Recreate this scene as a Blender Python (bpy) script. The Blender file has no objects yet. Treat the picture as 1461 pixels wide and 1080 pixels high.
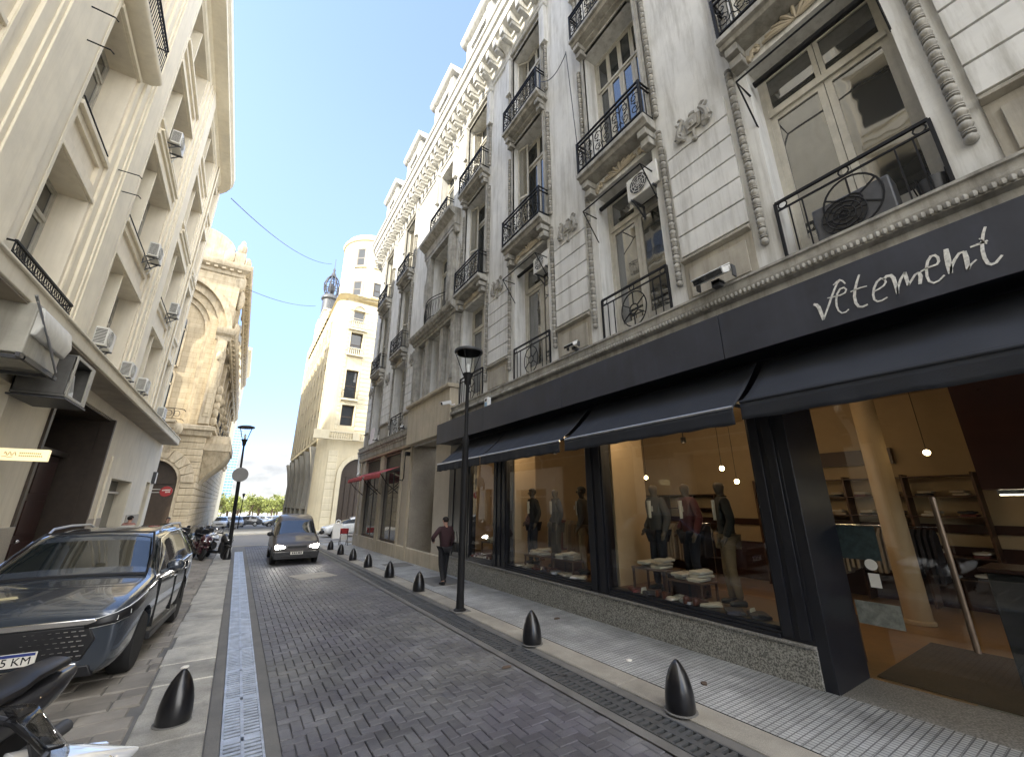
import bpy, math, random
from mathutils import Vector, Matrix
D = bpy.data; SC = bpy.context.scene; COL = SC.collection
PI = math.pi; rad = math.radians
RND = random.Random(7)
def gz(y):
    return 0.02 - 0.0105*y - 0.014*max(0.0, min(y, 240)-45)

# ------------------------------------------------------------------ mesh builder
class M:
    def __init__(s): s.v = []; s.f = []; s.m = []; s.k = 0; s.T = None
    def add(s, vs, fs):
        o = len(s.v)
        for p in vs:
            p = Vector(p)
            if s.T is not None: p = s.T @ p
            s.v.append(p[:])
        for f in fs:
            s.f.append(tuple(i+o for i in f)); s.m.append(s.k)
    def box(s, x0, x1, y0, y1, z0, z1):
        if x0 > x1: x0, x1 = x1, x0
        if y0 > y1: y0, y1 = y1, y0
        s.add([(x0,y0,z0),(x1,y0,z0),(x1,y1,z0),(x0,y1,z0),(x0,y0,z1),(x1,y0,z1),(x1,y1,z1),(x0,y1,z1)],
              [(0,3,2,1),(4,5,6,7),(0,1,5,4),(1,2,6,5),(2,3,7,6),(3,0,4,7)])
    def quad(s, a, b, c, d): s.add([a,b,c,d], [(0,1,2,3)])
    def beam(s, a, b, w, h, up=(0,0,1)):
        a, b = Vector(a), Vector(b); d = (b-a).normalized(); u = Vector(up)
        r = d.cross(u)
        if r.length < 1e-4: r = d.cross(Vector((1,0,0)))
        r.normalize(); u = r.cross(d); r = r*w/2; u = u*h/2
        s.add([a-r-u, a+r-u, a+r+u, a-r+u, b-r-u, b+r-u, b+r+u, b-r+u],
              [(0,1,2,3)[::-1],(4,5,6,7),(0,1,5,4),(1,2,6,5),(2,3,7,6),(3,0,4,7)])
    def tube(s, pts, r, n=8, closed=False):
        pts = [Vector(p) for p in pts]; N = len(pts)
        rs = r if isinstance(r, (list,tuple)) else [r]*N
        vs = []; ref = None
        for i in range(N):
            a = pts[(i-1)%N] if (closed or i>0) else pts[i]
            b = pts[(i+1)%N] if (closed or i<N-1) else pts[i]
            t = (b-a); t = t.normalized() if t.length>1e-9 else Vector((0,0,1))
            if ref is None:
                ref = Vector((0,0,1)) if abs(t.z)<.9 else Vector((1,0,0))
            x = (ref - t*ref.dot(t))
            if x.length<1e-6: x = t.orthogonal()
            x.normalize(); ref = x; y = t.cross(x)
            for k in range(n):
                an = 2*PI*k/n
                vs.append(pts[i] + (x*math.cos(an)+y*math.sin(an))*rs[i])
        fs = []
        for i in range(N if closed else N-1):
            j = (i+1)%N
            for k in range(n):
                l = (k+1)%n
                fs.append((i*n+k, i*n+l, j*n+l, j*n+k))
        if not closed:
            fs.append(tuple(range(n))[::-1]); fs.append(tuple((N-1)*n+k for k in range(n)))
        s.add(vs, fs)
    def lathe(s, prof, n=16, c=(0,0,0), sx=1, sy=1, a0=0, a1=2*PI):
        full = abs(a1-a0-2*PI) < 1e-6; cols = n if full else n+1
        vs = []
        for r, z in prof:
            for k in range(cols):
                an = a0+(a1-a0)*k/n
                vs.append((c[0]+r*sx*math.cos(an), c[1]+r*sy*math.sin(an), c[2]+z))
        fs = []
        for i in range(len(prof)-1):
            for k in range(n):
                l = (k+1)%cols
                fs.append((i*cols+k, i*cols+l, (i+1)*cols+l, (i+1)*cols+k))
        if full:
            if prof[0][0] > 1e-4: fs.append(tuple(range(n))[::-1])
            if prof[-1][0] > 1e-4: fs.append(tuple((len(prof)-1)*n+k for k in range(n)))
        s.add(vs, fs)
    def ell(s, c, rx, ry, rz, n=12, m=8):
        s.lathe([(max(1e-5, math.sin(PI*i/m)), -math.cos(PI*i/m)) for i in range(m+1)] and
                [(math.sin(PI*i/m)+1e-5, -rz*math.cos(PI*i/m)) for i in range(m+1)], n, c, rx, ry)
    def prism(s, poly, axis, a, b):
        """poly: 2-D outline; axis 'x': (y,z), 'y': (x,z), 'z': (x,y)"""
        def P(p, t):
            return {'x':(t,p[0],p[1]), 'y':(p[0],t,p[1]), 'z':(p[0],p[1],t)}[axis]
        n = len(poly)
        ar = sum(poly[i][0]*poly[(i+1)%n][1]-poly[(i+1)%n][0]*poly[i][1] for i in range(n))
        flip = (ar < 0) != (axis == 'y')
        vs = [P(p,a) for p in poly]+[P(p,b) for p in poly]
        fs = [tuple(range(n))[::-1], tuple(range(n,2*n))]+[(i,(i+1)%n,n+(i+1)%n,n+i) for i in range(n)]
        if (a > b): flip = not flip
        if flip: fs = [f[::-1] for f in fs]
        s.add(vs, fs)
    def sweep(s, path, prof, caps=True):
        """path: (x,y) list; prof: (out,z); out is to the LEFT of travel"""
        n = len(path); cols = len(prof); vs = []
        for i, p in enumerate(path):
            p = Vector(p)
            t0 = (p-Vector(path[i-1])).normalized() if i>0 else None
            t1 = (Vector(path[i+1])-p).normalized() if i<n-1 else None
            if t0 is None: t0 = t1
            if t1 is None: t1 = t0
            nn = Vector((-(t0.y+t1.y), t0.x+t1.x)).normalized()
            nn /= max(.3, nn.dot(Vector((-t0.y, t0.x))))
            for o, z in prof: vs.append((p.x+nn.x*o, p.y+nn.y*o, z))
        fs = []
        for i in range(n-1):
            for k in range(cols-1):
                fs.append((i*cols+k, i*cols+k+1, (i+1)*cols+k+1, (i+1)*cols+k))
        if caps:
            fs.append(tuple(range(cols))[::-1]); fs.append(tuple((n-1)*cols+k for k in range(cols)))
        s.add(vs, fs)
    def build(s, name, mats, parent=None, loc=None, rot=0, smooth=True, bevel=0, ang=38):
        me = D.meshes.new(name); me.from_pydata(s.v, [], s.f)
        if not isinstance(mats, (list,tuple)): mats = [mats]
        for m in mats: me.materials.append(m)
        if len(mats) > 1: me.polygons.foreach_set('material_index', s.m)
        if smooth:
            me.polygons.foreach_set('use_smooth', [True]*len(s.f))
            me.set_sharp_from_angle(angle=rad(ang))
        me.update()
        o = D.objects.new(name, me); COL.objects.link(o)
        if parent is not None: o.parent = parent
        if loc is not None: o.location = loc
        if rot: o.rotation_euler.z = rot
        if bevel:
            b = o.modifiers.new('bevel','BEVEL'); b.width = bevel; b.segments = 2; b.limit_method = 'ANGLE'; b.angle_limit = rad(40)
        return o
def tag(o, label, cat, group=None):
    o['label'] = label; o['category'] = cat
    if group: o['group'] = group
    return o
def thing(name, label, cat, loc=(0,0,0), rot=0, group=None):
    o = D.objects.new(name, None); COL.objects.link(o); o.empty_display_size = .3
    o.location = loc; o.rotation_euler = (0,0,rot)
    return tag(o, label, cat, group)
def struct(o): o['kind'] = 'structure'; return o
def kids(o): return [c for c in list(COL.objects) if c.parent == o]
CHILD = {}
def dup(root, loc=None, rot=None, label=None, scale=None):
    r = root.copy(); COL.objects.link(r)
    if loc is not None: r.location = loc
    if rot is not None: r.rotation_euler = (0,0,rot)
    if scale is not None: r.scale = scale
    if label: r['label'] = label
    def rec(src, dst):
        for c in src.children:
            d = c.copy(); COL.objects.link(d); d.parent = dst; rec(c, d)
    rec(root, r)
    return r
def dpart(o, parent, loc, rot=None):
    r = o.copy(); COL.objects.link(r); r.parent = parent; r.location = loc
    if rot is not None: r.rotation_euler.z = rot
    for c in o.children:
        d = c.copy(); COL.objects.link(d); d.parent = r
    return r

# ------------------------------------------------------------------ materials
def nt(name):
    m = D.materials.new(name); m.use_nodes = True; t = m.node_tree
    return m, t, t.nodes['Principled BSDF'], t.nodes['Material Output']
def NN(t, ty, **kw):
    n = t.nodes.new(ty)
    for k, v in kw.items():
        if k in n.inputs.keys() if isinstance(k, str) else False: n.inputs[k].default_value = v
        else: setattr(n, k, v)
    return n
def col4(c): return (c[0], c[1], c[2], 1)
def hexc(h, k=1.0):
    r = []
    for i in (0,2,4):
        v = int(h[i:i+2],16)/255; v = v/12.92 if v <= .04045 else ((v+.055)/1.055)**2.4
        r.append(min(1,v*k))
    return tuple(r)
def mat(name, c, rough=.6, metal=0., var=.18, scale=2.5, bump=0., bscale=60, streak=0., stain=(.35,.32,.27), spec=.5, coat=0., isl=0., detail=5, speck=0., sscale=200, course=None):
    m, t, b, out = nt(name); L = t.links.new
    tc = NN(t,'ShaderNodeTexCoord'); co = tc.outputs['Object']
    n = NN(t,'ShaderNodeTexNoise'); n.inputs['Scale'].default_value = scale; n.inputs['Detail'].default_value = detail; n.inputs['Roughness'].default_value = .65
    L(co, n.inputs['Vector'])
    mr = NN(t,'ShaderNodeMapRange'); mr.inputs[1].default_value = .3; mr.inputs[2].default_value = .7; mr.inputs[3].default_value = 1-var; mr.inputs[4].default_value = 1+var*.45
    L(n.outputs[0], mr.inputs[0])
    mx = NN(t,'ShaderNodeMix', data_type='RGBA', blend_type='MULTIPLY'); mx.inputs[0].default_value = 1
    mx.inputs[6].default_value = col4(c); L(mr.outputs[0], mx.inputs[7]); cur = mx.outputs[2]
    if isl:
        g = NN(t,'ShaderNodeNewGeometry'); m2 = NN(t,'ShaderNodeMapRange'); m2.inputs[3].default_value = 1-isl; m2.inputs[4].default_value = 1+isl
        L(g.outputs['Random Per Island'], m2.inputs[0])
        x2 = NN(t,'ShaderNodeMix', data_type='RGBA', blend_type='MULTIPLY'); x2.inputs[0].default_value = 1
        L(cur, x2.inputs[6]); L(m2.outputs[0], x2.inputs[7]); cur = x2.outputs[2]
    if streak:
        mp = NN(t,'ShaderNodeMapping'); mp.inputs['Scale'].default_value = (3.2,3.2,.28); L(co, mp.inputs['Vector'])
        n2 = NN(t,'ShaderNodeTexNoise'); n2.inputs['Scale'].default_value = 1.6; n2.inputs['Detail'].default_value = 7; n2.inputs['Roughness'].default_value = .7
        L(mp.outputs[0], n2.inputs['Vector'])
        m3 = NN(t,'ShaderNodeMapRange'); m3.inputs[1].default_value = .46; m3.inputs[2].default_value = .72; m3.inputs[3].default_value = 0; m3.inputs[4].default_value = streak
        L(n2.outputs[0], m3.inputs[0])
        x3 = NN(t,'ShaderNodeMix', data_type='RGBA', blend_type='MULTIPLY'); L(m3.outputs[0], x3.inputs[0]); L(cur, x3.inputs[6]); x3.inputs[7].default_value = col4(stain); cur = x3.outputs[2]
    if speck:
        v = NN(t,'ShaderNodeTexNoise'); v.inputs['Scale'].default_value = sscale; v.inputs['Detail'].default_value = 2; L(co, v.inputs['Vector'])
        m4 = NN(t,'ShaderNodeMapRange'); m4.inputs[1].default_value = .38; m4.inputs[2].default_value = .62; m4.inputs[3].default_value = 1-speck; m4.inputs[4].default_value = 1+speck
        L(v.outputs[0], m4.inputs[0])
        x4 = NN(t,'ShaderNodeMix', data_type='RGBA', blend_type='MULTIPLY'); x4.inputs[0].default_value = 1; L(cur, x4.inputs[6]); L(m4.outputs[0], x4.inputs[7]); cur = x4.outputs[2]
    if course:
        sp = NN(t,'ShaderNodeSeparateXYZ'); L(co, sp.inputs[0]); ad = NN(t,'ShaderNodeMath', operation='ADD'); L(sp.outputs[0], ad.inputs[0]); L(sp.outputs[1], ad.inputs[1])
        cb = NN(t,'ShaderNodeCombineXYZ'); L(ad.outputs[0], cb.inputs[0]); L(sp.outputs[2], cb.inputs[1])
        br = NN(t,'ShaderNodeTexBrick'); br.inputs['Scale'].default_value = 1; br.inputs['Brick Width'].default_value = course[0]; br.inputs['Row Height'].default_value = course[1]; br.inputs['Mortar Size'].default_value = .012
        br.inputs['Color1'].default_value = (1,1,1,1); br.inputs['Color2'].default_value = (.86,.85,.83,1); br.inputs['Mortar'].default_value = (.55,.52,.47,1); L(cb.outputs[0], br.inputs['Vector'])
        x5 = NN(t,'ShaderNodeMix', data_type='RGBA', blend_type='MULTIPLY'); x5.inputs[0].default_value = .9; L(cur, x5.inputs[6]); L(br.outputs[0], x5.inputs[7]); cur = x5.outputs[2]
    L(cur, b.inputs['Base Color'])
    rr = NN(t,'ShaderNodeMapRange'); rr.inputs[3].default_value = max(0,rough*.8); rr.inputs[4].default_value = min(1,rough*1.15); L(n.outputs[0], rr.inputs[0])
    L(rr.outputs[0], b.inputs['Roughness'])
    b.inputs['Metallic'].default_value = metal; b.inputs['Specular IOR Level'].default_value = spec
    if coat: b.inputs['Coat Weight'].default_value = coat; b.inputs['Coat Roughness'].default_value = .04
    if bump:
        n5 = NN(t,'ShaderNodeTexNoise'); n5.inputs['Scale'].default_value = bscale; n5.inputs['Detail'].default_value = 6; L(co, n5.inputs['Vector'])
        bp = NN(t,'ShaderNodeBump'); bp.inputs['Strength'].default_value = bump; bp.inputs['Distance'].default_value = .02; L(n5.outputs[0], bp.inputs['Height']); L(bp.outputs[0], b.inputs['Normal'])
    return m
def emis(name, c, s):
    m, t, b, out = nt(name); b.inputs['Base Color'].default_value = col4(c); b.inputs['Emission Color'].default_value = col4(c); b.inputs['Emission Strength'].default_value = s
    return m
def darkglass(name, c=(.02,.024,.026), ior=1.9, rough=.03, wav=.02):
    m, t, b, out = nt(name); b.inputs['Base Color'].default_value = col4(c); b.inputs['Roughness'].default_value = rough; b.inputs['IOR'].default_value = ior
    tc = NN(t,'ShaderNodeTexCoord'); n = NN(t,'ShaderNodeTexNoise'); n.inputs['Scale'].default_value = 1.3; t.links.new(tc.outputs['Object'], n.inputs['Vector'])
    bp = NN(t,'ShaderNodeBump'); bp.inputs['Strength'].default_value = .25; bp.inputs['Distance'].default_value = wav; t.links.new(n.outputs[0], bp.inputs['Height']); t.links.new(bp.outputs[0], b.inputs['Normal'])
    return m
def clearglass(name, tint=(1,1,1), ior=1.5, refl=1.0):
    m, t, b, out = nt(name); t.nodes.remove(b); L = t.links.new
    tr = NN(t,'ShaderNodeBsdfTransparent'); tr.inputs[0].default_value = col4(tint)
    gl = NN(t,'ShaderNodeBsdfGlossy'); gl.inputs['Roughness'].default_value = .015
    fr = NN(t,'ShaderNodeFresnel'); fr.inputs[0].default_value = ior; ge = NN(t,'ShaderNodeNewGeometry'); iv = NN(t,'ShaderNodeMath', operation='SUBTRACT'); iv.inputs[0].default_value = 1; L(ge.outputs['Backfacing'], iv.inputs[1])
    ml = NN(t,'ShaderNodeMath', operation='MULTIPLY'); m0 = NN(t,'ShaderNodeMath', operation='MULTIPLY'); m0.inputs[1].default_value = refl; L(fr.outputs[0], m0.inputs[0]); L(m0.outputs[0], ml.inputs[0]); L(iv.outputs[0], ml.inputs[1])
    mx = NN(t,'ShaderNodeMixShader'); L(ml.outputs[0], mx.inputs[0]); L(tr.outputs[0], mx.inputs[1]); L(gl.outputs[0], mx.inputs[2]); L(mx.outputs[0], out.inputs['Surface'])
    return m
MT = {}
def MATS():
    m = MT
    m['plaster'] = mat('weathered_plaster', (.665,.66,.63), .8, var=.14, scale=1.2, bump=.12, bscale=30, streak=.8, stain=(.5,.48,.44))
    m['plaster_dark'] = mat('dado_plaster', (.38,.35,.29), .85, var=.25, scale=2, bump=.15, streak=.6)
    m['trim'] = mat('stone_trim', (.38,.365,.325), .8, var=.4, scale=3, bump=.15, streak=.75, stain=(.33,.31,.27))
    m['beige'] = mat('beige_stone', (.47,.41,.31), .8, var=.16, scale=1.6, bump=.1, streak=.35)
    m['granite_wall'] = mat('brown_granite', (.38,.335,.27), .45, var=.15, scale=2, speck=.2, sscale=90)
    m['granite'] = mat('speckled_granite', (.23,.225,.20), .5, var=.15, scale=3, speck=.6, sscale=55)
    m['granite_cap'] = mat('granite_cap', (.23,.22,.20), .5, var=.15, scale=3, speck=.35, sscale=60)
    m['cream'] = mat('cream_plaster', (.82,.745,.60), .85, var=.1, scale=.9, bump=.08, streak=.28, stain=(.62,.58,.5))
    m['cream2'] = mat('cream_trim', (.82,.75,.60), .8, var=.1, scale=1.5, bump=.06, streak=.25, stain=(.62,.58,.5))
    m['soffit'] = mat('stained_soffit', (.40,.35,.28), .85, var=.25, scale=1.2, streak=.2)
    m['yellow'] = mat('ochre_stone', (.55,.465,.325), .85, var=.25, course=(1.1,.46), scale=.8, bump=.1, streak=.45, stain=(.5,.42,.3))
    m['yellow2'] = mat('ochre_trim', (.52,.445,.32), .85, var=.35, scale=1.4, bump=.15, streak=.6, stain=(.42,.34,.25))
    m['ivory'] = mat('ivory_plaster', (.66,.58,.40), .85, var=.12, scale=.7, streak=.3, stain=(.6,.55,.45))
    m['ivory2'] = mat('ivory_trim', (.68,.61,.44), .85, var=.12, scale=1, streak=.3, stain=(.6,.55,.45))
    m['greywall'] = mat('grey_stone', (.36,.345,.30), .85, var=.2, scale=.7, streak=.4)
    m['slate'] = mat('slate_roof', (.09,.095,.10), .5, var=.4, scale=6)
    m['iron'] = mat('black_iron', (.012,.012,.013), .65, var=.3, scale=8, spec=.25)
    m['iron_grey'] = mat('grey_iron', (.06,.062,.068), .5, var=.3, scale=8)
    m['frame'] = mat('painted_frame', (.50,.475,.41), .55, var=.2, scale=4, streak=.4)
    m['frame_dark'] = mat('dark_wood_frame', (.05,.035,.025), .45, var=.3, scale=5)
    m['navy'] = mat('navy_panel', (.040,.043,.055), .5, var=.3, scale=1.6, spec=.4, streak=.35, stain=(1.6,1.6,1.7))
    m['navy_cloth'] = mat('navy_canvas', (.014,.0165,.023), .8, var=.35, scale=3, bump=.1, bscale=60)
    m['navy_frame'] = mat('navy_frame', (.010,.011,.016), .4, var=.3, scale=3)
    m['alu'] = mat('aluminium', (.55,.56,.58), .35, metal=.9, var=.15, scale=8)
    m['steel'] = mat('galvanised_steel', (.46,.50,.56), .5, metal=.6, var=.4, scale=5, speck=.15)
    m['castiron'] = mat('drain_iron', (.095,.10,.105), .5, metal=.2, var=.3, scale=9)
    m['white'] = mat('white_enamel', (.70,.69,.64), .4, var=.12, scale=5, streak=.3)
    m['whiteplastic'] = mat('white_plastic', (.74,.74,.72), .4, var=.08, scale=4)
    m['black'] = mat('black_plastic', (.012,.012,.014), .45, var=.3, scale=6)
    m['void'] = mat('dark_recess', (.006,.006,.007), .9, var=.2)
    m['rubber'] = mat('rubber', (.012,.012,.013), .8, var=.3, scale=12)
    m['bollard'] = mat('bollard_paint', (.008,.008,.010), .3, var=.5, scale=9, coat=.3, streak=.5, stain=(1.9,1.8,1.7))
    m['glass'] = darkglass('window_glass')
    m['glass_bright'] = darkglass('pale_window_glass', (.06,.06,.055), 2.6)
    m['glass_far'] = darkglass('distant_glass', (.03,.035,.04), 1.6)
    m['shopglass'] = clearglass('shop_glass', (.90,.92,.90), 1.5, 1.9)
    m['lampglass'] = clearglass('lamp_glass', (.97,.98,.98), 1.3)
    m['smoke'] = clearglass('smoked_screen', (.78,.78,.77), 1.45, 1.0)
    m['chrome'] = mat('chrome', (.8,.8,.8), .12, metal=1, var=.05)
    m['concrete'] = mat('kerb_concrete', (.36,.335,.285), .8, var=.3, scale=1.5, bump=.12, bscale=50, speck=.12, sscale=120)
    m['concrete2'] = mat('dark_concrete', (.16,.155,.145), .8, var=.3, scale=2, bump=.12, speck=.12)
    m['slab'] = mat('pale_kerb_slab', (.44,.42,.37), .75, var=.45, scale=2.2, bump=.35, bscale=9, isl=.22, speck=.12, sscale=90)
    m['sett'] = mat('stone_setts', (.275,.25,.215), .8, var=.4, scale=1.6, bump=.4, bscale=14, isl=.14)
    m['plaza'] = mat('plaza_paving', (.50,.47,.40), .85, var=.2, scale=.15)
    m['asphalt'] = mat('asphalt', (.20,.19,.175), .85, var=.2, scale=.6, speck=.15)
    m['foliage'] = mat('tree_leaves', (.22,.25,.06), .7, var=.5, scale=.8, isl=.45)
    m['trunk'] = mat('bark', (.10,.07,.05), .9)
    m['skin'] = mat('skin', (.48,.28,.2), .55, var=.08)
    m['signwhite'] = mat('sign_white', (.78,.75,.68), .6, var=.08)
    m['chalk'] = mat('chalk_lettering', (.72,.71,.66), .7, var=.45, scale=25)
    m['red'] = mat('red_paint', (.42,.03,.03), .5, var=.2)
    m['redcloth'] = mat('red_canvas', (.40,.055,.06), .8, var=.2, scale=4)
    # tactile grooved pavement tiles
    mm, t, b, out = nt('grooved_tiles'); L = t.links.new
    tc = NN(t,'ShaderNodeTexCoord'); br = NN(t,'ShaderNodeTexBrick')
    br.offset = 0; br.squash = 1
    mp = NN(t,'ShaderNodeMapping'); L(tc.outputs['Object'], mp.inputs['Vector']); L(mp.outputs[0], br.inputs['Vector'])
    br.inputs['Scale'].default_value = 1; br.inputs['Mortar Size'].default_value = .006; br.inputs['Mortar Smooth'].default_value = .25
    br.inputs['Brick Width'].default_value = .05; br.inputs['Row Height'].default_value = .0665
    br.inputs['Color1'].default_value = (.56,.565,.55,1); br.inputs['Color2'].default_value = (.50,.505,.495,1); br.inputs['Mortar'].default_value = (.20,.20,.20,1)
    n = NN(t,'ShaderNodeTexNoise'); n.inputs['Scale'].default_value = 1.3; n.inputs['Detail'].default_value = 7; L(tc.outputs['Object'], n.inputs['Vector'])
    mr = NN(t,'ShaderNodeMapRange'); mr.inputs[1].default_value = .3; mr.inputs[2].default_value = .75; mr.inputs[3].default_value = .58; mr.inputs[4].default_value = 1.12; L(n.outputs[0], mr.inputs[0])
    mx = NN(t,'ShaderNodeMix', data_type='RGBA', blend_type='MULTIPLY'); mx.inputs[0].default_value = 1; L(br.outputs[0], mx.inputs[6]); L(mr.outputs[0], mx.inputs[7])
    # wide joints every fourth tile and the odd replaced tile
    b2 = NN(t,'ShaderNodeTexBrick'); b2.offset = 0; b2.inputs['Scale'].default_value = 1; b2.inputs['Mortar Size'].default_value = .004
    b2.inputs['Brick Width'].default_value = .2; b2.inputs['Row Height'].default_value = .2; b2.inputs['Color1'].default_value = (1,1,1,1); b2.inputs['Color2'].default_value = (.8,.81,.8,1); b2.inputs['Mortar'].default_value = (.5,.5,.5,1)
    L(tc.outputs['Object'], b2.inputs['Vector'])
    x2 = NN(t,'ShaderNodeMix', data_type='RGBA', blend_type='MULTIPLY'); x2.inputs[0].default_value = 1; L(mx.outputs[2], x2.inputs[6]); L(b2.outputs[0], x2.inputs[7])
    L(x2.outputs[2], b.inputs['Base Color']); b.inputs['Roughness'].default_value = .6
    bp = NN(t,'ShaderNodeBump', invert=True); bp.inputs['Strength'].default_value = .6; bp.inputs['Distance'].default_value = .006; L(br.outputs['Fac'], bp.inputs['Height']); L(bp.outputs[0], b.inputs['Normal'])
    m['tiles'] = mm
    # road pavers: islands vary, purple-grey patches, wheel-worn paths
    m['paver'] = mat('road_pavers', (.142,.141,.144), .62, var=.42, scale=1.1, bump=.18, bscale=70, isl=.20, speck=.12, sscale=140, spec=.4)
    pm = m['paver']; t = pm.node_tree; L = t.links.new; b = t.nodes['Principled BSDF']; src = b.inputs['Base Color'].links[0].from_socket
    tc = NN(t,'ShaderNodeTexCoord'); n = NN(t,'ShaderNodeTexNoise'); n.inputs['Scale'].default_value = .42; n.inputs['Detail'].default_value = 8; n.inputs['Roughness'].default_value = .7; L(tc.outputs['Object'], n.inputs['Vector'])
    cr = NN(t,'ShaderNodeValToRGB'); e = cr.color_ramp.elements; e[0].position = .38; e[0].color = (.72,.70,.80,1); e[1].position = .62; e[1].color = (1.25,1.24,1.15,1); k = cr.color_ramp.elements.new(.5); k.color = (.95,.95,.98,1); L(n.outputs[0], cr.inputs[0])
    mx = NN(t,'ShaderNodeMix', data_type='RGBA', blend_type='MULTIPLY'); mx.inputs[0].default_value = 1; L(src, mx.inputs[6]); L(cr.outputs[0], mx.inputs[7]); L(mx.outputs[2], b.inputs['Base Color'])
MATS()

# ------------------------------------------------------------------ world, sun, camera
SUN_DIR = Vector((1.0, .26, -.74)).normalized()      # the way the light travels
def WORLD():
    w = D.worlds.new('World'); SC.world = w; w.use_nodes = True; t = w.node_tree; L = t.links.new
    for n in list(t.nodes): t.nodes.remove(n)
    out = NN(t,'ShaderNodeOutputWorld'); bg = NN(t,'ShaderNodeBackground'); L(bg.outputs[0], out.inputs[0])
    sky = NN(t,'ShaderNodeTexSky'); sky.sky_type = 'NISHITA'; sky.sun_disc = False
    s = -SUN_DIR
    sky.sun_elevation = math.asin(s.z); sky.sun_rotation = math.atan2(s.x, s.y)
    sky.air_density = .75; sky.dust_density = .0; sky.ozone_density = 1.2; sky.altitude = 20
    tc = NN(t,'ShaderNodeTexCoord'); sp = NN(t,'ShaderNodeSeparateXYZ'); L(tc.outputs['Generated'], sp.inputs[0])
    # a bank of cumulus low over the horizon
    mp = NN(t,'ShaderNodeMapping'); mp.inputs['Scale'].default_value = (1,1,2.2); L(tc.outputs['Generated'], mp.inputs['Vector'])
    n = NN(t,'ShaderNodeTexNoise'); n.inputs['Scale'].default_value = 9; n.inputs['Detail'].default_value = 9; n.inputs['Roughness'].default_value = .55; L(mp.outputs[0], n.inputs['Vector'])
    ad = NN(t,'ShaderNodeMath', operation='MULTIPLY_ADD'); L(n.outputs[0], ad.inputs[0]); ad.inputs[1].default_value = -.085; L(sp.outputs[2], ad.inputs[2])
    mr = NN(t,'ShaderNodeMapRange', interpolation_type='SMOOTHSTEP'); mr.inputs[1].default_value = .068; mr.inputs[2].default_value = .038; mr.inputs[3].default_value = 0; mr.inputs[4].default_value = .93; L(ad.outputs[0], mr.inputs[0])
    n2 = NN(t,'ShaderNodeTexNoise'); n2.inputs['Scale'].default_value = 16; n2.inputs['Detail'].default_value = 8; L(mp.outputs[0], n2.inputs['Vector'])
    cr = NN(t,'ShaderNodeMapRange'); cr.inputs[1].default_value = .32; cr.inputs[2].default_value = .66; cr.inputs[3].default_value = .95; cr.inputs[4].default_value = 1.75; L(n2.outputs[0], cr.inputs[0])
    cc = NN(t,'ShaderNodeMix', data_type='RGBA', blend_type='MULTIPLY'); cc.inputs[0].default_value = 1; cc.inputs[6].default_value = (1,.985,.95,1); L(cr.outputs[0], cc.inputs[7])
    mx = NN(t,'ShaderNodeMix', data_type='RGBA'); L(mr.outputs[0], mx.inputs[0]); L(sky.outputs[0], mx.inputs[6]); L(cc.outputs[2], mx.inputs[7])
    hz = NN(t,'ShaderNodeMapRange', interpolation_type='SMOOTHSTEP'); hz.inputs[1].default_value = -.05; hz.inputs[2].default_value = .75; L(sp.outputs[2], hz.inputs[0])
    hc = NN(t,'ShaderNodeMix', data_type='RGBA'); L(hz.outputs[0], hc.inputs[0]); hc.inputs[6].default_value = (.36,.41,.53,1); hc.inputs[7].default_value = (1.28,1.10,1.0,1)
    hm = NN(t,'ShaderNodeMix', data_type='RGBA', blend_type='MULTIPLY'); hm.inputs[0].default_value = 1; L(sky.outputs[0], hm.inputs[6]); L(hc.outputs[2], hm.inputs[7]); L(hm.outputs[2], mx.inputs[6])
    # broken white cumulus added out of view behind the camera to brighten the shade
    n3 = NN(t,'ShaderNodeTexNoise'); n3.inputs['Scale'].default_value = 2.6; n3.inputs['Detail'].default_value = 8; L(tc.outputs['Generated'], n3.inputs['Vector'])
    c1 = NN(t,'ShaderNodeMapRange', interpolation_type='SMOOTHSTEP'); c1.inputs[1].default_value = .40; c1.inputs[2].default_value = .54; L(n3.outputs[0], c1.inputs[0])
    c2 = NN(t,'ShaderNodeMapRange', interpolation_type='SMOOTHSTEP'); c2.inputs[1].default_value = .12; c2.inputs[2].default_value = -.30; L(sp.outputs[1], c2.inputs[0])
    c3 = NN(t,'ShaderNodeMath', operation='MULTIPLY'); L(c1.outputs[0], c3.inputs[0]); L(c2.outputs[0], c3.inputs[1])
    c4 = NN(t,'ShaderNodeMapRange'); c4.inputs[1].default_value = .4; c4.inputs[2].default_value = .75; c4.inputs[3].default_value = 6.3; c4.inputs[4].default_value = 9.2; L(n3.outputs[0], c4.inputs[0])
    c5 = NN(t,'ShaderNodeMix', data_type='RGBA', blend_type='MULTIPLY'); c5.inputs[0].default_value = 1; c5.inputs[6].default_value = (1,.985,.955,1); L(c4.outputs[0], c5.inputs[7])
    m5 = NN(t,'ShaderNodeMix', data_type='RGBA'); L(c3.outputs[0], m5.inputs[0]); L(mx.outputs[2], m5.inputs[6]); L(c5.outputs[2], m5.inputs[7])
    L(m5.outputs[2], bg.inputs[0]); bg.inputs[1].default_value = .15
    l = D.lights.new('sun','SUN'); l.energy = 2.3; l.angle = rad(.5); l.color = (1,.92,.76)
    o = D.objects.new('sun', l); COL.objects.link(o); o.rotation_euler = SUN_DIR.to_track_quat('-Z','Y').to_euler(); o.location = (-30,-10,40)
    c = D.cameras.new('camera'); co = D.objects.new('camera', c); COL.objects.link(co); SC.camera = co
    F = 570.; vY = Vector((-389.5,-178,F)).normalized(); vX = Vector(((F*F+178**2)/389.5,-178,F)).normalized(); vZ = Vector((0,F*F/178,F)).normalized()
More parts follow.
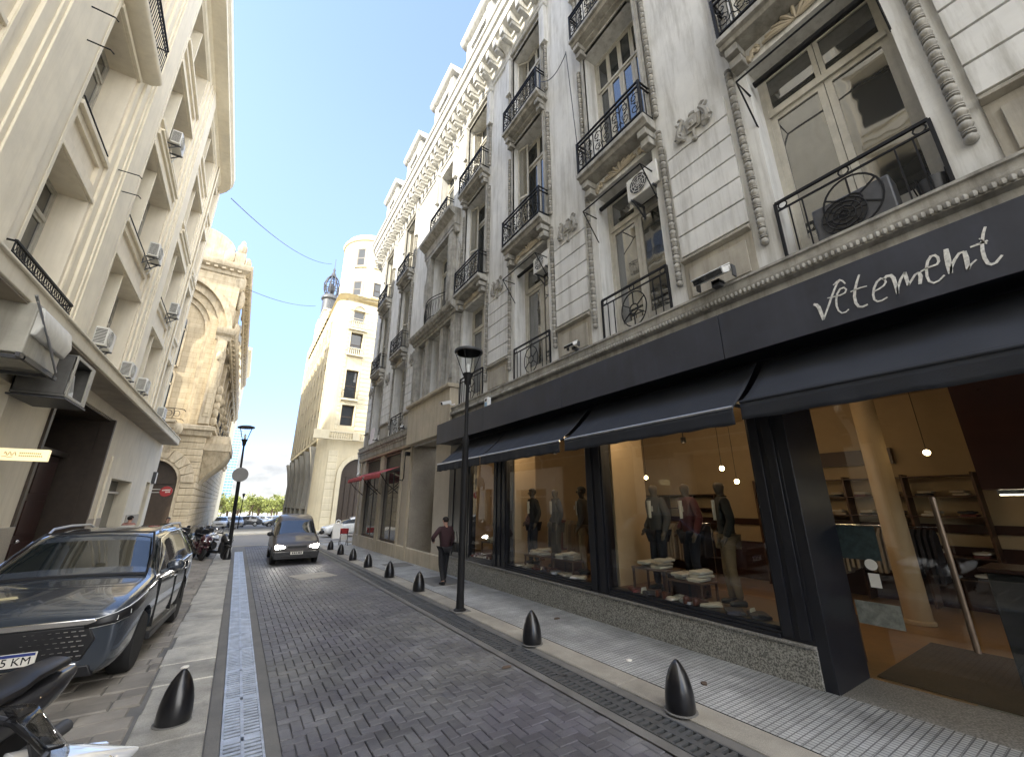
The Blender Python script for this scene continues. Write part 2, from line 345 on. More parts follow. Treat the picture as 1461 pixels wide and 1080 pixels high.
    # rows: world axes in camera coords (x right, y up, z forward)
    R = Matrix(((vX.x, vX.y, -vX.z),(vY.x, vY.y, -vY.z),(vZ.x, vZ.y, -vZ.z)))
    co.matrix_world = Matrix.Translation((0,0,2.03)) @ R.to_4x4()
    c.sensor_width = 36; c.lens = F/1461*36; c.clip_end = 6000; c.clip_start = .05
    SC.view_settings.view_transform = 'Standard'; SC.view_settings.look = 'None'; SC.view_settings.exposure = 2.3; SC.view_settings.gamma = 1
    SC.render.engine = 'CYCLES'; cy = SC.cycles; cy.use_denoising = True; cy.max_bounces = 8; cy.diffuse_bounces = 4; cy.glossy_bounces = 4; cy.transmission_bounces = 6; cy.transparent_max_bounces = 12
    cy.sample_clamp_indirect = 6; cy.caustics_reflective = False; cy.caustics_refractive = False; cy.use_adaptive_sampling = True; cy.adaptive_threshold = .012
WORLD()

# ------------------------------------------------------------------ ground
def strip(name, x0, x1, y0, y1, off, m, ny=1, brk=()):
    b = M(); ys = sorted(set([y0+(y1-y0)*i/ny for i in range(ny+1)]+[q for q in brk if y0<q<y1]))
    for a, c in zip(ys, ys[1:]): b.quad((x0,a,gz(a)+off),(x1,a,gz(a)+off),(x1,c,gz(c)+off),(x0,c,gz(c)+off))
    return struct(b.build(name, m, smooth=False))
def slabbox(b, x0, x1, y0, y1, off, th, ch=.008):
    za, zb = gz(y0)+off, gz(y1)+off; c = ch
    b.add([(x0+c,y0+c,za),(x1-c,y0+c,za),(x1-c,y1-c,zb),(x0+c,y1-c,zb),(x0,y0,za-c),(x1,y0,za-c),(x1,y1,zb-c),(x0,y1,zb-c),(x0,y0,za-th),(x1,y0,za-th),(x1,y1,zb-th),(x0,y1,zb-th)],
          [(0,1,2,3),(0,4,5,1),(1,5,6,2),(2,6,7,3),(3,7,4,0),(4,8,9,5),(5,9,10,6),(6,10,11,7),(7,11,8,4)])
def GROUND():
    strip('ground', -1500, 1500, -60, 3000, -.10, MT['plaza'], 1, (45,240))
    strip('road_bed', -4.3, 5.85, -12, 28.9, -.022, MT['concrete2'])
    strip('cross_street', -90, 90, 29.0, 41.2, -.03, MT['asphalt'])
    strip('plaza_pavement', -60, 60, 44.5, 58, -.03, MT['plaza'])
    strip('boulevard', -300, 300, 60, 95, -.05, MT['asphalt'], 1)
    # carriageway pavers, herringbone
    b = M(); W = .108; r = random.Random(3)
    x0, x1, y0, y1 = .66, 3.44, -.4, 28.6
    for i in range(-1, int((x1-x0)/W)+2):
        for j in range(-1, int((y1-y0)/W)+2):
            d = (i-j) % 4
            if d == 0: a = (i, j, 2, 1)
            elif d == 3: a = (i, j, 1, 2)
            else: continue
            ax0, ay0 = x0+a[0]*W, y0+a[1]*W; ax1, ay1 = ax0+a[2]*W, ay0+a[3]*W
            ax0, ax1 = max(ax0,x0), min(ax1,x1); ay0 = max(ay0,y0); ay1 = min(ay1,y1)
            if ax1-ax0 < .02 or ay1-ay0 < .02: continue
            g = .0032+r.random()*.002
            slabbox(b, ax0+g, ax1-g, ay0+g, ay1-g, r.uniform(-.003,.003)+.012*math.sin(PI*(ax0-x0)/2.8)-.006, .03, .006)
    struct(b.build('road_paving', MT['paver'], ang=20))
    # strips beside the drains and kerbs
    strip('channel_edge', .545, .655, -6, 27.5, .004, MT['concrete2'])
    strip('channel_edge', .095, .205, -6, 27.5, .006, MT['concrete2'])
    strip('channel_edge', 3.445, 3.565, -6, 28.4, .002, MT['concrete2'])
    strip('channel_edge', 3.935, 4.06, -6, 28.4, .006, MT['concrete2'])
    b = M(); r = random.Random(5); y = -3.0
    while y < 28.2:
        l = r.uniform(1.6,2.6); slabbox(b, 4.06, 4.42, y, min(28.3,y+l)-.008, .028, .08, .012); y += l
    struct(b.build('kerb', MT['concrete']))
    b = M(); b.box(0,1.44,0,31,-.05,0); o = b.build('pavement', MT['tiles'], smooth=False)
    o.location = (4.42,-3,gz(-3)+.03); o.rotation_euler.x = math.atan(-.0105); struct(o)
    strip('threshold', 5.86, 9.4, -4, 2.5, .022, MT['granite_cap'])
    # left: pale slabs, then worn setts
    b = M(); y = .2; k = 0
    while y < 28.0:
        l = r.choice((.55,.8,1.1,1.35,.95)); slabbox(b, -.52+r.uniform(-.03,.03), .085, y, y+l-.014, r.uniform(-.004,.008), .06, .012); y += l; k += 1
    struct(b.build('kerb_slabs', MT['slab']))
    b = M(); y = -1.0
    while y < 28.4:
        h = r.uniform(.26,.36); x = -4.0+r.uniform(-.2,0)
        while x < -.56:
            l = r.uniform(.35,.62); x2 = min(-.535, x+l)
            if x2-x > .08: slabbox(b, max(-4.0,x), x2-.01, y, y+h-.012, r.uniform(-.008,.006), .05, .014)
            x += l
        y += h
    struct(b.build('left_pavement', MT['sett']))
    # kerbs of the crossing (the far pavement in the sun)
    b = M(); b.box(-40,40,28.75,29.0,gz(28.9)-.1,gz(28.9)+.012); struct(b.build('crossing_kerb', MT['concrete']))
    b = M(); b.box(-60,60,41.2,44.5,gz(42)-.2,gz(42)+.10); struct(b.build('far_pavement', MT['plaza'], bevel=.02))
    # drain channels
    def grate(name, label, x0, x1, y0, y1, pitch, bar, m, z, rib):
        t = thing(name, label, 'drain', ((x0+x1)/2, y0, gz(y0)))
        t.rotation_euler.x = math.atan(-.0105); w = (x1-x0)/2; L = y1-y0
        f = M()
        for sx in (-1,1): f.box(sx*w, sx*(w-.022), 0, L, -.03, z+.004)
        f.box(-rib/2, rib/2, 0, L, -.03, z+.002)
        f.build('frame', m, t, bevel=.002)
        g = M(); y = .03; k = 0
        while y < L-.05:
            if k % 14 != 13: g.box(-w+.022, w-.022, y, y+bar, -.02, z)
            else: g.box(-w+.02, w-.02, y-.01, y+bar+.03, -.02, z+.002)
            y += pitch; k += 1
        g.build('bars', m, t, smooth=False)
        c = M(); c.box(-w+.001, w-.001, .01, L-.01, -.035, -.031); c.build('channel', MT['void'], t, smooth=False)
    grate('drain_grating', 'long bright galvanised drain grating left of the brick road', .21, .54, .2, 25.2, .070, .040, MT['steel'], .008, .03)
    grate('drain_grating', 'long dark iron drain grating along the right kerb', 3.57, 3.93, -.2, 27.5, .085, .042, MT['castiron'], .006, .075)
    # patches let into the surfaces
    b = M(); b.box(-.55,.55,-.5,.5,0,.016); o = b.build('manhole_cover', MT['concrete'], bevel=.004); o.location = (2.3,14.9,gz(14.9)+.004); o.rotation_euler.z = .25
    tag(o, 'pale square manhole cover in the brick road before the van', 'manhole')
    for (x,y,w,l,lab) in ((5.15,11.6,.5,.7,'dark pavement hatch beside the walking person'),(5.2,15.6,.45,.5,'dark pavement hatch beyond the walking person')):
        b = M(); b.box(-w,w,-l,l,0,.008); b.box(-w*.85,w*.85,-l*.85,l*.85,0,.012); o = b.build('manhole_cover', MT['concrete2'], bevel=.003); o.location = (x,y,gz(y)+.032); tag(o, lab, 'manhole')
GROUND()
# ------------------------------------------------------------------ facades and windows
def facade(b, O, U, N, u0, u1, z0, z1, ops, depth):
    """wall face with rectangular openings (u0,u1,z0,z1) and their reveals"""
    O = Vector((O[0],O[1],0)); U = Vector((U[0],U[1],0)); N = Vector((N[0],N[1],0)); Z = Vector((0,0,1))
    flip = U.cross(Z).dot(N) < 0
    P = lambda u, z, d=0: O+U*u+Z*z-N*d
    us = sorted(set([u0,u1]+[q for o in ops for q in o[:2] if u0<q<u1])); zs = sorted(set([z0,z1]+[q for o in ops for q in o[2:4] if z0<q<z1]))
    def face(a, c, d, e): b.quad(*((a,c,d,e) if not flip else (e,d,c,a)))
    for i in range(len(us)-1):
        for j in range(len(zs)-1):
            uc, zc = (us[i]+us[i+1])/2, (zs[j]+zs[j+1])/2
            if any(o[0]<uc<o[1] and o[2]<zc<o[3] for o in ops): continue
            face(P(us[i],zs[j]),P(us[i+1],zs[j]),P(us[i+1],zs[j+1]),P(us[i],zs[j+1]))
    for o in ops:
        a, c, d, e = o[:4]; dp = o[4] if len(o)>4 else depth
        face(P(a,d),P(a,e),P(a,e,dp),P(a,d,dp)); face(P(c,e),P(c,d),P(c,d,dp),P(c,e,dp))
        face(P(a,e),P(c,e),P(c,e,dp),P(a,e,dp)); face(P(c,d),P(a,d),P(a,d,dp),P(c,d,dp))
        # dark room behind the window
        k = b.k; b.k = 1; face(P(a,d,dp+.3),P(c,d,dp+.3),P(c,e,dp+.3),P(a,e,dp+.3)); b.k = k
def arc(cx, cz, r, a0, a1, n): return [(cx+r*math.cos(a0+(a1-a0)*i/n), cz+r*math.sin(a0+(a1-a0)*i/n)) for i in range(n+1)]

WCACHE = {}
def window(parent, key, w, h, loc, rot=0, style='french', fm='frame', gm='glass', d=.0, lab=None):
    """local: y along the wall, x into the wall, z up from the sill"""
    k = (key, round(w,2), round(h,2), style, fm, gm)
    if k in WCACHE: o = dpart(WCACHE[k], parent, loc, rot)
    else:
        f = M(); g = M(); hw = w/2; t = .065
        f.box(d, d+.10, -hw, -hw+t, 0, h); f.box(d, d+.10, hw-t, hw, 0, h); f.box(d, d+.10, -hw+t, hw-t, h-t, h); f.box(d-.03, d+.10, -hw+t, hw-t, 0, .07)
        def leaf(y0, y1, z0, z1, s=.07, base=0):
            f.box(d+.02,d+.075,y0,y0+s,z0,z1); f.box(d+.02,d+.075,y1-s,y1,z0,z1); f.box(d+.02,d+.075,y0+s,y1-s,z1-s,z1); f.box(d+.02,d+.075,y0+s,y1-s,z0,z0+s+base)
        i0, i1 = -hw+t, hw-t
        if style == 'french':
            zt = h*.76; f.box(d-.02,d+.11,i0,i1,zt,zt+.10); leaf(i0,-.005,.07,zt,.085,.32); leaf(.005,i1,.07,zt,.085,.32); leaf(i0,-.005,zt+.1,h-t,.06); leaf(.005,i1,zt+.1,h-t,.06)
        elif style == 'leaf4':
            zt = h*.72; q = (i1-i0)/4
            f.box(d-.01,d+.11,i0,i1,zt,zt+.07)
            for n in range(4): leaf(i0+q*n+.004,i0+q*(n+1)-.004,.07,zt,.07,.3); leaf(i0+q*n+.004,i0+q*(n+1)-.004,zt+.07,h-t,.05)
        elif style == 'pair':
            leaf(i0,-.005,.07,h-t,.06,.1); leaf(.005,i1,.07,h-t,.06,.1)
        elif style == 'sash':
            zt = h*.45; leaf(i0,i1,.07,zt,.06); leaf(i0,i1,zt,h-t,.06)
        elif style == 'grid':
            n = max(2, int(w/.55)); q = (i1-i0)/n
            for j in range(n): leaf(i0+q*j,i0+q*(j+1),.07,h*.7,.045); leaf(i0+q*j,i0+q*(j+1),h*.7,h-t,.045)
        g.box(d+.045, d+.055, i0, i1, .07, h-t)
        o = f.build('window', MT[fm], parent, loc, rot, smooth=False); g.build('glass', MT[gm], o, smooth=False); WCACHE[k] = o
    if lab: o['label'] = lab
    return o

def scroll_rail(b, L, h, circle=True):
    """first-floor guard: plain bars with a ringed star; local y along, x=0 plane, z up"""
    for z, r in ((h,.019),(h-.13,.012),(.05,.014)): b.box(-r,r,-L/2,L/2,z-r,z+r)
    for y in (-L/2,L/2): b.box(-.018,.018,y-.018,y+.018,0,h)
    R_ = .30; c = (h-.13+.05)/2+.0
    n = int(L/.155)
    for i in range(1,n):
        y = -L/2+L*i/n
        if abs(y) > R_+.03: b.box(-.008,.008,y-.008,y+.008,.05,h-.13)
    for y in (-L/2+.09, L/2-.09, 0): b.tube([(0,y+.055*math.cos(a*PI/6),h-.065+.055*math.sin(a*PI/6)) for a in range(12)],.010,5,True)
    b.tube([(0,(R_)*math.cos(a*PI/14),c+.36*math.sin(a*PI/14)) for a in range(28)],.013,5,True)
    b.tube([(0,.10*math.cos(a*PI/6),c+.10*math.sin(a*PI/6)) for a in range(12)],.014,5,True)
    for k in range(6):
        a = PI/6+k*PI/3; b.beam((0,.09*math.cos(a),c+.09*math.sin(a)),(0,R_*math.cos(a),c+.35*math.sin(a)),.018,.018,(1,0,0))
def ornate_rail(b, L, h, dep, seed=1):
    """upper balconies: two handrails, scrollwork panels, side returns of depth dep (towards +x)"""
    for z in (h,h-.12,.09): b.box(-.02,.02,-L/2,L/2,z-.016,z+.016)
    for sy in (-1,1):
        for z in (h,h-.12,.09): b.box(.02,dep,sy*L/2-.016,sy*L/2+.016,z-.014,z+.014)
        b.box(-.022,.022,sy*L/2-.022,sy*L/2+.022,0,h+.02)
        for x in (dep*.5,): b.box(x-.008,x+.008,sy*L/2-.008,sy*L/2+.008,.09,h-.12)
    n = max(4, int(L/.24)); q = L/n; lo, hi = .09, h-.12; m = (lo+hi)/2
    for i in range(n):
        y0 = -L/2+q*i; yc = y0+q/2
        if i: b.box(-.009,.009,y0-.009,y0+.009,lo,hi)
        s = 1 if i%2 else -1
        def sp(cz, r, d):
            return [(0, yc+s*r*(1-t/15)*math.cos(d*(t*.62)), cz+r*(1-t/15)*math.sin(d*(t*.62))) for t in range(13)]
        b.tube(sp(m+.14,q*.44,1),.011,4); b.tube(sp(m-.14,q*.44,-1),.011,4)
        b.tube([(0,yc,lo),(0,yc+s*q*.3,m-.05),(0,yc-s*q*.3,m+.05),(0,yc,hi)],.009,4)
        b.ell((0,yc,m),.016,.03,.03,6,4)
def beads(z0, z1, r=.062, per=.175):
    p = []; z = z0; k = 0
    p.append((.02,z))
    while z < z1-per:
        p += [(r*.5,z+.006),(r*.82,z+.022),(r,z+.058),(r*.82,z+.094),(r*.5,z+.110)]; z += .114
        for q in range(2): p += [(r*.5,z+.003),(r*.92,z+.007),(r*.92,z+.022),(r*.5,z+.026)]; z += .030
        k += 1
    p.append((.02,z)); return p
def shell(b, w, h):
    """carved shell spray over a window; local y along, x<0 is proud"""
    for k in range(9):
        a = PI*(k+.5)/9; ca, sa = math.cos(a), math.sin(a)
        b.tube([(-.02,.06*ca*w,.03),(-.055,.30*ca*w,h*(.1+.5*sa)),(-.04,.47*ca*w,h*(.12+.85*sa))],[.02,.035,.026],6)
    for s in (-1,1):
        pts = [(-.03,s*w*(.52+.035*t),h*.35-h*.05*t+.06*math.sin(t*.9)) for t in range(8)]
        b.tube(pts,[.03,.045,.03,.05,.03,.045,.03,.02],6)
        for t in range(5): b.ell((-.03,s*w*(.55+.055*t),h*.16+.03*math.sin(t*2.1)),.035,.05,.045,6,4)
def cartouche(b):
    """strapwork tablet with side scrolls and a drop"""
    b.prism([(-.13,-.15),(.13,-.15),(.17,.13),(0,.2),(-.17,.13)],'x',-.05,0)
    b.prism([(-.09,-.09),(.09,-.09),(.11,.09),(-.11,.09)],'x',-.085,-.05)
    b.ell((-.08,0,.0),.03,.05,.055,8,5)
    for s in (-1,1):
        pts = [(-.05, s*(.16+.13*math.sin(t*.5)), .2-.075*t+.02*math.cos(t)) for t in range(7)]
        b.tube(pts,[.03,.045,.05,.055,.055,.05,.03],7)
        b.tube([(-.06,s*(.27+.07*math.cos(t*.75)),-.12+.07*math.sin(t*.75)) for t in range(9)],[.035]*8+[.015],6)
        b.tube([(-.05,s*(.24+.06*math.cos(-t*.75)),.22+.06*math.sin(-t*.75)) for t in range(8)],[.03]*7+[.012],6)
    b.tube([(-.03,0,-.15),(-.04,0,-.24),(-.04,.0,-.33)],[.04,.03,.012],6); b.ell((-.04,0,-.36),.045,.055,.05,7,5); b.ell((-.02,0,.24),.04,.07,.05,7,5)

# ------------------------------------------------------------------ right: grey stuccoed apartment building over the shops
XR = 5.85
def RIGHT():
    T = thing('apartment_building', 'grey stuccoed building with beaded window strips and iron balconies over the dark clothing shop', 'building', (XR,10,0))
    p = lambda y, z, x=0: (x, y-10, z)     # world (XR+x, y, z) -> local
    bays = [(-2.33,0),(1.12,0),(4.59,0),(8.02,0),(11.46,0),(19.5,0),(23.4,0)]
    cy = 14.58
    b = M(); ops = []
    for y,_ in bays:
        ops += [(y-.80-10,y+.80-10,5.18,8.9,.42),(y-.82-10,y+.82-10,9.46,13.5,.42),(y-.80-10,y+.80-10,14.0,17.55,.42)]
    ops += [(cy-.62-10,cy+.62-10,6.1,8.7,.5),(cy-1.75-10,cy-.95-10,6.1,8.6,.3),(cy+.95-10,cy+1.75-10,6.1,8.6,.3),(cy-1.0-10,cy+1.0-10,9.46,12.9,.45),(cy-.8-10,cy+.8-10,14.0,17.55,.42)]
    facade(b,(0,0),(0,1),(-1,0),-15,15.6,4.3,18.5,ops,.4)
    # rounded end
    ar = [(1.25-1.25*math.cos(a*PI/16),15.6+1.25*math.sin(a*PI/16)) for a in range(9)]
    for (a, c) in zip(ar, ar[1:]+[(9,16.85)]): b.quad((a[0],a[1],-.5),(c[0],c[1],-.5),(c[0],c[1],18.5),(a[0],a[1],18.5)); 
    b.build('wall', [MT['plaster'],MT['void']], T, smooth=False)
    path = [(0,-15),(0,15.6)]+ar[1:]+[(5,16.85)]
    # string course above the shop: moulding with a rope
    prof = [(0,4.5),(.16,4.5),(.16,4.74),(.2,4.76),(.2,4.86),(.28,4.89),(.3,4.99),(.24,5.02),(.24,5.13),(.27,5.14),(.27,5.175),(.0,5.19)]
    b = M(); b.sweep([(0,-15),(0,2.42)],prof); b.sweep([(0,6.72),(0,15.6)]+ar[1:]+[(5,16.85)],[(o,z) for o,z in prof])
    b.build('string_course', MT['trim'], T)
    b = M()
    y = -15.0
    while y < 2.4:
        b.ell((-.285,y,4.935),.028,.034,.042,6,4); y += .062
    b.build('rope_moulding', MT['trim'], T)
    # first-floor piers: dado panels and rustic blocks
    edges = [(-3.2,-1.36,-1.25,.1)]
    piers = [(-1.2,.07),(2.18,3.57),(5.65,7.02),(9.02,10.45),(16.85,18.45),(20.55,22.35),(24.45,25.6)]
    for a, c in piers:
        b = M(); d = M(); a2, c2 = a+.12-10, c-.12-10; z = 6.12
        while z < 8.6: b.box(-.045,0.0,a2,c2,z+.017,z+.43-.017); z += .43
        b.box(-.004,.0,a2+.01,c2-.01,6.12,z)
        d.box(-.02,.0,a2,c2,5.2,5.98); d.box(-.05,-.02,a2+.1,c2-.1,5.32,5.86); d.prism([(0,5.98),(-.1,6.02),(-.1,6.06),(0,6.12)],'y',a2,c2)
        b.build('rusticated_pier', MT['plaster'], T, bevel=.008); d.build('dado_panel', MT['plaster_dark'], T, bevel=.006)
    # bead strips
    col = M(); col.lathe(beads(5.62,9.15),9); c0 = col.build('bead_moulding', MT['trim'], T, (-.035,-999,0), ang=80)
    col = M(); col.lathe(beads(9.5,13.3),9); c1 = col.build('bead_moulding', MT['trim'], T, (-.035,-999,0), ang=80)
    col = M(); col.lathe(beads(14.1,17.6),9); c2 = col.build('bead_moulding', MT['trim'], T, (-.035,-999,0), ang=80)
    first = True
    for y,_ in bays:
        for s in (-1,1):
            yy = y+s*1.03-10
            for c in (c0,c1,c2):
                if first: c.location = (-.035,yy,0)
                else: dpart(c,T,(-.035,yy,0))
            first = False
    # architraves
    for y,_ in bays:
        q = y-10
        for (h,z0,z1) in ((.82,9.5,13.5),(.80,14.0,17.55)):
            b = M()
            for o,w in ((.05,.12),(.085,.06)):
                b.box(-o,0,q-h-w,q-h-.0,z0,z1+w); b.box(-o,0,q+h,q+h+w,z0,z1+w); b.box(-o,0,q-h,q+h,z1,z1+w)
            b.prism([(0,z1+.2),(-.12,z1+.24),(-.14,z1+.3),(0,z1+.32)],'y',q-h-.2,q+h+.2)
            b.build('architrave', MT['trim'], T, smooth=False)
    # balconies
    def slab(y, z, w, m='trim', bl=.26):
        b = M(); q = y-10
        b.prism([(0,z-.24),(-.30,z-.20),(-.33,z-.12),(-.40,z-.11),(-.40,z),(0,z)],'y',q-w,q+w)
        for s in (-1,1):
            for k in (0,1): b.box(-.30+.08*k,0,q+s*(w-.16)-.1,q+s*(w-.16)+.1,z-.24-.2*(k+1)+.04,z-.24-.2*k-(.0 if k else .01))
        return b.build('balcony_slab', MT[m], T, bevel=.01)
    r0 = M(); ornate_rail(r0, 1.86, .92, .34); rail = None
    for i,(y,_) in enumerate(bays):
        for z in (9.46,14.0):
            slab(y,z,.98)
            if rail is None: rail = r0.build('balcony_railing', MT['iron'], T, p(y,z,-.36))
            else: dpart(rail,T,p(y,z,-.36))
    r1 = M(); scroll_rail(r1, 1.62, .98); g = None
    for i,(y,_) in enumerate(bays):
        if y > 23: continue
        if g is None: g = r1.build('window_guard', MT['iron'], T, p(y,5.2,-.02))
        else: dpart(g,T,p(y,5.2,-.02))
    # shell carvings, wall cartouches
    s = M(); shell(s,1.0,.26); sh = None
    for y,_ in bays:
        if sh is None: sh = s.build('shell_carving', MT['beige'], T, p(y,8.97))
        else: dpart(sh,T,p(y,8.97))
    s = M(); cartouche(s); ct = None
    for y in (2.86,6.32,9.74,17.55,21.45,25.0):
        if ct is None: ct = s.build('wall_cartouche', MT['trim'], T, p(y,8.62,-.03))
        else: dpart(ct,T,p(y,8.62,-.03))
    # windows
    for i,(y,_) in enumerate(bays):
        window(T,'r1',1.6,3.70,p(y,5.19,.38),0,'french','frame','glass_bright')
        window(T,'r2',1.64,4.0,p(y,9.48,.38),0,'leaf4' if i in (2,5) else 'french','frame','glass')
        window(T,'r3',1.6,3.53,p(y,14.02,.38),0,'french','frame','glass')
    sh = None
    for i,(y,_) in enumerate(bays):
        for z,h in ((9.5,3.95),(14.05,3.45)):
            if i == 2 and z < 12: continue
            for s_ in (-1,1):
                if sh is None:
                    b = M(); b.box(-.02,.02,0,.42,0,h); 
                    n = int(h/.07)
                    for k in range(n): b.box(-.027,.027,.05,.37,.06+k*.07,.06+k*.07+.035)
                    sh = {}
                if h not in sh:
                    b = M(); b.box(-.018,.018,0,.05,0,h); b.box(-.018,.018,.37,.42,0,h); b.box(-.018,.018,.05,.37,0,.1); b.box(-.018,.018,.05,.37,h-.08,h); b.box(-.018,.018,.05,.37,h*.48,h*.48+.08)
                    for k in range(int(h/.06)-2): b.beam((0,.05,.1+k*.06),(0,.37,.1+k*.06),.03,.008,(.5,0,.8))
                    sh[h] = b.build('shutter', MT['frame'], T, (0,0,-99), smooth=False); o = sh[h]
                else: o = dpart(sh[h],T,(0,0,0))
                o.location = p(y+s_*.80,z,.16); o.rotation_euler.z = (PI if s_>0 else 0) + s_*(.25+.5*RND.random()) + (0 if s_<0 else 0)
    # iron blind frames over first-floor windows
    fr = None
    for y in (1.12,4.59,8.02):
        if fr is None:
            b = M(); b.tube([(0,-.8,3.1),(-.42,-.8,3.1),(-.42,.8,3.1),(0,.8,3.1)],.016,6)
            for s_ in (-1,1): b.tube([(-.42,s_*.8,3.1),(.02,s_*.8,2.45)],.013,6)
            b.tube([(.1,-.75,3.35),(.1,.75,3.35)],.05,8); fr = b.build('blind_frame', MT['iron'], T, p(y,5.2))
        else: dpart(fr,T,p(y,5.2))
    # centre bay: projecting tripartite window, pediment cornices, stone panel below
    b = M(); q = cy-10; w = 2.15
    b.box(-.32,0,q-w,q+w,4.36,5.92); b.prism([(0,5.92),(-.40,5.92),(-.44,5.97),(-.44,6.06),(0,6.08)],'y',q-w-.05,q+w+.05)
    b.build('bay_panel', MT['beige'], T, bevel=.015)
    b = M()
    for s_ in (-1,1):
        b.box(-.26,0,q+s_*(w-.02),q+s_*1.76,6.08,8.72); b.box(-.20,0,q+s_*.95,q+s_*.63,6.08,8.72)
        for k in range(4): b.box(-.29,-.26,q+s_*(1.82+.08*k),q+s_*(1.86+.08*k),6.3,8.5)
        b.box(-.20,0,q+s_*1.36,q+s_*1.40,9.5,13.0); b.box(-.22,0,q+s_*1.02,q+s_*1.34,9.5,12.95)
        for k in range(3): b.box(-.25,-.22,q+s_*(1.07+.09*k),q+s_*(1.11+.09*k),9.8,12.7)
    b.box(-.26,0,q-w+.02,q+w-.02,8.72,8.84)
    b.prism([(0,8.84),(-.30,8.84),(-.34,8.95),(-.52,9.05),(-.56,9.18),(-.50,9.24),(0,9.26)],'y',q-w-.12,q+w+.12)
    y = q-w
    while y < q+w: b.box(-.44,-.3,y,y+.075,8.93,9.03); y += .14
    b.box(-.24,0,q-1.45,q+1.45,12.95,13.1); b.prism([(0,13.1),(-.26,13.12),(-.28,13.5),(-.34,13.55),(-.56,13.72),(-.58,13.86),(0,13.92)],'y',q-1.7,q+1.7)
    for s_ in (-1,1):
        b.prism([(0,12.8),(-.14,12.8),(-.3,13.3),(-.3,13.5),(0,13.5)],'y',q+s_*1.5,q+s_*1.66)
        b.tube([(-.05,q+s_*(1.62+.22*math.sin(t*.45)),12.4-.26*t) for t in range(9)],[.05,.07,.08,.07,.06,.08,.10,.09,.03],7)
    b.build('bay_cornice', MT['trim'], T)
    window(T,'rb',1.24,2.58,p(cy,6.1,.40),0,'french','frame','glass')
    for s_ in (-1,1): window(T,'rs',.8,2.5,p(cy+s_*1.35,6.1,.2),0,'sash','frame','glass')
    window(T,'rb2',2.0,3.42,p(cy,9.48,.4),0,'french','frame','glass'); window(T,'r3',1.6,3.53,p(cy,14.02,.38),0,'french','frame','glass')
    b = M(); n = 16; hh = .95
    pts = [(-.12-.42*math.sin(PI*i/n), -1.3+2.6*i/n) for i in range(n+1)]
    for z,r in ((hh,.02),(hh-.12,.014),(.08,.014)): b.tube([(x,y,z) for x,y in pts],r,6)
    for i in range(n*2+1):
        t = i/(2*n); b.tube([(-.12-.42*math.sin(PI*t),-1.3+2.6*t,.08),(-.12-.42*math.sin(PI*t)-.03,-1.3+2.6*t+.03*(-1)**i,.45),(-.12-.42*math.sin(PI*t),-1.3+2.6*t,hh-.12)],.010,4)
    b.build('balcony_railing', MT['iron'], T, p(cy,9.24))
    slab(cy,14.0,.98); dpart(rail,T,p(cy,14.0,-.36))
    # main cornice, modillions, scrolls
    b = M(); b.sweep(path,[(0,17.95),(.06,17.98),(.06,18.12),(.10,18.15),(.10,18.5),(.18,18.56),(.22,18.72),(.62,18.95),(.66,19.25),(.74,19.3),(.80,19.5),(.86,19.55),(.86,19.72),(.3,19.86),(0,19.9)])
    b.build('cornice', MT['plaster'], T, ang=25)
    b = M(); b.box(-.58,-.1,0,.2,18.52,18.9); b.box(-.50,-.1,.02,.18,18.36,18.519); y = -7.0; mo = None
    while y < 15.5:
        if mo is None: mo = b.build('modillion', MT['plaster'], T, (0,y,0))
        else: dpart(mo,T,(0,y,0))
        y += .52
    for k in range(1,9):
        a = k*PI/18; dpart(mo,T,(1.25-1.25*math.cos(a),15.6+1.25*math.sin(a),0),-a)
    con = M(); con.prism([(0,-1.0),(-.10,-1.0),(-.14,-.8),(-.12,-.45),(-.22,-.3),(-.42,-.2),(-.52,0),(-.45,.14),(0,.2)],'y',-.15,.15)
    for s_ in (-.155,.155): con.lathe([(.001,-.03),(.15,-.03),(.15,.03),(.001,.03)],12) if False else None
    con.tube([(-.34,-.18,-.02),(-.34,.18,-.02)],.17,10); con.tube([(-.1,-.16,-.88),(-.1,.16,-.88)],.09,8); con.box(-.16,0,-.12,.12,-2.6,-1.0)
    c0 = None
    for y in [q_+s_*1.03 for q_,_ in bays for s_ in (-1,1)]+[cy-1.03,cy+1.03]:
        if c0 is None: c0 = con.build('scroll_bracket', MT['plaster'], T, p(y,18.66))
        else: dpart(c0,T,p(y,18.66))
    # mansard and dormers
    b = M(); b.sweep(path,[(.2,19.86),(.16,20.3),(-.55,22.6),(-.9,23.0),(-6,23.6)]); b.build('roof', MT['slate'], T, ang=20)
    dm = M()
    dm.box(-.22,1.2,-1.1,-.72,19.88,22.0); dm.box(-.22,1.2,.72,1.1,19.88,22.0); dm.box(-.22,1.2,-.72,.72,21.55,22.0); dm.box(-.28,1.2,-1.12,1.12,19.88,20.35)
    dm.prism([(-.2,22.0),(-.34,22.05),(-.46,22.2),(-.48,22.34),(1.3,22.5),(1.3,22.0)],'y',-1.32,1.32)
    dm.prism([(-.9,22.42),(.9,22.42),(.35,22.75),(-.35,22.75)],'x',-.3,.3)
    for s_ in (-1,1): dm.box(-.27,-.2,s_*.76,s_*1.02,20.4,21.9)
    d0 = None
    for y in (-4.2,.15,4.5,10.9,14.58,18.9,23.1):
        if d0 is None:
            d0 = dm.build('dormer', MT['plaster'], T, p(y,0,-.25)); g_ = M(); g_.box(.05,.1,-.72,.72,20.35,21.55); g_.build('glass', MT['glass'], d0, smooth=False)
        else: dpart(d0,T,p(y,0,-.25))
    b = M(); b.box(1.6,2.6,9.2,10.6,22.5,24.2); b.box(1.6,2.6,-4,-2.8,22.5,24.4); b.build('chimney', MT['plaster'], T)
    # ground floor beyond the clothing shop: porch, pier, second shop
    b = M()
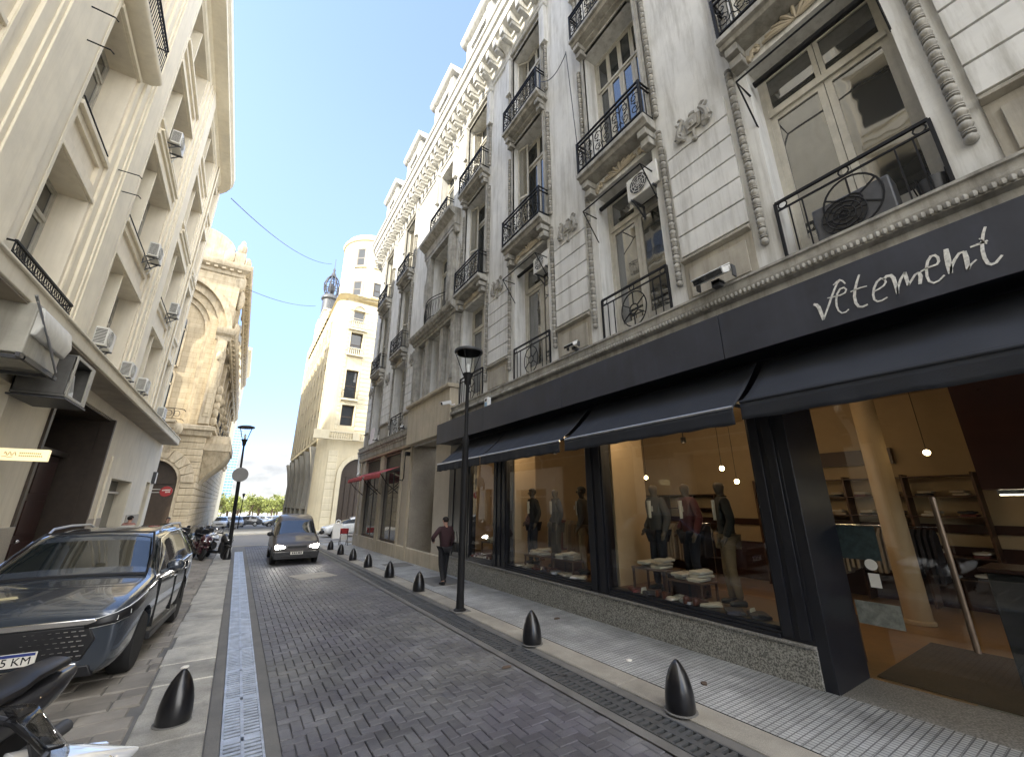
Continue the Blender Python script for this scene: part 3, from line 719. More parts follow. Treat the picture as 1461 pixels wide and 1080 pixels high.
    ops = [(14.15-10,16.55-10,-.6,4.36,1.3),(18.05-10,20.75-10,.35,4.28,.35),(21.3-10,24.3-10,.35,4.28,.35)]
    facade(b,(0,0),(0,1),(-1,0),2.86,15.6,-.6,4.5,ops,.3); b.build('shopfront_wall', [MT['granite_wall'],MT['void']], T, smooth=False)
    b = M(); b.sweep([(0,2.86),(0,15.6)]+ar[1:],[(0,-.6),(.05,-.6),(.05,.35),(0,.38)])
    for y in (16.75,17.9,20.9,21.2,24.4,25.4): b.box(-.07,0,y-10-.09,y-10+.09,-.5,4.36)
    b.prism([(0,4.36),(-.12,4.38),(-.15,4.48),(0,4.5)],'y',6.7,15.6)
    b.build('shopfront_trim', MT['beige'], T, smooth=False)
    b = M(); b.box(1.2,1.28,4.2,6.5,-.5,3.0); b.box(1.15,1.3,4.15,6.55,3.0,3.15)
    for k in range(2):
        for j in range(3): b.box(1.16,1.2,4.35+1.1*k,5.2+1.1*k,-.2+1.05*j,.7+1.05*j)
    b.build('porch_door', MT['frame_dark'], T, bevel=.01)
    for y0,y1 in ((18.05,20.75),(21.3,24.3)):
        b = M(); a, c = y0-10, y1-10
        b.box(.1,.16,a,c,3.45,3.52); b.box(.1,.16,a,a+.07,.35,4.28); b.box(.1,.16,c-.07,c,.35,4.28); b.box(.1,.16,(a+c)/2-.03,(a+c)/2+.03,.35,3.45); b.box(.08,.2,a,c,.35,.46)
        for k in range(int((c-a)/.12)): b.box(.11,.14,a+.08+.12*k,a+.12+.12*k,3.52,4.28)
        o = b.build('shop_window', MT['frame_dark'], T, smooth=False); g_ = M(); g_.box(.12,.13,a,c,.4,4.25); g_.build('glass', MT['glass_bright'], o, smooth=False)
    # rainwater elbow at the corner
    b = M(); b.tube([(-.12,15.75,4.9),(-.12,15.75,4.1),(-.12,15.65,3.75),(-.2,15.4,3.6)],.085,10); b.lathe([(.09,4.6),(.15,4.72),(.15,4.95),(.1,5.0)],10,(-.12,15.75,0)); b.build('downpipe', MT['white'], T)
    return T
RIGHT()
# ------------------------------------------------------------------ clothing shop in the ground floor
def SHOP():
    T = thing('clothing_shop', 'dark navy clothing shop with three lit display windows and a white handwritten name', 'shop', (XR,6,0))
    m = MT
    pl = mat('shop_plaster', (.50,.385,.25), .8, var=.1); wood = mat('shop_floor', (.34,.20,.09), .35, var=.25, scale=4); dark = mat('shop_dark_wood', (.045,.016,.011), .3, var=.3)
    L = lambda y: y-6
    b = M(); b.box(-.03,.25,L(2.53),L(6.0),-.25,.42); b.box(-.03,.25,L(6.005),L(9.6),-.25,.42); b.box(-.03,.25,L(9.605),L(12.84),-.25,.42); b.build('plinth', m['granite'], T, bevel=.006)
    b = M(); b.box(-.06,.27,L(2.53),L(6.0),.42,.455); b.box(-.06,.27,L(6.004),L(12.84),.42,.455); b.build('plinth_cap', m['granite_cap'], T, bevel=.008)
    b = M()
    for y0,y1 in ((2.53,2.9),(5.74,6.2),(9.23,9.89),(11.3,12.84)):
        b.box(-.01,.22,L(y0),L(y1),.455,3.95); w = (y1-y0); n = 2 if w<.5 else 3
        for k in range(n): b.box(-.035,-.01,L(y0)+w*(k+.18)/n,L(y0)+w*(k+.82)/n,.5,3.6)
    b.box(-.01,.9,L(2.40),L(2.53),-.1,3.95); b.box(.25,.9,L(2.50),L(2.56),0,3.95)
    for z0,z1,x in ((.455,.50,-.03),(.50,.54,-.005),(.54,.58,.02)): b.box(x,.2,L(2.9),L(5.74),z0,z1); b.box(x,.2,L(6.2),L(9.23),z0,z1); b.box(x,.2,L(9.89),L(11.3),z0,z1)
    b.box(.0,.2,L(2.53),L(12.84),3.45,3.95); b.box(.86,.95,L(-3),L(2.5),3.42,3.95); b.box(.0,.86,L(-3),L(2.4),3.78,3.95)
    b.box(-.52,.2,L(-3),L(12.84),3.951,3.99)
    b.build('shop_frame', m['navy_frame'], T, bevel=.006)
    f = None; ys = [-4.2,-.75,2.74,6.23,9.58,12.85]
    b = M()
    for a, c in zip(ys, ys[1:]): b.box(-.555,-.50,L(a)+.006,L(c)-.006,3.93,4.60)
    b.box(-.50,0,L(-4.2),L(12.84),4.575,4.597); b.box(-.50,-.02,L(12.80),L(12.842),3.99,4.57)
    b.box(-.49,-.48,L(-4.2),L(12.8),3.99,4.57)
    fas = b.build('fascia', m['navy'], T, bevel=.004)
    # handwritten name, measured on the fascia plane
    S = []
    def z3(pts): return [(1060+x/2.918, 250+y/2.918) for x,y in pts]
    def z4(pts): return [(1261+x/5.4, 220+y/5.4) for x,y in pts]
    S += [(z3([(294,538),(306,540),(316,550),(326,575),(336,602)]),.020),(z3([(336,602),(345,575),(358,540),(368,510),(380,478),(392,450),(402,440)]),.011),
          (z3([(376,458),(390,445),(402,436),(414,440),(426,452)]),.010),(z3([(352,512),(380,506),(405,500),(425,490),(430,476),(420,468),(404,474),(392,495),(388,520),(390,545),(398,564),(412,574),(428,570),(441,558)]),.010),
          (z3([(484,414),(474,445),(466,478),(464,505),(470,532),(482,547),(498,548),(520,538)]),.014),(z3([(448,486),(470,476),(492,468),(516,462)]),.008),
          (z3([(542,486),(566,474),(586,460),(595,445),(588,432),(574,430),(558,444),(546,470),(542,498),(547,518),(560,526),(578,522),(602,508)]),.011),
          (z4([(-5,970),(20,942),(55,935),(75,955),(92,1010),(108,1075)]),.018),(z4([(108,1075),(108,1030),(130,965),(162,910)]),.012),(z4([(162,910),(172,950),(190,1012)]),.016),(z4([(190,1012),(205,985),(240,930),(270,910)]),.010),(z4([(270,910),(284,940),(278,1002)]),.017),
          (z4([(285,905),(330,880),(375,862),(410,850),(424,825),(415,795),(392,779),(362,788),(338,825),(328,880),(332,940),(350,980),(385,993),(425,975),(468,932)]),.012),
          (z4([(478,732),(488,790),(500,850),(515,920)]),.024),(z4([(515,920),(520,875),(545,815),(580,765),(620,750)]),.012),(z4([(620,750),(636,800),(650,888)]),.019),(z4([(650,888),(672,850),(715,812)]),.008),
          (z4([(782,560),(766,610),(756,680),(760,740),(776,800),(802,842),(830,850),(865,836),(912,778)]),.014),(z4([(665,718),(720,698),(770,682),(800,665)]),.011),(z4([(735,650),(770,680),(795,690)]),.007)]
    F = 570.; vY = Vector((-389.5,-178,F)).normalized(); vX = Vector(((F*F+178**2)/389.5,-178,F)).normalized(); vZ = Vector((0,F*F/178,F)).normalized()
    b = M()
    for pts, w in S:
        q = []
        for px, py in pts:
            d = Vector((px-730.5,540-py,F)); t = 5.292/d.dot(vX); q.append((d.dot(vY)*t, 2.03+d.dot(vZ)*t))
        # a flat brush stroke of changing width, 4 mm thick
        n = len(q); prev = None; ring = []
        for i,(y,z) in enumerate(q):
            a, c = q[max(0,i-1)], q[min(n-1,i+1)]; ty, tz = c[0]-a[0], c[1]-a[1]; l = math.hypot(ty,tz) or 1
            ww = w*(.55+.45*math.sin(PI*(i+.6)/(n+.2)))*.9
            ring.append((y-tz/l*ww, z+ty/l*ww, y+tz/l*ww, z-ty/l*ww))
        vs = []
        for r in ring: vs += [(-.5552,L(r[0]),r[1]),(-.5552,L(r[2]),r[3]),(-.561,L(r[0]),r[1]),(-.561,L(r[2]),r[3])]
        fs = [(0,1,3,2),(4*n-4,4*n-2,4*n-1,4*n-3)]
        for i in range(n-1):
            o = 4*i; fs += [(o+2,o+3,o+7,o+6),(o,o+2,o+6,o+4),(o+3,o+1,o+5,o+7)]
        b.add(vs, fs)
    b.build('lettering', m['chalk'], fas, smooth=False)
    for y0,y1 in ((2.9,5.74),(6.2,9.23),(9.89,11.3)):
        b = M(); b.box(.05,.062,L(y0),L(y1),.58,3.45); b.build('display_window', m['shopglass'], T, smooth=False)
    b = M(); b.box(.90,.912,L(-3),L(2.4),.02,3.42); b.build('entrance_glass', m['shopglass'], T, smooth=False)
    b = M(); b.tube([(.82,L(1.38),.55),(.82,L(1.38),2.1)],.028,10); 
    for z in (.75,1.9): b.tube([(.82,L(1.38),z),(.90,L(1.38),z)],.014,8)
    b.build('door_handle', mat('bronze_bar',(.20,.15,.11),.4,metal=.7,var=.3), T)
    # interior shell
    b = M(); b.box(6.6,6.7,L(-6),L(12.84),-.1,4.5); b.box(.25,6.6,L(12.5),L(12.8),-.1,4.5); b.box(.95,6.6,L(-6),L(-5.8),-.1,4.5)
    b.box(.3,1.25,L(5.76),L(5.98),.55,4.4); b.box(.3,1.0,L(9.3),L(9.6),.55,4.4)
    b.build('interior_wall', pl, T)
    b = M(); b.box(.2,6.6,L(-6),L(12.8),4.42,4.49); b.build('ceiling', pl, T)
    b = M(); b.box(.9,6.6,L(-6),L(12.8),-.08,.026); b.build('shop_floor', wood, T, smooth=False)
    b = M(); b.box(.96,3.2,L(-1.5),L(2.35),.026,.04); b.build('doormat', mat('coir_mat', (.085,.058,.034), .95, var=.3, scale=5, bump=.3), T)
    b = M()
    for y0,y1 in ((2.6,5.74),(6.0,9.3),(9.6,12.5)): b.box(.22,1.5,L(y0),L(y1),.02,.575)
    b.build('display_platform', mat('platform_wood', (.16,.09,.05), .5, var=.25, scale=4), T)
    b = M(); b.box(6.5,6.62,L(-5.6),L(5.9),.03,1.2); b.box(6.5,6.62,L(6.0),L(12.4),.03,1.0); b.build('wall_panelling', dark, T)
    b = M(); b.box(3.2,6.6,L(-5.8),L(1.32),2.22,4.4); b.box(6.45,6.6,L(3),L(5.2),2.9,3.25); b.box(6.52,6.6,L(-5.5),L(12),1.45,1.62)
    b.build('bulkhead', dark, T)
    b = M(); b.lathe([(.22,.03),(.22,.08),(.19,.1),(.19,4.2),(.26,4.42)],24,(4.45,L(2.75),0)); b.build('interior_column', pl, T)
    b = M()
    for k in range(5):
        y = L(7.2+k*.95); b.box(6.1,6.6,y,y+.04,.03,2.3); 
        for z in (.5,1.0,1.45,1.9,2.3): b.box(6.1,6.6,y+.04,y+.95,z-.03,z)
    b.build('shelving', dark, T)
    r = random.Random(2)
    for (y0,y1,x,zz) in ((2.4,5.5,5.6,1.55),(6.5,8.8,4.6,1.5),(9.8,11.8,3.5,1.5)):
        rk = thing('clothes_rail', {2.4:'long chrome rail of hanging jackets deep in the shop behind the largest window',6.5:'chrome rail of hanging coats behind the middle display window',9.8:'chrome rail of hanging garments behind the smallest display window'}[y0], 'clothes rail', (XR+x,(y0+y1)/2,.03))
        w = (y1-y0)/2; b = M(); b.tube([(0,-w,0),(0,-w,zz),(0,w,zz),(0,w,0)],.016,8); b.build('rail', m['chrome'], rk)
        y = -w+.08; k = 0
        cols = [mat('cloth_%d'%i, c, .9, var=.2) for i,c in enumerate([(.02,.02,.03),(.12,.02,.025),(.25,.2,.15),(.05,.06,.09),(.3,.28,.25)])] if 'cl0' not in MT else MT['cl0']
        MT['cl0'] = cols
        for j in range(5):
            b = M()
            q = -w+.08+j*2*w/5
            while q < -w+2*w*(j+1)/5-.06:
                h = r.uniform(.75,1.0); b.prism([(-.2,zz-.16),(-.05,zz-.04),(.05,zz-.04),(.2,zz-.16),(.23,zz-h),(-.23,zz-h)],'y',q,q+.05); q += .09
            b.build('hanging_jacket', cols[(j*2)%5], rk)
    # warm lamps of the shop
    def spot(x,y,z,e,rad_=.05):
        l = D.lights.new('shop_lamp','POINT'); l.energy = e*.12; l.color = (1,.70,.42); l.shadow_soft_size = rad_
        o = D.objects.new('shop_lamp', l); COL.objects.link(o); o.location = (x,y,z)
    em = emis('lamp_lens', (1,.75,.42), 9.0); fx = None; k = 0
    for (x,y,e) in ((6.1,4.4,34),(6.1,3.4,26),(6.1,5.2,24),(6.1,7.2,32),(6.1,8.6,32),(6.15,10.5,24),(8.3,3.4,26),(9.6,6.4,22),(9.4,.6,20),(8.3,10.2,18)):
        spot(x,y,3.35,e); k += 1
        if fx is None:
            fx = thing('ceiling_spotlight','small warm ceiling spotlight inside the clothing shop','ceiling light',(x,y,3.55),0,'spotlights in the shop ceiling')
            b = M(); b.lathe([(.001,.15),(.06,.15),(.07,.02),(.055,.0)],14); b.tube([(0,0,.15),(0,0,.86)],.012,6); b.build('housing', m['black'], fx)
            b = M(); b.lathe([(.001,.008),(.05,.008)],14); b.build('lens', em, fx)
        else: dup(fx,(x,y,3.55))
    # counter at the till
    t = thing('sales_counter','black sales counter seen through the shop entrance glass','counter',(7.9,.45,.03))
    b = M(); b.box(-.3,.35,-2.2,.85,0,1.22); b.build('cabinet', m['black'], t, bevel=.01); b = M(); b.box(-.36,.4,-2.25,.9,1.22,1.27); b.build('worktop', dark, t, bevel=.008)
    b = M(); b.box(-.2,.25,-1.0,-.5,1.27,1.36); b.box(-.12,.2,-.2,.3,1.27,1.33); b.build('boxes', m['signwhite'], t)
    # papers stuck to the glass by the door
    for (y,z,w,h,lab,col) in ((2.16,.74,.22,.13,'pale paper notice stuck low on the entrance glass','paper'),(2.12,1.12,.055,.08,'small white notice on the entrance glass below the round sticker','signwhite'),(2.20,1.55,.20,.20,'dark green poster on the entrance glass','foliage2')):
        b = M(); b.box(-.002,.002,-w,w,-h,h); MT.setdefault('paper',mat('grey_paper',(.22,.23,.20),.7,var=.5,scale=12)); mm = MT.get(col) or mat('poster_green',(.03,.05,.05),.6,var=.6,scale=14); o = b.build('notice', mm, None, (6.742,y,z), smooth=False); tag(o,lab,'notice')
    b = M(); b.lathe([(.001,0),(.065,0),(.065,.004),(.001,.004)],20); o = b.build('sticker', m['signwhite'], None, (6.738,2.12,1.30)); o.rotation_euler.y = -PI/2; tag(o,'round white sticker on the entrance glass','sticker')
    # awnings
    def awning(y0, y1, lab, xf=4.93, zf=3.17, bar='alu', prof=None):
        t = thing('shop_awning', lab, 'awning', (5.82,(y0+y1)/2,3.9)); w = (y1-y0)/2
        xb, dz = -.06, zf-3.9; dx = xf-5.82; n = 8
        def grid(f, nu, nv):
            b = M(); b.add([f(u/nu, v/nv) for v in range(nv+1) for u in range(nu+1)], [(v*(nu+1)+u, v*(nu+1)+u+1, (v+1)*(nu+1)+u+1, (v+1)*(nu+1)+u) for v in range(nv) for u in range(nu)]); return b
        def cf(u, v):
            x = xb+(dx-xb)*v; return (x, -w+2*w*u, .02+(dz-.02)*v-.05*math.sin(PI*v)+.006*math.sin(u*23+1)*math.sin(PI*v)+.004*math.sin(u*51+v*4))
        c = grid(cf,48,10).build('canvas', m['navy_cloth'], t, ang=80); c.modifiers.new('thick','SOLIDIFY').thickness = .006
        v = grid(lambda u,q: (dx-.01+q*(.008*math.sin(u*37)+.005*math.sin(u*90+2)), -w+2*w*u, dz-.02-q*(.20+.006*math.sin(u*43))),80,4).build('valance', m['navy_cloth'], t, ang=80); v.modifiers.new('thick','SOLIDIFY').thickness = .005
        b = M(); b.tube([(dx,-w,dz),(dx,w,dz)],.022,10); b.build('front_bar', m[bar], t)
        for s in (-1,1):
            b = M(); b.beam((dx,s*(w-.12),dz),(-.35,s*(w-.3),dz-.02+.18),.03,.045); b.beam((-.35,s*(w-.3),dz+.16),(.0,s*(w-.12),dz+.1),.03,.045); b.build('folding_arm', m['iron'], t)
    awning(9.05,11.75,'dark navy shop awning furthest from the camera, past the lamp post, pale front bar')
    awning(5.90,9.0,'dark navy shop awning with bright front bar over the middle display window')
    awning(2.55,5.74,'dark navy shop awning over the largest window with three mannequins')
    awning(-2.2,2.44,'dark navy shop awning over the shop entrance, nearest the camera',4.9,3.2,'navy_cloth')
SHOP()

# ------------------------------------------------------------------ left: cream office building
def LEFTB():
    XL = -4.5; YE = 29.0
    T = thing('office_building','tall cream plastered building with deep windows and a long flat canopy','building',(XL,12,0)); L = lambda y: y-12
    m = MT
    wins = [(-7.5,-5.0),(-1.0,2.4),(5.6,8.2),(11.0,13.05),(15.7,19.5),(22.1,25.3),(26.85,28.3)]
    floors = [(5.6,9.42),(10.75,13.75),(15.0,17.65),(18.95,21.15)]
    b = M(); ops = []
    for a, c in wins:
        for f,(z0,z1) in enumerate(floors): ops.append((L(a),L(c),z0,z1,.62))
        for z0,z1 in ((9.85,10.42),(18.05,18.6)): ops.append((L(a)+.12,L(c)-.12,z0,z1,.09))
    facade(b,(0,0),(0,1),(1,0),L(-10),L(YE),5.06,22.4,ops,.62)
    for a, c in wins:
        for z0,z1 in ((9.85,10.42),(18.05,18.6)): b.quad((-.09,L(a)+.12,z0),(-.09,L(a)+.12,z1),(-.09,L(c)-.12,z1),(-.09,L(c)-.12,z0))
    # unseen end wall, slanted to let the sun into the crossing, back and roof
    E = [(0,L(YE)),(-24,L(YE)-7.6),(-24,L(-10)),(0,L(-10))]
    for p, q in ((E[0],E[1]),(E[1],E[2]),(E[2],E[3])): b.quad((p[0],p[1],-.8),(q[0],q[1],-.8),(q[0],q[1],22.4),(p[0],p[1],22.4))
    b.add([(p[0],p[1],22.4) for p in E],[(0,1,2,3)])
    b.box(-24,-.7,L(-10),L(7.6),22.4,26.4); b.box(-36,-24,L(-10),L(33.0),-.8,36.3)  # tall rear wing is added out of view to shade the ivory building
    b.build('wall',[m['cream'],m['void']],T,smooth=False)
    # piers
    pier = [(-4.9,-1.1),(2.5,5.5),(8.3,10.9),(13.15,15.6),(19.6,22.0),(25.4,26.75),(28.4,29.0)]
    for a, c in pier:
        b = M(); w = c-a
        b.box(.0,.05,L(a)+.02,L(c)-.02,5.42,22.05)
        b.box(.05,.07,L(a)+.02,L(a)+.14,5.42,22.0); b.box(.05,.07,L(c)-.14,L(c)-.02,5.42,22.0)
        if w > 1.2:
            q = L((a+c)/2); hw = w/2-.36
            b.box(.05,.12,q-hw,q+hw,5.42,21.9)
            b.box(.12,.16,q-hw+.30,q+hw-.30,5.42,21.9)
            b.box(.16,.2,q-hw+.42,q+hw-.42,5.42,21.9)
        b.build('pier',m['cream2'],T,bevel=.012)
    for a, c in wins:
        for grp in ((( 13.78,13.92,.09),(13.92,14.25,.05),(14.25,14.42,.13),(14.42,14.5,.2)),((17.68,17.8,.09),(17.8,17.85,.03),(17.85,17.95,.06)),((9.45,9.55,.06),),((10.62,10.74,.10),),((14.86,14.99,.10),),((18.82,18.94,.10),)):
            b = M()
            for z0,z1,o in grp: b.box(0,o,L(a)-.08,L(c)+.08,z0,z1)
            b.build('window_moulding',m['cream2'],T,bevel=.01)
    # eaves
    ea = M(); path = [(0,L(YE)),(0,L(-10))]
    ar = [(-1.2+1.2*math.cos(k*PI/12),L(27.4)+1.2*math.sin(k*PI/12)*1.0) for k in range(7)]
    path = [(-4,L(28.6))]+[(p[0],p[1]) for p in ar[::-1]]+[(0,L(-10))]
    ea.sweep(path,[(0,21.2),(.08,21.25),(.08,21.5),(.16,21.55),(.2,21.62),(.72,21.66),(.74,21.8),(.84,21.9),(.86,22.2),(.5,22.5),(-.3,22.6)])
    ea.build('eaves',m['cream2'],T,ang=25)
    # canopy
    b = M(); b.box(0,1.2,L(-10),L(28.5),5.09,5.40); b.box(.9,1.24,L(-10),L(28.52),5.36,5.42); b.build('canopy',m['cream2'],T,bevel=.02)
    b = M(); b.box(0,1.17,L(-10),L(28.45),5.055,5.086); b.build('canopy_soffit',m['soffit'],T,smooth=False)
    # ground floor
    b = M(); gx = .5
    g = [(L(7.0),L(11.4),-.6,4.2,1.6),(L(13.5),L(18.6),-.6,4.72,1.5),(L(20.2),L(24.2),-.8,2.9,.5),(L(26.8),L(28.5),-.8,3.05,.6),(L(-6),L(5),-.5,4.2,1.0)]
    facade(b,(gx,0),(0,1),(1,0),L(-10),L(YE),-.8,5.06,g,1.0); b.quad((gx,L(YE),-.8),(-6,L(YE)-2,-.8),(-6,L(YE)-2,5.06),(gx,L(YE),5.06))
    b.build('ground_floor_wall',[m['cream'],m['void']],T,smooth=False)
    b = M()
    for a,c in ((11.4,13.5),(18.6,20.2),(24.2,26.8),(5,7)):
        b = M(); b.box(gx,gx+.06,L(a),L(c),-.8,1.55); b.build('dado',m['granite_wall'],T,bevel=.01)
    b = M()
    for a in (13.5,18.6): b.box(gx-.3,gx+.05,L(a)-.1 if a<15 else L(a)-.05,L(a)+.05 if a<15 else L(a)+.1,-.6,4.72)
    b.box(gx-.9,gx-.8,L(13.6),L(18.5),3.4,3.55); b.box(gx-1.5,gx-.3,L(18.56),L(18.6)+.02,-.6,4.715); b.box(gx-1.5,gx-.3,L(13.48),L(13.54),-.6,4.715); b.box(gx-1.5,gx-.05,L(13.54),L(18.56),4.66,4.715); b.build('entrance_frame',m['frame_dark'],T,bevel=.01)
    for k,(y0,y1) in enumerate(((13.7,15.2),(15.25,16.75),(16.8,18.4))):
        b = M(); b.box(gx-1.0,gx-.94,L(y0),L(y1),-.5,3.38)
        for z in (0.1,1.2,2.3): b.box(gx-.95,gx-.91,L(y0)+.15,L(y1)-.15,z,z+.9)
        o = b.build('entrance_door',mat('oxblood_door',(.05,.016,.012),.35,var=.3) if k==0 else D.materials['oxblood_door'],T,bevel=.008)
        h = M(); h.ell((gx-.86,L(y0)+.2,1.05),.05,.05,.05,10,6); h.build('door_knob',m['chrome'],o)
    for (a,c,z1) in ((20.2,24.2,2.9),(26.8,28.5,3.05)):
        b = M(); b.box(gx-.5,gx+.02,L(a),L(a)+.12,-.8,z1); b.box(gx-.5,gx+.02,L(c)-.5,L(c),-.8,z1); b.box(gx-.4,gx-.3,L(a),L(c),z1-.5,z1-.42); b.build('door_surround',m['cream2'],T,bevel=.01)
        b = M(); b.box(gx-.45,gx-.42,L(a)+.1,L(c)-.1,-.7,z1); b.build('shop_door',m['glass'],T,smooth=False)
    b = M(); b.tube([(gx+.06,L(19.4),-.5),(gx+.06,L(19.4),3.6)],.035,8); b.build('downpipe',m['cream2'],T)
    # windows
    for a, c in wins[2:]:
        w = c-a; y = (a+c)/2
        for f,(z0,z1) in enumerate(floors):
            window(T,'L',w,z1-z0-.01,(-.56,L(y),z0+.005),PI,'french' if w<2.7 else 'grid','frame','glass_bright' if f%2 else 'glass')
            if w > 2.7:
                b = M(); b.box(-.52,.0,-.05,.05,0,z1-z0-.02); b.build('mullion',m['cream2'],T,(-.06,L(y)-w*.1,z0+.01),smooth=False)
    # balcony rails
    def rail(y0,y1,h):
        b = M(); Ln = (y1-y0)
        for z,r in ((h,.022),(h-.22,.012),(.08,.014)): b.box(-r,r,-Ln/2,Ln/2,z-r,z+r)
        n = int(Ln/.115)
        for k in range(n+1):
            y = -Ln/2+Ln*k/n; b.box(-.008,.008,y-.008,y+.008,0,h-.22 if k%4 else h)
            if k<n: b.tube([(0,y+Ln/n/2+.045*math.cos(t*PI/4),h-.11+.08*math.sin(t*PI/4)) for t in range(8)],.008,4,True)
        for s in (-1,1): b.box(-.45,0,s*Ln/2-.014,s*Ln/2+.014,h-.03,h); b.box(-.45,0,s*Ln/2-.01,s*Ln/2+.01,.1,.13)
        return b
    rail(10.3,13.4,1.28).build('balcony_railing',m['iron'],T,(.25,L(11.85),5.4))
    rail(10.95,13.1,.95).build('balcony_railing',m['iron'],T,(.42,L(12.02),14.32))
    b = M(); b.prism([(0,14.0),(.25,14.0),(.42,14.12),(.46,14.18),(.46,14.32),(0,14.32)],'y',L(10.7),L(13.35)); b.build('balcony_slab',m['cream2'],T,bevel=.01)
    b = M()
    for a, c in wins[2:6]:
        b = M(); b.tube([(.03,L(a)+.02,10.92),(.03,L(c)-.02,10.92)],.018,6); b.build('guard_bar',m['iron'],T)
    for y,z in ((9.6,12.0),(13.6,11.0),(14.0,10.6),(9.9,11.4)):
        b = M(); b.tube([(.1,L(y),z),(.55,L(y)+.05,z+.05),(.62,L(y)+.05,z-.02)],.016,6); b.build('flag_holder',m['iron'],T)
LEFTB()

# ------------------------------------------------------------------ ornate ochre building across the side street
def ORNATE():
    X0, Y0 = -3.2, 42.0
    T = thing('ornate_building','ornate ochre stone building with a giant niche arch and rusticated base across the side street','building',(X0,Y0,0)); m = MT
    px = lambda x: x-X0
    zb = -1.0
    b = M()   # core volume
    b.box(-24,-.45,1.0,46,zb,23.2); b.box(-22,-1.2,2.5,44,23.2,25.2)
    b.build('wall',m['yellow'],T,smooth=False)
    # base: rusticated courses, front and side, with the arched doorway
    b = M(); z = zb; cx = px(-6.15); r = 1.95; sp = 3.6
    while z < 7.4:
        h = .52; za, zc = z+.03, z+h
        # front course, cut by the arch
        xr = -.02
        if zc < sp: xa = cx+r
        else:
            dz = max(0, (za+zc)/2-sp); xa = cx+math.sqrt(max(0,r*r-dz*dz)) if dz < r else None
        if xa is not None:
            b.box(xa,xr,.0,1.0,za,zc); b.box(-24,2*cx-xa,.0,1.0,za,zc)
        else: b.box(-24,xr,.0,1.0,za,zc)
        b.box(-.46,-.02,.0,46,za,zc) if False else b.box(-.5,-.02,1.0,46,za,zc)
        z += h
    b.build('rusticated_base',m['yellow'],T,bevel=.03)
    b = M()   # voussoir ring and inner ring
    for k in range(11):
        a0, a1 = PI*(k+.04)/11, PI*(k+.96)/11
        b.prism([(cx+r*math.cos(a0),sp+r*math.sin(a0)),(cx+(r+.85)*math.cos(a0),sp+(r+.85)*math.sin(a0)),(cx+(r+.85)*math.cos(a1),sp+(r+.85)*math.sin(a1)),(cx+r*math.cos(a1),sp+r*math.sin(a1))],'y',-.12,.3)
    pts = arc(cx,sp,r,0,PI,16)+[(cx-r,zb),(cx-r+.22,zb)]+arc(cx,sp,r-.22,PI,0,16)+[(cx+r-.22,zb),(cx+r,zb)]
    b.prism(pts,'y',-.05,.8); b.build('door_arch',m['yellow2'],T,bevel=.02)
    b = M(); b.prism(arc(cx,sp,r-.2,0,PI,16)+[(cx-r+.2,zb),(cx+r-.2,zb)],'y',.75,.85); b.box(cx-.03,cx+.03,.68,.75,zb,sp); b.box(cx-r+.2,cx+r-.2,.65,.75,sp-.1,sp+.1)
    b.build('arched_door',m['frame_dark'],T,smooth=False)
    # shell-like hood under the balcony and the balcony itself
    b = M(); prof = [(.0,5.6),(.25,6.2),(.6,6.9),(.75,7.6),(1.0,7.75),(1.05,8.05),(.95,8.15),(1.15,8.2),(1.15,8.4),(0,8.42)]
    b.sweep([(-9,0),(-2.1,0)][::-1],[(o,z) for o,z in prof]); 
    b.sweep([(0,46),(0,0),(-2.1,0)],[(0,7.3),(.25,7.4),(.3,7.75),(.5,7.85),(.5,8.15),(0,8.3)])
    b.ell((-1.9,-.75,7.75),.35,.3,.5,8,6); b.ell((-2.0,-.5,7.1),.25,.25,.5,8,6); b.build('balcony_hood',m['yellow2'],T)
    b = M(); pl = [(-9,-1.0),(-2.0,-1.0),(-1.75,-.7),(-1.75,0)]
    for z,rr in ((9.3,.03),(8.5,.025)): b.tube([(x,y,z) for x,y in pl],rr,5)
    x = -8.9
    while x < -2.0:
        b.tube([(x,-1.0,8.5),(x+.12,-1.05,8.9),(x,-1.0,9.3)],.02,4); b.tube([(x+.25+.2*math.cos(t*PI/4),-1.0,8.9+.24*math.sin(t*PI/4)) for t in range(8)],.02,4,True); x += .5
    b.tube([(-3.9+.6*math.cos(t*PI/6),-1.02,9.15+.5*math.sin(t*PI/6)) for t in range(7)],.04,5); b.build('balcony_railing',m['iron'],T)
    # giant niche: stepped elliptical arches on a recessed wall
    ax, az = px(-7.4), 16.4
    def el(rx, rz, a0, a1, n=22): return [(ax+rx*math.cos(a0+(a1-a0)*i/n), az+rz*math.sin(a0+(a1-a0)*i/n)) for i in range(n+1)]
    for rx, rz, y0, y1, top, mm in ((3.95,4.85,-.05,.22,22.8,'yellow'),(3.35,4.2,.22,.5,22.4,'yellow2'),(2.75,3.55,.5,.78,21.8,'yellow'),(2.35,3.1,.78,.99,21.2,'yellow2')):
        b = M(); xr = -.02 if y0<0 else ax+rx+.75
        xl = ax-rx-.8
        pts = [(xr,8.4),(xr,top),(xl,top),(xl,8.4),(ax-rx,8.4)]+el(rx,rz,PI,0)+[(ax+rx,8.4)]
        b.prism(pts,'y',y0,y1); b.build('niche_arch',m[mm],T,ang=25)
    b = M()
    ring = el(4.35,5.3,PI,0,26)+el(3.95,4.85,0,PI,26); b.prism(ring,'y',-.28,-.05)
    for x0,x1 in ((-.75,-.05),): b.box(x0,x1,-.22,-.05,8.4,16.2)
    b.sweep([(0.02,46),(.02,-.05),(-.95,-.05)],[(0,15.9),(.12,15.95),(.2,16.3),(.42,16.5),(.55,16.85),(.55,17.05),(0,17.2)])
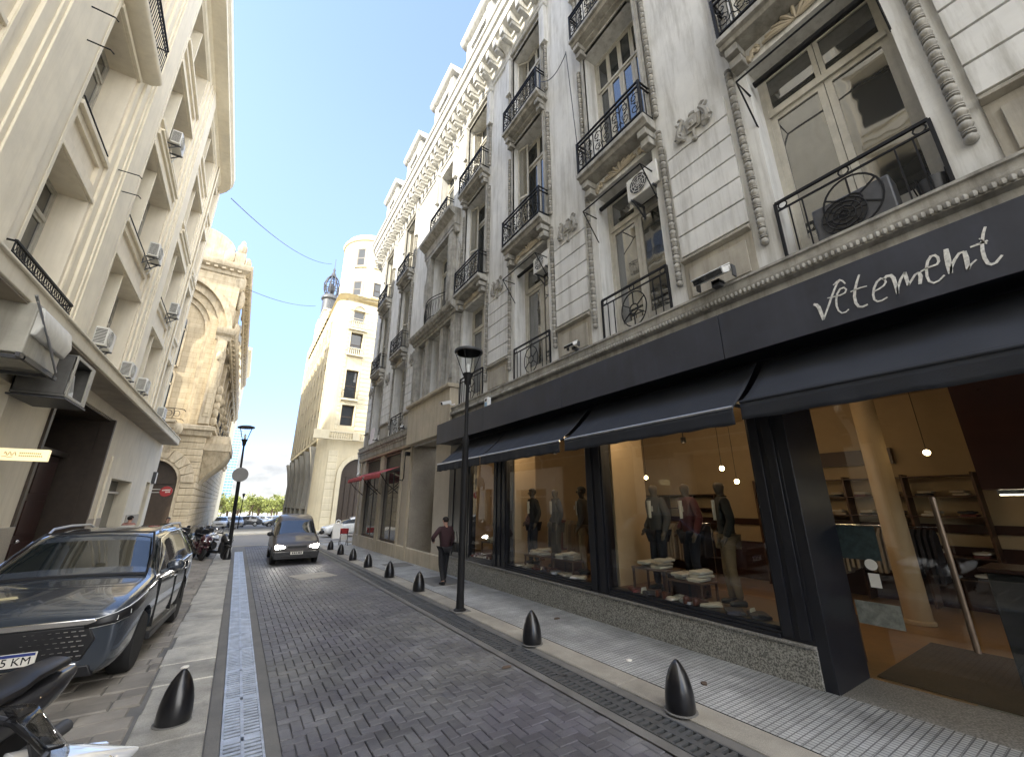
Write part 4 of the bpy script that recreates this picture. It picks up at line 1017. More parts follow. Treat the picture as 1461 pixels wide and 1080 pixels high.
    b.sweep([(0,46),(0,-.05),(-10,-.05)],[(0,22.3),(.15,22.4),(.2,22.7),(.6,23.0),(.7,23.3),(.7,23.5),(0,23.6)])
    b.build('cornice',m['yellow2'],T,ang=25)
    b = M()
    ped = [(px(-3.3),23.5),(px(-3.3),24.6),(px(-4.3),24.9)]+[(px(-7.4)+3.2*math.cos(t),25.0+1.9*math.sin(t)) for t in [PI*i/14*.5+.12 for i in range(14)]]+[(px(-10.5),23.5)]
    b.prism(ped,'y',.1,.8)
    b.sweep([(p[0],p[1]) for p in [(0,0)]*0] or [(0,.1),(-.01,.1)],[(0,23.5),(.2,23.6),(0,23.7)])
    b.box(-.9,-.1,-.1,.7,23.5,25.0); b.ell((-.5,.2,25.5),.4,.4,.65,8,6); b.ell((-.5,.2,26.2),.2,.2,.25,8,5); b.ell((-1.3,.1,24.4),.5,.4,.8,8,6); b.ell((-.1,.3,22.0),.5,.5,1.0,8,6); b.ell((.1,1.2,20.6),.4,.6,1.1,8,6)
    b.build('attic_pediment',m['yellow2'],T)
    b = M(); b.box(-.15,.15,-.22,.22,0,.26); de = None
    for q in [(-.3-k*.6,-.30,22.72) for k in range(18)]+[(.30,.5+k*1.6,22.72) for k in range(28)]+[(.24,.5+k*1.6,16.22) for k in range(28)]:
        if de is None: de = b.build('dentil',m['yellow2'],T,q)
        else: dpart(de,T,q)
    b = M(); b.prism([(ax-.35,az+4.2),(ax+.35,az+4.2),(ax+.5,az+5.7),(ax-.5,az+5.7)],'y',-.5,-.02); b.ell((ax,-.5,az+5.2),.4,.25,.5,8,6); b.build('keystone',m['yellow2'],T,bevel=.03)
    for x0 in (-.72,):
        b = M(); b.box(x0+.12,x0+.58,-.26,-.2,9.0,15.2); b.box(x0+.2,x0+.5,-.29,-.25,9.3,14.9); b.ell((x0+.35,-.3,14.4),.22,.15,.45,8,6); b.build('panel_moulding',m['yellow'],T,bevel=.02)
    # windows in the niche
    for z0,z1 in ((9.2,12.4),(13.2,17.4)):
        for x in (px(-8.9),px(-7.0)):
            b = M(); w = .62
            for s in (-1,1): b.box(x+s*w-.07,x+s*w+.07,.86,1.02,z0,z1)
            b.box(x-w,x+w,.86,1.02,z0,z0+.15); b.box(x-w,x+w,.86,1.02,z1-.8,z1-.65); b.box(x-.06,x+.06,.88,1.02,z0,z1); b.prism(arc(x,z1,w+.07,0,PI,10)+arc(x,z1,w-.07,PI,0,10),'y',.86,1.02)
            o = b.build('window',m['yellow2'],T,smooth=False); g = M(); g.prism(arc(x,z1,w-.05,0,PI,10)+[(x-w,z0),(x+w,z0)],'y',.95,.99); g.build('glass',m['glass_far'],o,smooth=False)
    # street side: pilasters, tall windows, iron, sculpted clumps, porch vault
    b = M(); r = random.Random(4)
    for k in range(8):
        y = 1.6+k*5.6; b.box(-.45,-.12,y,y+1.1,8.4,22.3); b.box(-.45,0.02,y-.1,y+1.2,15.6,16.0)
        b.box(-.45,.25,y+2.2,y+4.4,9.0,9.25)
        for q in range(5): b.ell((.05,y+.5+r.uniform(-.3,.3),9+q*.7),.3,.35,.45,6,5)
        b.ell((.2,y+.55,17.9),.35,.5,.8,7,5); b.box(-.3,.3,y,y+1.1,23.5,24.6); b.ell((0,y+.55,25.1),.35,.45,.7,7,5)
    b.build('pilaster',m['yellow2'],T)
    first = None
    for k in range(7):
        for z0,z1 in ((9.3,14.6),(17.4,21.4)):
            y = 4.9+k*5.6
            window(T,'or',1.5,z1-z0,(-.44,y,z0),PI,'french','frame_dark','glass_far')
    b = M()
    for k in range(7):
        y = 4.9+k*5.6
        for z in (10.2,9.4): b.box(.2,.24,y-1.1,y+1.1,z-.03,z+.03)
        for q in range(12): b.box(.2,.23,y-1.1+q*.2,y-1.06+q*.2,9.25,10.2)
    b.build('window_guard',m['iron'],T)
    # porch vault leaning over the pavement near the corner
    b = M(); n = 10
    for k in range(n):
        t0, t1 = k/n, (k+1)/n
        f = lambda t: (1.75*math.sin(t*PI/2)**1.6, 3.6+2.7*t)
        a, c = f(t0), f(t1); w0, w1 = 2.2+1.3*t0, 2.2+1.3*t1
        b.add([(0,4.2-w0,a[1]),(a[0],4.2-w0,a[1]),(a[0],4.2+w0,a[1]),(0,4.2+w0,a[1]),(0,4.2-w1,c[1]),(c[0],4.2-w1,c[1]),(c[0],4.2+w1,c[1]),(0,4.2+w1,c[1])],[(0,1,5,4),(1,2,6,5),(2,3,7,6)])
    b.box(-.2,1.85,.6,7.8,6.3,6.9); b.box(-.2,1.6,.9,7.5,6.9,7.6); b.build('porch_hood',m['yellow2'],T,ang=25)
ORNATE()

# ------------------------------------------------------------------ ivory corner building right of the crossing
def IVORY():
    X0, Y0 = 5.4, 42.0
    T = thing('corner_building','tall ivory corner building with round turret and balustrade across the side street','building',(X0,Y0,0)); m = MT
    ar = [(1.1-1.1*math.cos(k*PI/12),1.1-1.1*math.sin(k*PI/12)) for k in range(7)]
    path = [(0,26)]+ar+[(14,0)]; path = path[::-1]       # travel so that outside is on the left... reversed below
    out = [(14,0)]+[p for p in ar[::-1]]+[(0,26)]
    b = M(); fl = [(9.4,11.5),(12.2,15.2),(17.0,19.4)]
    wx = [2.25,5.6,9.0]
    ops = [(x-.6,x+.6,z0,z1,.35) for x in wx for z0,z1 in fl]+[(x-.6,x+.6,20.5,22.0,.35) for x in wx]
    facade(b,(0,0),(1,0),(0,-1),1.1,14,8.2,22.9,ops,.35)
    so = []
    for k in range(9):
        for j in range(5):
            y = 2.6+k*2.6; so.append((y-.85,y+.85,9.2+j*2.55,9.2+j*2.55+1.95,.5))
    facade(b,(0,0),(0,1),(-1,0),1.1,26,8.2,22.9,so,.5)
    for a,c in zip(ar,ar[1:]): b.quad((a[0],a[1],-1),(c[0],c[1],-1),(c[0],c[1],22.9),(a[0],a[1],22.9))
    b.box(.5,14,26,26.2,-1,22.9); b.box(.6,14,.6,26,22.4,22.8)
    # arch storey
    cx, r, sp = 4.0, 1.65, 4.6
    facade(b,(0,0),(1,0),(0,-1),1.1,14,-1,8.2,[(cx-r,cx+r,-1,sp+r,.5)],.5)
    for i in range(10):
        a0, a1 = PI*i/20, PI*(i+1)/20
        for s in (1,-1): b.add([(cx+s*r*math.cos(a0),0,sp+r*math.sin(a0)),(cx+s*r*math.cos(a1),0,sp+r*math.sin(a1)),(cx+s*r,0,sp+r)],[(0,1,2) if s<0 else (2,1,0)])
    b.build('wall',[m['ivory'],m['void']],T,smooth=False)
    b = M()
    for i in range(len(wx)):
        pass
    # bands of rustication on the front
    for xa,xb,n_,z0 in ((1.2,wx[0]-.78,29,9.0),(wx[0]+.78,wx[1]-.78,29,9.0),(1.0,cx-r-.5,12,-.4)):
        b = M()
        for k in range(n_):
            z = z0+k*(.46 if z0>0 else .62); b.box(xa,xb,-.04,.005,z,z+(.36 if z0>0 else .5))
        b.box(xa+.01,xb-.01,-.012,.005,z0,z); b.build('rusticated_band',m['ivory2'],T,bevel=.015)
    b = M()
    pts = arc(cx,sp,r+.4,0,PI,16)+[(cx-r-.4,-1),(cx-r,-1)]+arc(cx,sp,r,PI,0,16)+[(cx+r,-1),(cx+r+.4,-1)]; b.prism(pts,'y',-.12,.02)
    b.sweep([(14,0),(1.1,0)]+ar[::-1][1:]+[(0,26)] and out[::-1][::-1],[(0,0)]*2,False) if False else None
    def band(prof): b.sweep(out[::-1],[(o,z) for o,z in prof])
    band([(0,7.3),(.12,7.35),(.2,7.5),(.2,7.6),(.75,7.68),(.8,7.85),(.1,7.9),(0,7.9)])
    band([(0,22.4),(.1,22.5),(.15,22.8),(.6,23.1),(.95,23.35),(1.0,23.6),(.2,23.8),(0,23.8)])
    band([(0,15.75),(.1,15.8),(.12,15.95),(0,16.0)])
    for x in wx:
        for z in (16.9,20.0): b.box(x-.85,x+.85,-.3,0,z-.16,z)
        b.prism([(x-.85,19.9),(x+.85,19.9),(x+.8,20.0),(x-.8,20.0)],'y',-.34,0); b.box(x-.95,x+.95,-.3,0,19.62,19.85)
        b.prism(arc(x,21.9,.85,0,PI,12)+arc(x,21.9,.6,PI,0,12),'y',-.1,0)
        for z0,z1 in fl:
            for s in (-1,1): b.box(x+s*.6,x+s*.76,-.06,0,z0-.05,z1+.15)
            b.box(x-.6,x+.6,-.06,0,z1,z1+.15)
        b.box(x-.8,x+.8,-.25,0,11.95,12.15)
    for k in range(10): b.box(-.12,0,1.3+k*2.6-.22,1.3+k*2.6+.22,8.2,22.4)
    b.sweep([(x_,y_) for x_,y_ in [(0,26),(0,1.2)]],[(0,21.9),(.1,22),(0,22.1)],True) if False else None
    b.build('stone_trim',m['ivory2'],T,ang=25)
    # balustrades
    b = M(); x = 1.0
    b.box(-.55,14,-.62,-.42,8.58,8.72); b.box(-.55,14,-.62,-.42,7.9,8.0); b.box(-.62,.75,-.66,-.38,7.9,8.75); b.box(2.9,3.5,-.66,-.38,7.9,8.75)
    while x < 12:
        if not 2.85 < x < 3.5: b.lathe([(.05,8.0),(.075,8.15),(.04,8.38),(.06,8.58)],7,(x,-.52,0))
        x += .21
    b.build('balustrade',m['ivory2'],T)
    for xw in wx:
        for z0 in (16.9,20.0):
            b = M()
            b.box(xw-.75,xw+.75,-.28,-.16,z0+.6,z0+.68)
            for k in range(8): b.lathe([(.04,z0),(.06,z0+.15),(.035,z0+.4),(.05,z0+.6)],6,(xw-.66+.19*k,-.22,0))
            b.build('balustrade',m['ivory2'],T)
    b = M()
    for xw in wx:
        for z in (12.2,12.95): b.box(xw-.85,xw+.75,-.25,-.22,z,z+.04)
        for k in range(14): b.box(xw-.85+.12*k,xw-.83+.12*k,-.25,-.23,12.2,12.95)
    b.build('window_guard',m['iron'],T)
    for x in wx:
        for z0,z1 in fl: window(T,'iv',1.2,z1-z0,(x,.3,z0),PI/2,'sash','frame_dark','glass_far')
        window(T,'iv',1.2,1.5,(x,.3,20.5),PI/2,'sash','frame','glass_far')
    b = M(); b.prism(arc(cx,sp,r,0,PI,16)+[(cx-r,-1),(cx+r,-1)],'y',.45,.5)
    for k in range(7): b.box(cx-r+.1+k*.5,cx-r+.16+k*.5,.38,.45,-1,sp+.2)
    b.box(cx-r,cx+r,.36,.46,sp-.1,sp+.1); b.build('arched_door',m['frame_dark'],T,smooth=False)
    for k in range(9):
        for j in range(5): window(T,'ivs',1.7,1.95,(.45,2.6+k*2.6,9.2+j*2.55),0,'pair','iron_grey','glass_far')
    # street loggia: giant piers before a dark recess
    b = M(); b.box(1.6,1.8,1.1,26,-1,7.4)
    b.build('loggia_recess',m['void'],T,smooth=False)
    b = M()
    for k in range(6):
        y = 1.1+k*4.7; b.prism([(-.05,-1),(-.05,1.6),(-.0,4.5),(-.25,6.2),(-.5,7.3),(1.4,7.3),(1.0,6),(.8,4.5),(.7,-1)],'y',y,y+1.3)
        for q in range(4): b.lathe([(.09,0),(.12,.3),(.07,.8),(.1,1.2)],7,(.35,y+1.6+q*.8,.3))
    b.box(-.1,.7,1.1,26,-.3,.3); b.box(0,.7,2.4,26,1.5,1.65); b.build('loggia_pier',m['greywall'],T,ang=30)
    # turret, mansard, lantern
    b = M(); c = (3.9,3.8,0)
    b.lathe([(3.55,23.6),(3.5,23.8),(3.5,31.4),(3.65,31.5),(3.7,31.8),(3.62,31.9),(3.4,32.3),(.1,32.6)],40,c)
    b.build('turret',m['ivory'],T,ang=30)
    first = None
    for z0,z1 in ((24.2,26.0),(28.0,30.3)):
        for k in range(3):
            a = -PI/2-.62+k*.62; x, y = c[0]+3.57*math.cos(a), c[1]+3.57*math.sin(a)
            window(T,'tu',.95,z1-z0,(x,y,z0),a-PI,'sash','frame_dark','glass_far')
    b = M()
    for z0,z1 in ((24.2,26.0),(28.0,30.3)):
        for k in range(3):
            a = -PI/2-.62+k*.62; b.T = Matrix.Translation((c[0]+3.52*math.cos(a),c[1]+3.47*math.sin(a),0)) @ Matrix.Rotation(a,4,'Z')
            for s in (-1,1): b.box(-.05,.1,s*.48,s*.6,z0-.1,z1+.1)
            b.box(-.05,.1,-.6,.6,z1,z1+.12); b.box(-.05,.16,-.7,.7,z0-.15,z0)
            b.T = None
    b.build('turret_trim',m['ivory2'],T,smooth=False)
    b = M(); b.sweep([(.1,26),(.1,7.0)][::-1],[(-.1,23.7),(-.9,27.2),(-1.6,27.5),(-6,27.8)]); b.build('roof',m['slate'],T,ang=20)
    b = M()
    for k in range(12): b.box(.0,.3,8+k*1.5,8.7+k*1.5,23.8,24.4); b.lathe([(.3,24.4),(.2,24.6),(.3,24.9),(.05,25.3)],8,(.15,8.35+k*1.5,0))
    b.box(.3,1.6,16,19,23.8,28.5); b.box(.2,1.7,15.9,19.1,28.5,28.8); b.box(.4,1.8,23,26,23.8,30); b.box(-.1,.5,25,26,8,25); b.build('parapet',m['ivory2'],T,bevel=.02)
    b = M(); q = (1.15,18.6,0); b.lathe([(1.0,28.6),(1.0,31.2),(1.25,31.4),(1.2,31.8),(.9,32.1)],12,q); b.build('lantern_base',m['slate'],T)
    b = M()
    for k in range(10):
        a = 2*PI*k/10; b.tube([(q[0]+rr*math.cos(a),q[1]+rr*math.sin(a),z) for rr,z in ((.7,32.0),(1.05,33.0),(1.1,34.0),(.75,35.0),(.25,35.6))],.09,5)
    for rr,z in ((.95,32.8),(1.1,34.0),(.5,35.3)): b.tube([(q[0]+rr*math.cos(t*PI/8),q[1]+rr*math.sin(t*PI/8),z) for t in range(16)],.06,5,True)
    b.lathe([(.3,35.4),(.35,35.8),(.12,36.3),(.2,36.6),(.04,37),(.03,38.6)],8,q); b.ell((q[0],q[1],33.4),.45,.45,.9,8,6); b.build('lantern',m['iron_grey'],T)
IVORY()

def FAR():
    m = MT
    T = thing('glass_tower','pale blue glass office tower far behind the street lamp on the left','tower',(-15.5,600,-5)); 
    gm = mat('hazed_tower_glass',(.16,.30,.46),.15,var=.1,scale=.05,spec=.7); wm = mat('hazed_tower_slab',(.36,.45,.55),.6,var=.05)  # blue of the glass and distance haze are both put into these colours
    b = M(); b.box(-6.5,5.5,0,14,0,99); b.build('facade',gm,T,smooth=False)
    b = M()
    for k in range(29): b.box(-6.7,5.7,-.35,14,k*3.4+2.3,k*3.4+3.2)
    for x in (-6.6,-3.5,-.3,2.7,5.5): b.box(x-.15,x+.15,-.5,0,0,101)
    b.build('floor_slabs',wm,T,smooth=False)
    T = thing('apartment_block','pale slate-roofed building just beyond the ornate ochre building','building',(-6.2,98,-1.4))
    b = M(); b.box(-14,2.4,0,22,0,35.5); b.sweep([(2.4,22),(2.4,0),(-14,0)],[(0,34),(.7,34.6),(.8,35.2),(0,35.5)]); b.build('wall',m['ivory'],T,smooth=False)
    b = M(); b.sweep([(2.3,22),(2.3,.1),(-14,.1)],[(0,35.5),(-1.2,40.5),(-6,41)]); b.build('roof',m['slate'],T,ang=20)
    for k in range(7):
        for x in (-6,-3.5,-1,.9): window(T,'fb',1.2,2.4,(x,.0,3+k*4.4),PI/2,'sash','frame','glass_far')
FAR()
# ------------------------------------------------------------------ helpers for round bodies
def loft(b, secs, n=16, e=.8, cap=True):
    """superellipse sections (y, zc, hw, hh[, xc]) along y"""
    vs = []; fs = []
    for s in secs:
        y, zc, hw, hh = s[:4]; xc = s[4] if len(s)>4 else 0
        for k in range(n):
            a = 2*PI*k/n; c, d = math.cos(a), math.sin(a)
            vs.append((xc+hw*math.copysign(abs(c)**e,c), y, zc+hh*math.copysign(abs(d)**e,d)))
    for i in range(len(secs)-1):
        for k in range(n):
            l = (k+1)%n; fs.append((i*n+k,(i+1)*n+k,(i+1)*n+l,i*n+l))
    if cap: fs += [tuple(range(n)), tuple((len(secs)-1)*n+k for k in range(n))[::-1]]
    b.add(vs, fs)
def evaluated(o):
    dg = bpy.context.evaluated_depsgraph_get(); dg.update()
    return D.meshes.new_from_object(o.evaluated_get(dg), depsgraph=dg)
def text_mesh(s, size):
    cu = D.curves.new('txt','FONT'); cu.body = s; cu.size = size; cu.extrude = .002; cu.align_x = 'CENTER'; cu.align_y = 'CENTER'
    o = D.objects.new('txt', cu); COL.objects.link(o); me = evaluated(o); D.objects.remove(o); return me
def islands(me, polys):
    par = {}
    def find(a):
        while par[a] != a: par[a] = par[par[a]]; a = par[a]
        return a
    for p in polys:
        for v in me.polygons[p].vertices: par.setdefault(v, v)
        r = find(me.polygons[p].vertices[0])
        for v in me.polygons[p].vertices: par[find(v)] = r
    g = {}
    for p in polys: g.setdefault(find(me.polygons[p].vertices[0]), []).append(p)
    return list(g.values())
def submesh(me, polys, name, mats):
    mp = {}; vs = []; fs = []
    for p in polys:
        f = []
        for v in me.polygons[p].vertices:
            if v not in mp: mp[v] = len(vs); vs.append(me.vertices[v].co[:])
            f.append(mp[v])
        fs.append(f)
    b = M(); b.v = vs; b.f = fs; b.m = [0]*len(fs); return b

# ------------------------------------------------------------------ vehicles
T_BODY = {}
def carbody(T, st, paint, glass, wheels, wr, sub=2, glassed=(), windscreen=None, rearscreen=None):
    """st: (y,z0,hw,zb,hwb,zr,hwr) stations nose to tail; glassed: station intervals with side glass"""
    vs = []; n = 17
    for (y,z0,hw,zb,hwb,zr,hwr) in st:
        hood = zr-zb < .2
        h6 = zb+(zr-zb)*.55 if hood else zr-.085; w6 = hwr+(hwb-hwr)*(.3 if hood else .12)
        half = [(0,z0),(hw*.82,z0),(hw*.96,z0+.10),(hw,z0+.42*(zb-z0)),(hw*.985,zb-.14*(zb-z0)-.02),(hwb,zb),(w6,h6),(hwr*.88,zr-.012),(0,zr+.015)]
        full = half+[(-x,z) for x,z in half[-2:0:-1]]
        vs += [(x,y,z) for x,z in full]
    n = 16; fs = []; mi = []
    for i in range(len(st)-1):
        for k in range(n):
            l = (k+1)%n; fs.append((i*n+k,i*n+l,(i+1)*n+l,(i+1)*n+k))
            g = 0
            if k in (5,10) and i in glassed: g = 1
            if k in (6,7,8,9) and i in (windscreen,rearscreen): g = 1
            mi.append(g)
    fs += [tuple(range(n))[::-1], tuple((len(st)-1)*n+k for k in range(n))]; mi += [0,0]
    import bmesh
    me = D.meshes.new('b'); me.from_pydata(vs,[],fs); me.materials.append(paint); me.materials.append(glass); me.polygons.foreach_set('material_index',mi)
    bm = bmesh.new(); bm.from_mesh(me); bmesh.ops.recalc_face_normals(bm, faces=bm.faces); bm.to_mesh(me); bm.free()
    o = D.objects.new('b', me); COL.objects.link(o)
    if sub: s = o.modifiers.new('s','SUBSURF'); s.levels = s.render_levels = sub
    me = evaluated(o); D.objects.remove(o)
    if wheels:
        o = D.objects.new('b', me); COL.objects.link(o); cut = []
        for (x,y) in wheels:
            b = M(); ss = 1 if x>0 else -1
            b.prism([(y+wr*1.17*math.cos(2*PI*k/28), wr+wr*1.17*math.sin(2*PI*k/28)) for k in range(28)],'x',ss*.52,ss*1.3)
            c = b.build('cut', MT['black']); cut.append(c); bb = o.modifiers.new('c','BOOLEAN'); bb.object = c; bb.operation = 'DIFFERENCE'; bb.solver = 'EXACT'
        me = evaluated(o); D.objects.remove(o)
        for c in cut: D.objects.remove(c)
    gi = [i for i,m in enumerate(me.materials) if m == glass]; gi = gi[0] if gi else 1
    bl = MT['black']
    body = [p.index for p in me.polygons if p.material_index != gi]; gl = [p.index for p in me.polygons if p.material_index == gi]
    bd = submesh(me, body, 'body', paint).build('body', paint, T, ang=32); T_BODY[T.name] = bd
    for g in islands(me, gl):
        cx = sum(me.polygons[p].center.x for p in g)/len(g); cyy = sum(me.polygons[p].center.y for p in g)/len(g)
        nm = 'side_window' if abs(cx) > .3 else ('windscreen' if cyy < 0 else 'rear_window')
        submesh(me, g, nm, glass).build(nm, glass, T, ang=40)
def wheel(T, x, y, r, w=.22, rimm='alu', proto=None):
    s = 1 if x>0 else -1
    if proto is not None:
        o = dpart(proto, T, (x,y,r)); o.rotation_euler.z = 0 if s>0 else PI; return o
    b = M(); R_ = Matrix.Rotation(PI/2,4,'Y'); b.T = R_
    b.lathe([(r*.64,-w/2),(r*.9,-w/2),(r*.985,-w*.36),(r,-w*.2),(r,w*.2),(r*.985,w*.36),(r*.9,w/2),(r*.64,w/2)],32); b.lathe([(r*.1,-w*.3),(r*.64,-w*.3)],24)
    t = b.build('wheel', MT['rubber'], T, (x,y,r))
    b = M(); b.T = R_
    b.lathe([(r*.66,w*.42),(r*.62,w*.5),(r*.57,w*.42),(r*.55,-w*.2)],28)
    b.lathe([(.001,w*.3),(r*.15,w*.32),(r*.17,w*.2)],14)
    for k in range(7):
        a = 2*PI*k/7; b.beam((r*.12*math.cos(a),r*.12*math.sin(a),w*.26),(r*.58*math.cos(a+.1),r*.58*math.sin(a+.1),w*.36),.055,.03,(0,0,1))
    b.T = None
    b.build('rim', MT[rimm], t)
    t.rotation_euler.z = 0 if s>0 else PI
    return t
def paint(name, c, rough=.22, metal=.35, flake=.1):
    m, t, b, out = nt(name); b.inputs['Base Color'].default_value = col4(c); b.inputs['Metallic'].default_value = metal; b.inputs['Roughness'].default_value = rough
    b.inputs['Coat Weight'].default_value = 1; b.inputs['Coat Roughness'].default_value = .02; b.inputs['Coat IOR'].default_value = 1.6
    tc = NN(t,'ShaderNodeTexCoord'); n = NN(t,'ShaderNodeTexNoise'); n.inputs['Scale'].default_value = 5; n.inputs['Detail'].default_value = 6; t.links.new(tc.outputs['Object'], n.inputs['Vector'])
    mr = NN(t,'ShaderNodeMapRange'); mr.inputs[3].default_value = rough*.7; mr.inputs[4].default_value = rough*1.5; t.links.new(n.outputs[0], mr.inputs[0]); t.links.new(mr.outputs[0], b.inputs['Roughness'])
    return m
def SUV():
    m = MT; pt = paint('slate_blue_paint',(.070,.084,.106),.17,.45); gl = darkglass('tinted_car_glass',(.01,.013,.014),1.9,.01,.004)
    T = thing('parked_car','dark slate blue sport utility car with chrome grille bar and plate 085 KM','car',(-1.68,9.42,gz(9.4)),-.068)
    st = [(-2.30,.27,.84,.84,.80,.88,.62),(-2.285,.24,.86,.86,.82,.90,.64),(-2.2,.20,.92,.93,.88,.96,.68),(-1.98,.20,.95,.99,.92,1.03,.74),(-1.5,.20,.96,1.05,.93,1.10,.78),(-1.16,.20,.96,1.08,.935,1.14,.82),(-1.10,.20,.96,1.09,.935,1.17,.82),
          (-.36,.20,.96,1.10,.935,1.64,.70),(-.30,.20,.96,1.10,.935,1.67,.70),(.22,.20,.96,1.10,.94,1.715,.71),(.30,.20,.96,1.10,.94,1.72,.71),(1.18,.20,.96,1.12,.935,1.715,.70),(1.26,.20,.96,1.12,.935,1.71,.70),(1.92,.21,.95,1.14,.92,1.63,.66),(2.2,.25,.90,1.13,.88,1.20,.72),(2.29,.30,.83,1.0,.80,1.04,.62),(2.30,.32,.82,.98,.79,1.02,.60)]
    W = [(.83,-1.42),(-.83,-1.42),(.83,1.25),(-.83,1.25)]
    carbody(T, st, pt, gl, W, .355, 2, (6,8,10,12), 6, 13)
    p = None
    for x,y in W: p = wheel(T,x,y,.355,.23,'alu',p) if p is None else (wheel(T,x,y,.355,.23,'alu',p) and p)
    # front: grille, chrome bar, lamps, plate, intake
    b = M(); b.prism([(-.62,.42),(.62,.42),(.70,.62),(.62,.765),(-.62,.765),(-.70,.62)],'y',-2.325,-2.27); b.prism([(-.75,.25),(.75,.25),(.70,.36),(-.70,.36)],'y',-2.315,-2.24); b.build('grille',m['black'],T,bevel=.01)
    b = M(); r = random.Random(1)
    for j in range(6):
        z = .47+j*.05
        for k in range(9):
            for s in (-1,1):
                x = s*(.60-.065*k-.03*(j%2)); w = .022-.0017*k
                if x*s < .1: continue
                b.box(x-w,x+w,-2.333,-2.322,z-.006+.002*k,z+.006-.0003*k)
    b.build('grille_studs',m['chrome'],T)
    b = M(); b.prism([(-.60,.775),(.60,.775),(.68,.80),(.66,.835),(-.66,.835),(-.68,.80)],'y',-2.335,-2.26); b.box(-.6,.6,-2.335,-2.31,.385,.40); b.build('chrome_bar',m['chrome'],T,bevel=.008)
    from mathutils.bvhtree import BVHTree
    bd = T_BODY[T.name].data; tree = BVHTree.FromPolygons([v.co for v in bd.vertices],[tuple(p.vertices) for p in bd.polygons])
    def onbody(x, y, z, nx, ny, off):
        n = Vector((nx,ny,0)).normalized(); h = tree.ray_cast(Vector((x,y,z))+n*1.5, -n); q = h[0] if h[0] is not None else Vector((x,y,z)); return q+n*off
    for s in (-1,1):
        K = [(.58,-2.3,.735,.80,0,-1),(.70,-2.3,.745,.83,.08,-1),(.80,-2.2,.765,.865,.35,-1),(.86,-2.1,.795,.90,.8,-.8),(.90,-1.95,.835,.93,1,-.35),(.92,-1.78,.885,.955,1,-.1),(.93,-1.62,.935,.97,1,0)]
        b = M(); lo = []; hi = []; mid = []; vs = []; fs = []
        for x,y,z0,z1,nx,ny in K:
            for q in range(4): vs.append(onbody(s*x,y,z0+(z1-z0)*q/3,s*nx,ny,.012))
            lo.append(onbody(s*x,y,z0,s*nx,ny,.02)); hi.append(onbody(s*x,y,z1,s*nx,ny,.02)); 
        for i in range(len(K)-1):
            for q in range(3): o = 4*i+q; fs.append((o,o+1,o+5,o+4))
        b.add(vs,fs); h = b.build('headlight',MT['black'],T,ang=70); h.modifiers.new('t','SOLIDIFY').thickness = .02
        b = M(); b.tube(lo,.008,6); b.tube(hi,.010,6)
        for i in range(1,6): 
            a_, c_ = lo[i].lerp(hi[i],.25), lo[i].lerp(hi[i],.72); b.beam(a_,c_,.045,.016)
        b.tube([lo[i].lerp(hi[i],.2) for i in range(1,7)],.009,6)
        b.build('chrome_trim',m['whiteplastic'],h)
        # mirror, door handles, window line, roof rail, sill
        b = M(); b.T = Matrix.Translation((s*1.07,-.80,1.20)); b.ell((0,0,0),.115,.10,.085,14,10); b.T = None; b.beam((s*.91,-.78,1.11),(s*1.02,-.8,1.16),.05,.05); b.build('wing_mirror',pt,T)
        b = M()
        for y in (-.0,.95): b.box(s*.95,s*.982,y,y+.2,.93,.96)
        b.build('door_handle',m['chrome'],T,bevel=.008)
        b = M(); b.tube([(s*.66,-.15,1.66),(s*.66,-.03,1.725),(s*.67,.6,1.75),(s*.66,1.4,1.735),(s*.64,1.65,1.66)],.018,8); b.build('roof_rail',m['alu'],T)
        b = M(); b.tube([(s*.925,-1.0,1.10),(s*.937,-.3,1.105),(s*.94,.6,1.11),(s*.932,1.6,1.14)],.013,6); b.tube([(s*.915,-1.03,1.12),(s*.735,-.36,1.56),(s*.727,.25,1.635),(s*.72,1.2,1.635),(s*.72,1.8,1.55),(s*.925,1.88,1.15)],.013,6); b.build('window_trim',m['chrome'],T)
        b = M(); b.box(s*.86,s*.975,-1.0,.85,.25,.34); b.box(s*.88,s*.972,-1.0,.85,.34,.36); b.build('sill_trim',m['black'],T,bevel=.01)
        for y in (-.93,.26,1.2):
            pass
    for s in (-1,1):
        for y in (-.92,.27,1.17): b = M(); b.box(s*.93,s*.9635,y-.004,y+.004,.40,1.05); b.build('door_seam',m['void'],T,smooth=False)
    b = M(); b.box(-.26,.26,-2.345,-2.325,.435,.565); pl = b.build('number_plate',m['signwhite'],T,bevel=.004)
    b = M(); b.box(-.25,.25,-2.349,-2.344,.535,.562); b.build('plate_band',mat('plate_blue',(.02,.04,.22),.5),pl,smooth=False)
    me = text_mesh('085 KM',.105); me.materials.append(m['void']); o = D.objects.new('plate_text',me); COL.objects.link(o); o.parent = pl; o.location = (.06,-2.3465,.487); o.rotation_euler = (PI/2,0,0)
    b = M(); b.tube([onbody(x,-1.12,1.16,0,-.01,0)*0+Vector((x,-1.16-.06*(1-(x/.8)**2)*0,0))+Vector((0,0,1.145+.02*(1-(x/.82)**2))) for x in [-.80+.16*k for k in range(11)]],.022,6)
    b.tube([(x,-.345,1.665+.018*(1-(x/.64)**2)) for x in [-.62+.124*k for k in range(11)]],.013,6)
    for s in (-1,1): b.tube([(s*.80,-1.14,1.15),(s*.745,-.75,1.42),(s*.625,-.345,1.665)],.016,6)
    b.build('windscreen_seal',m['black'],T)
    b = M(); b.beam((-.55,-1.07,1.12),(.1,-.98,1.13),.015,.015); b.beam((.0,-1.08,1.12),(.6,-.95,1.14),.015,.015); b.build('wiper',m['black'],T)
SUV()
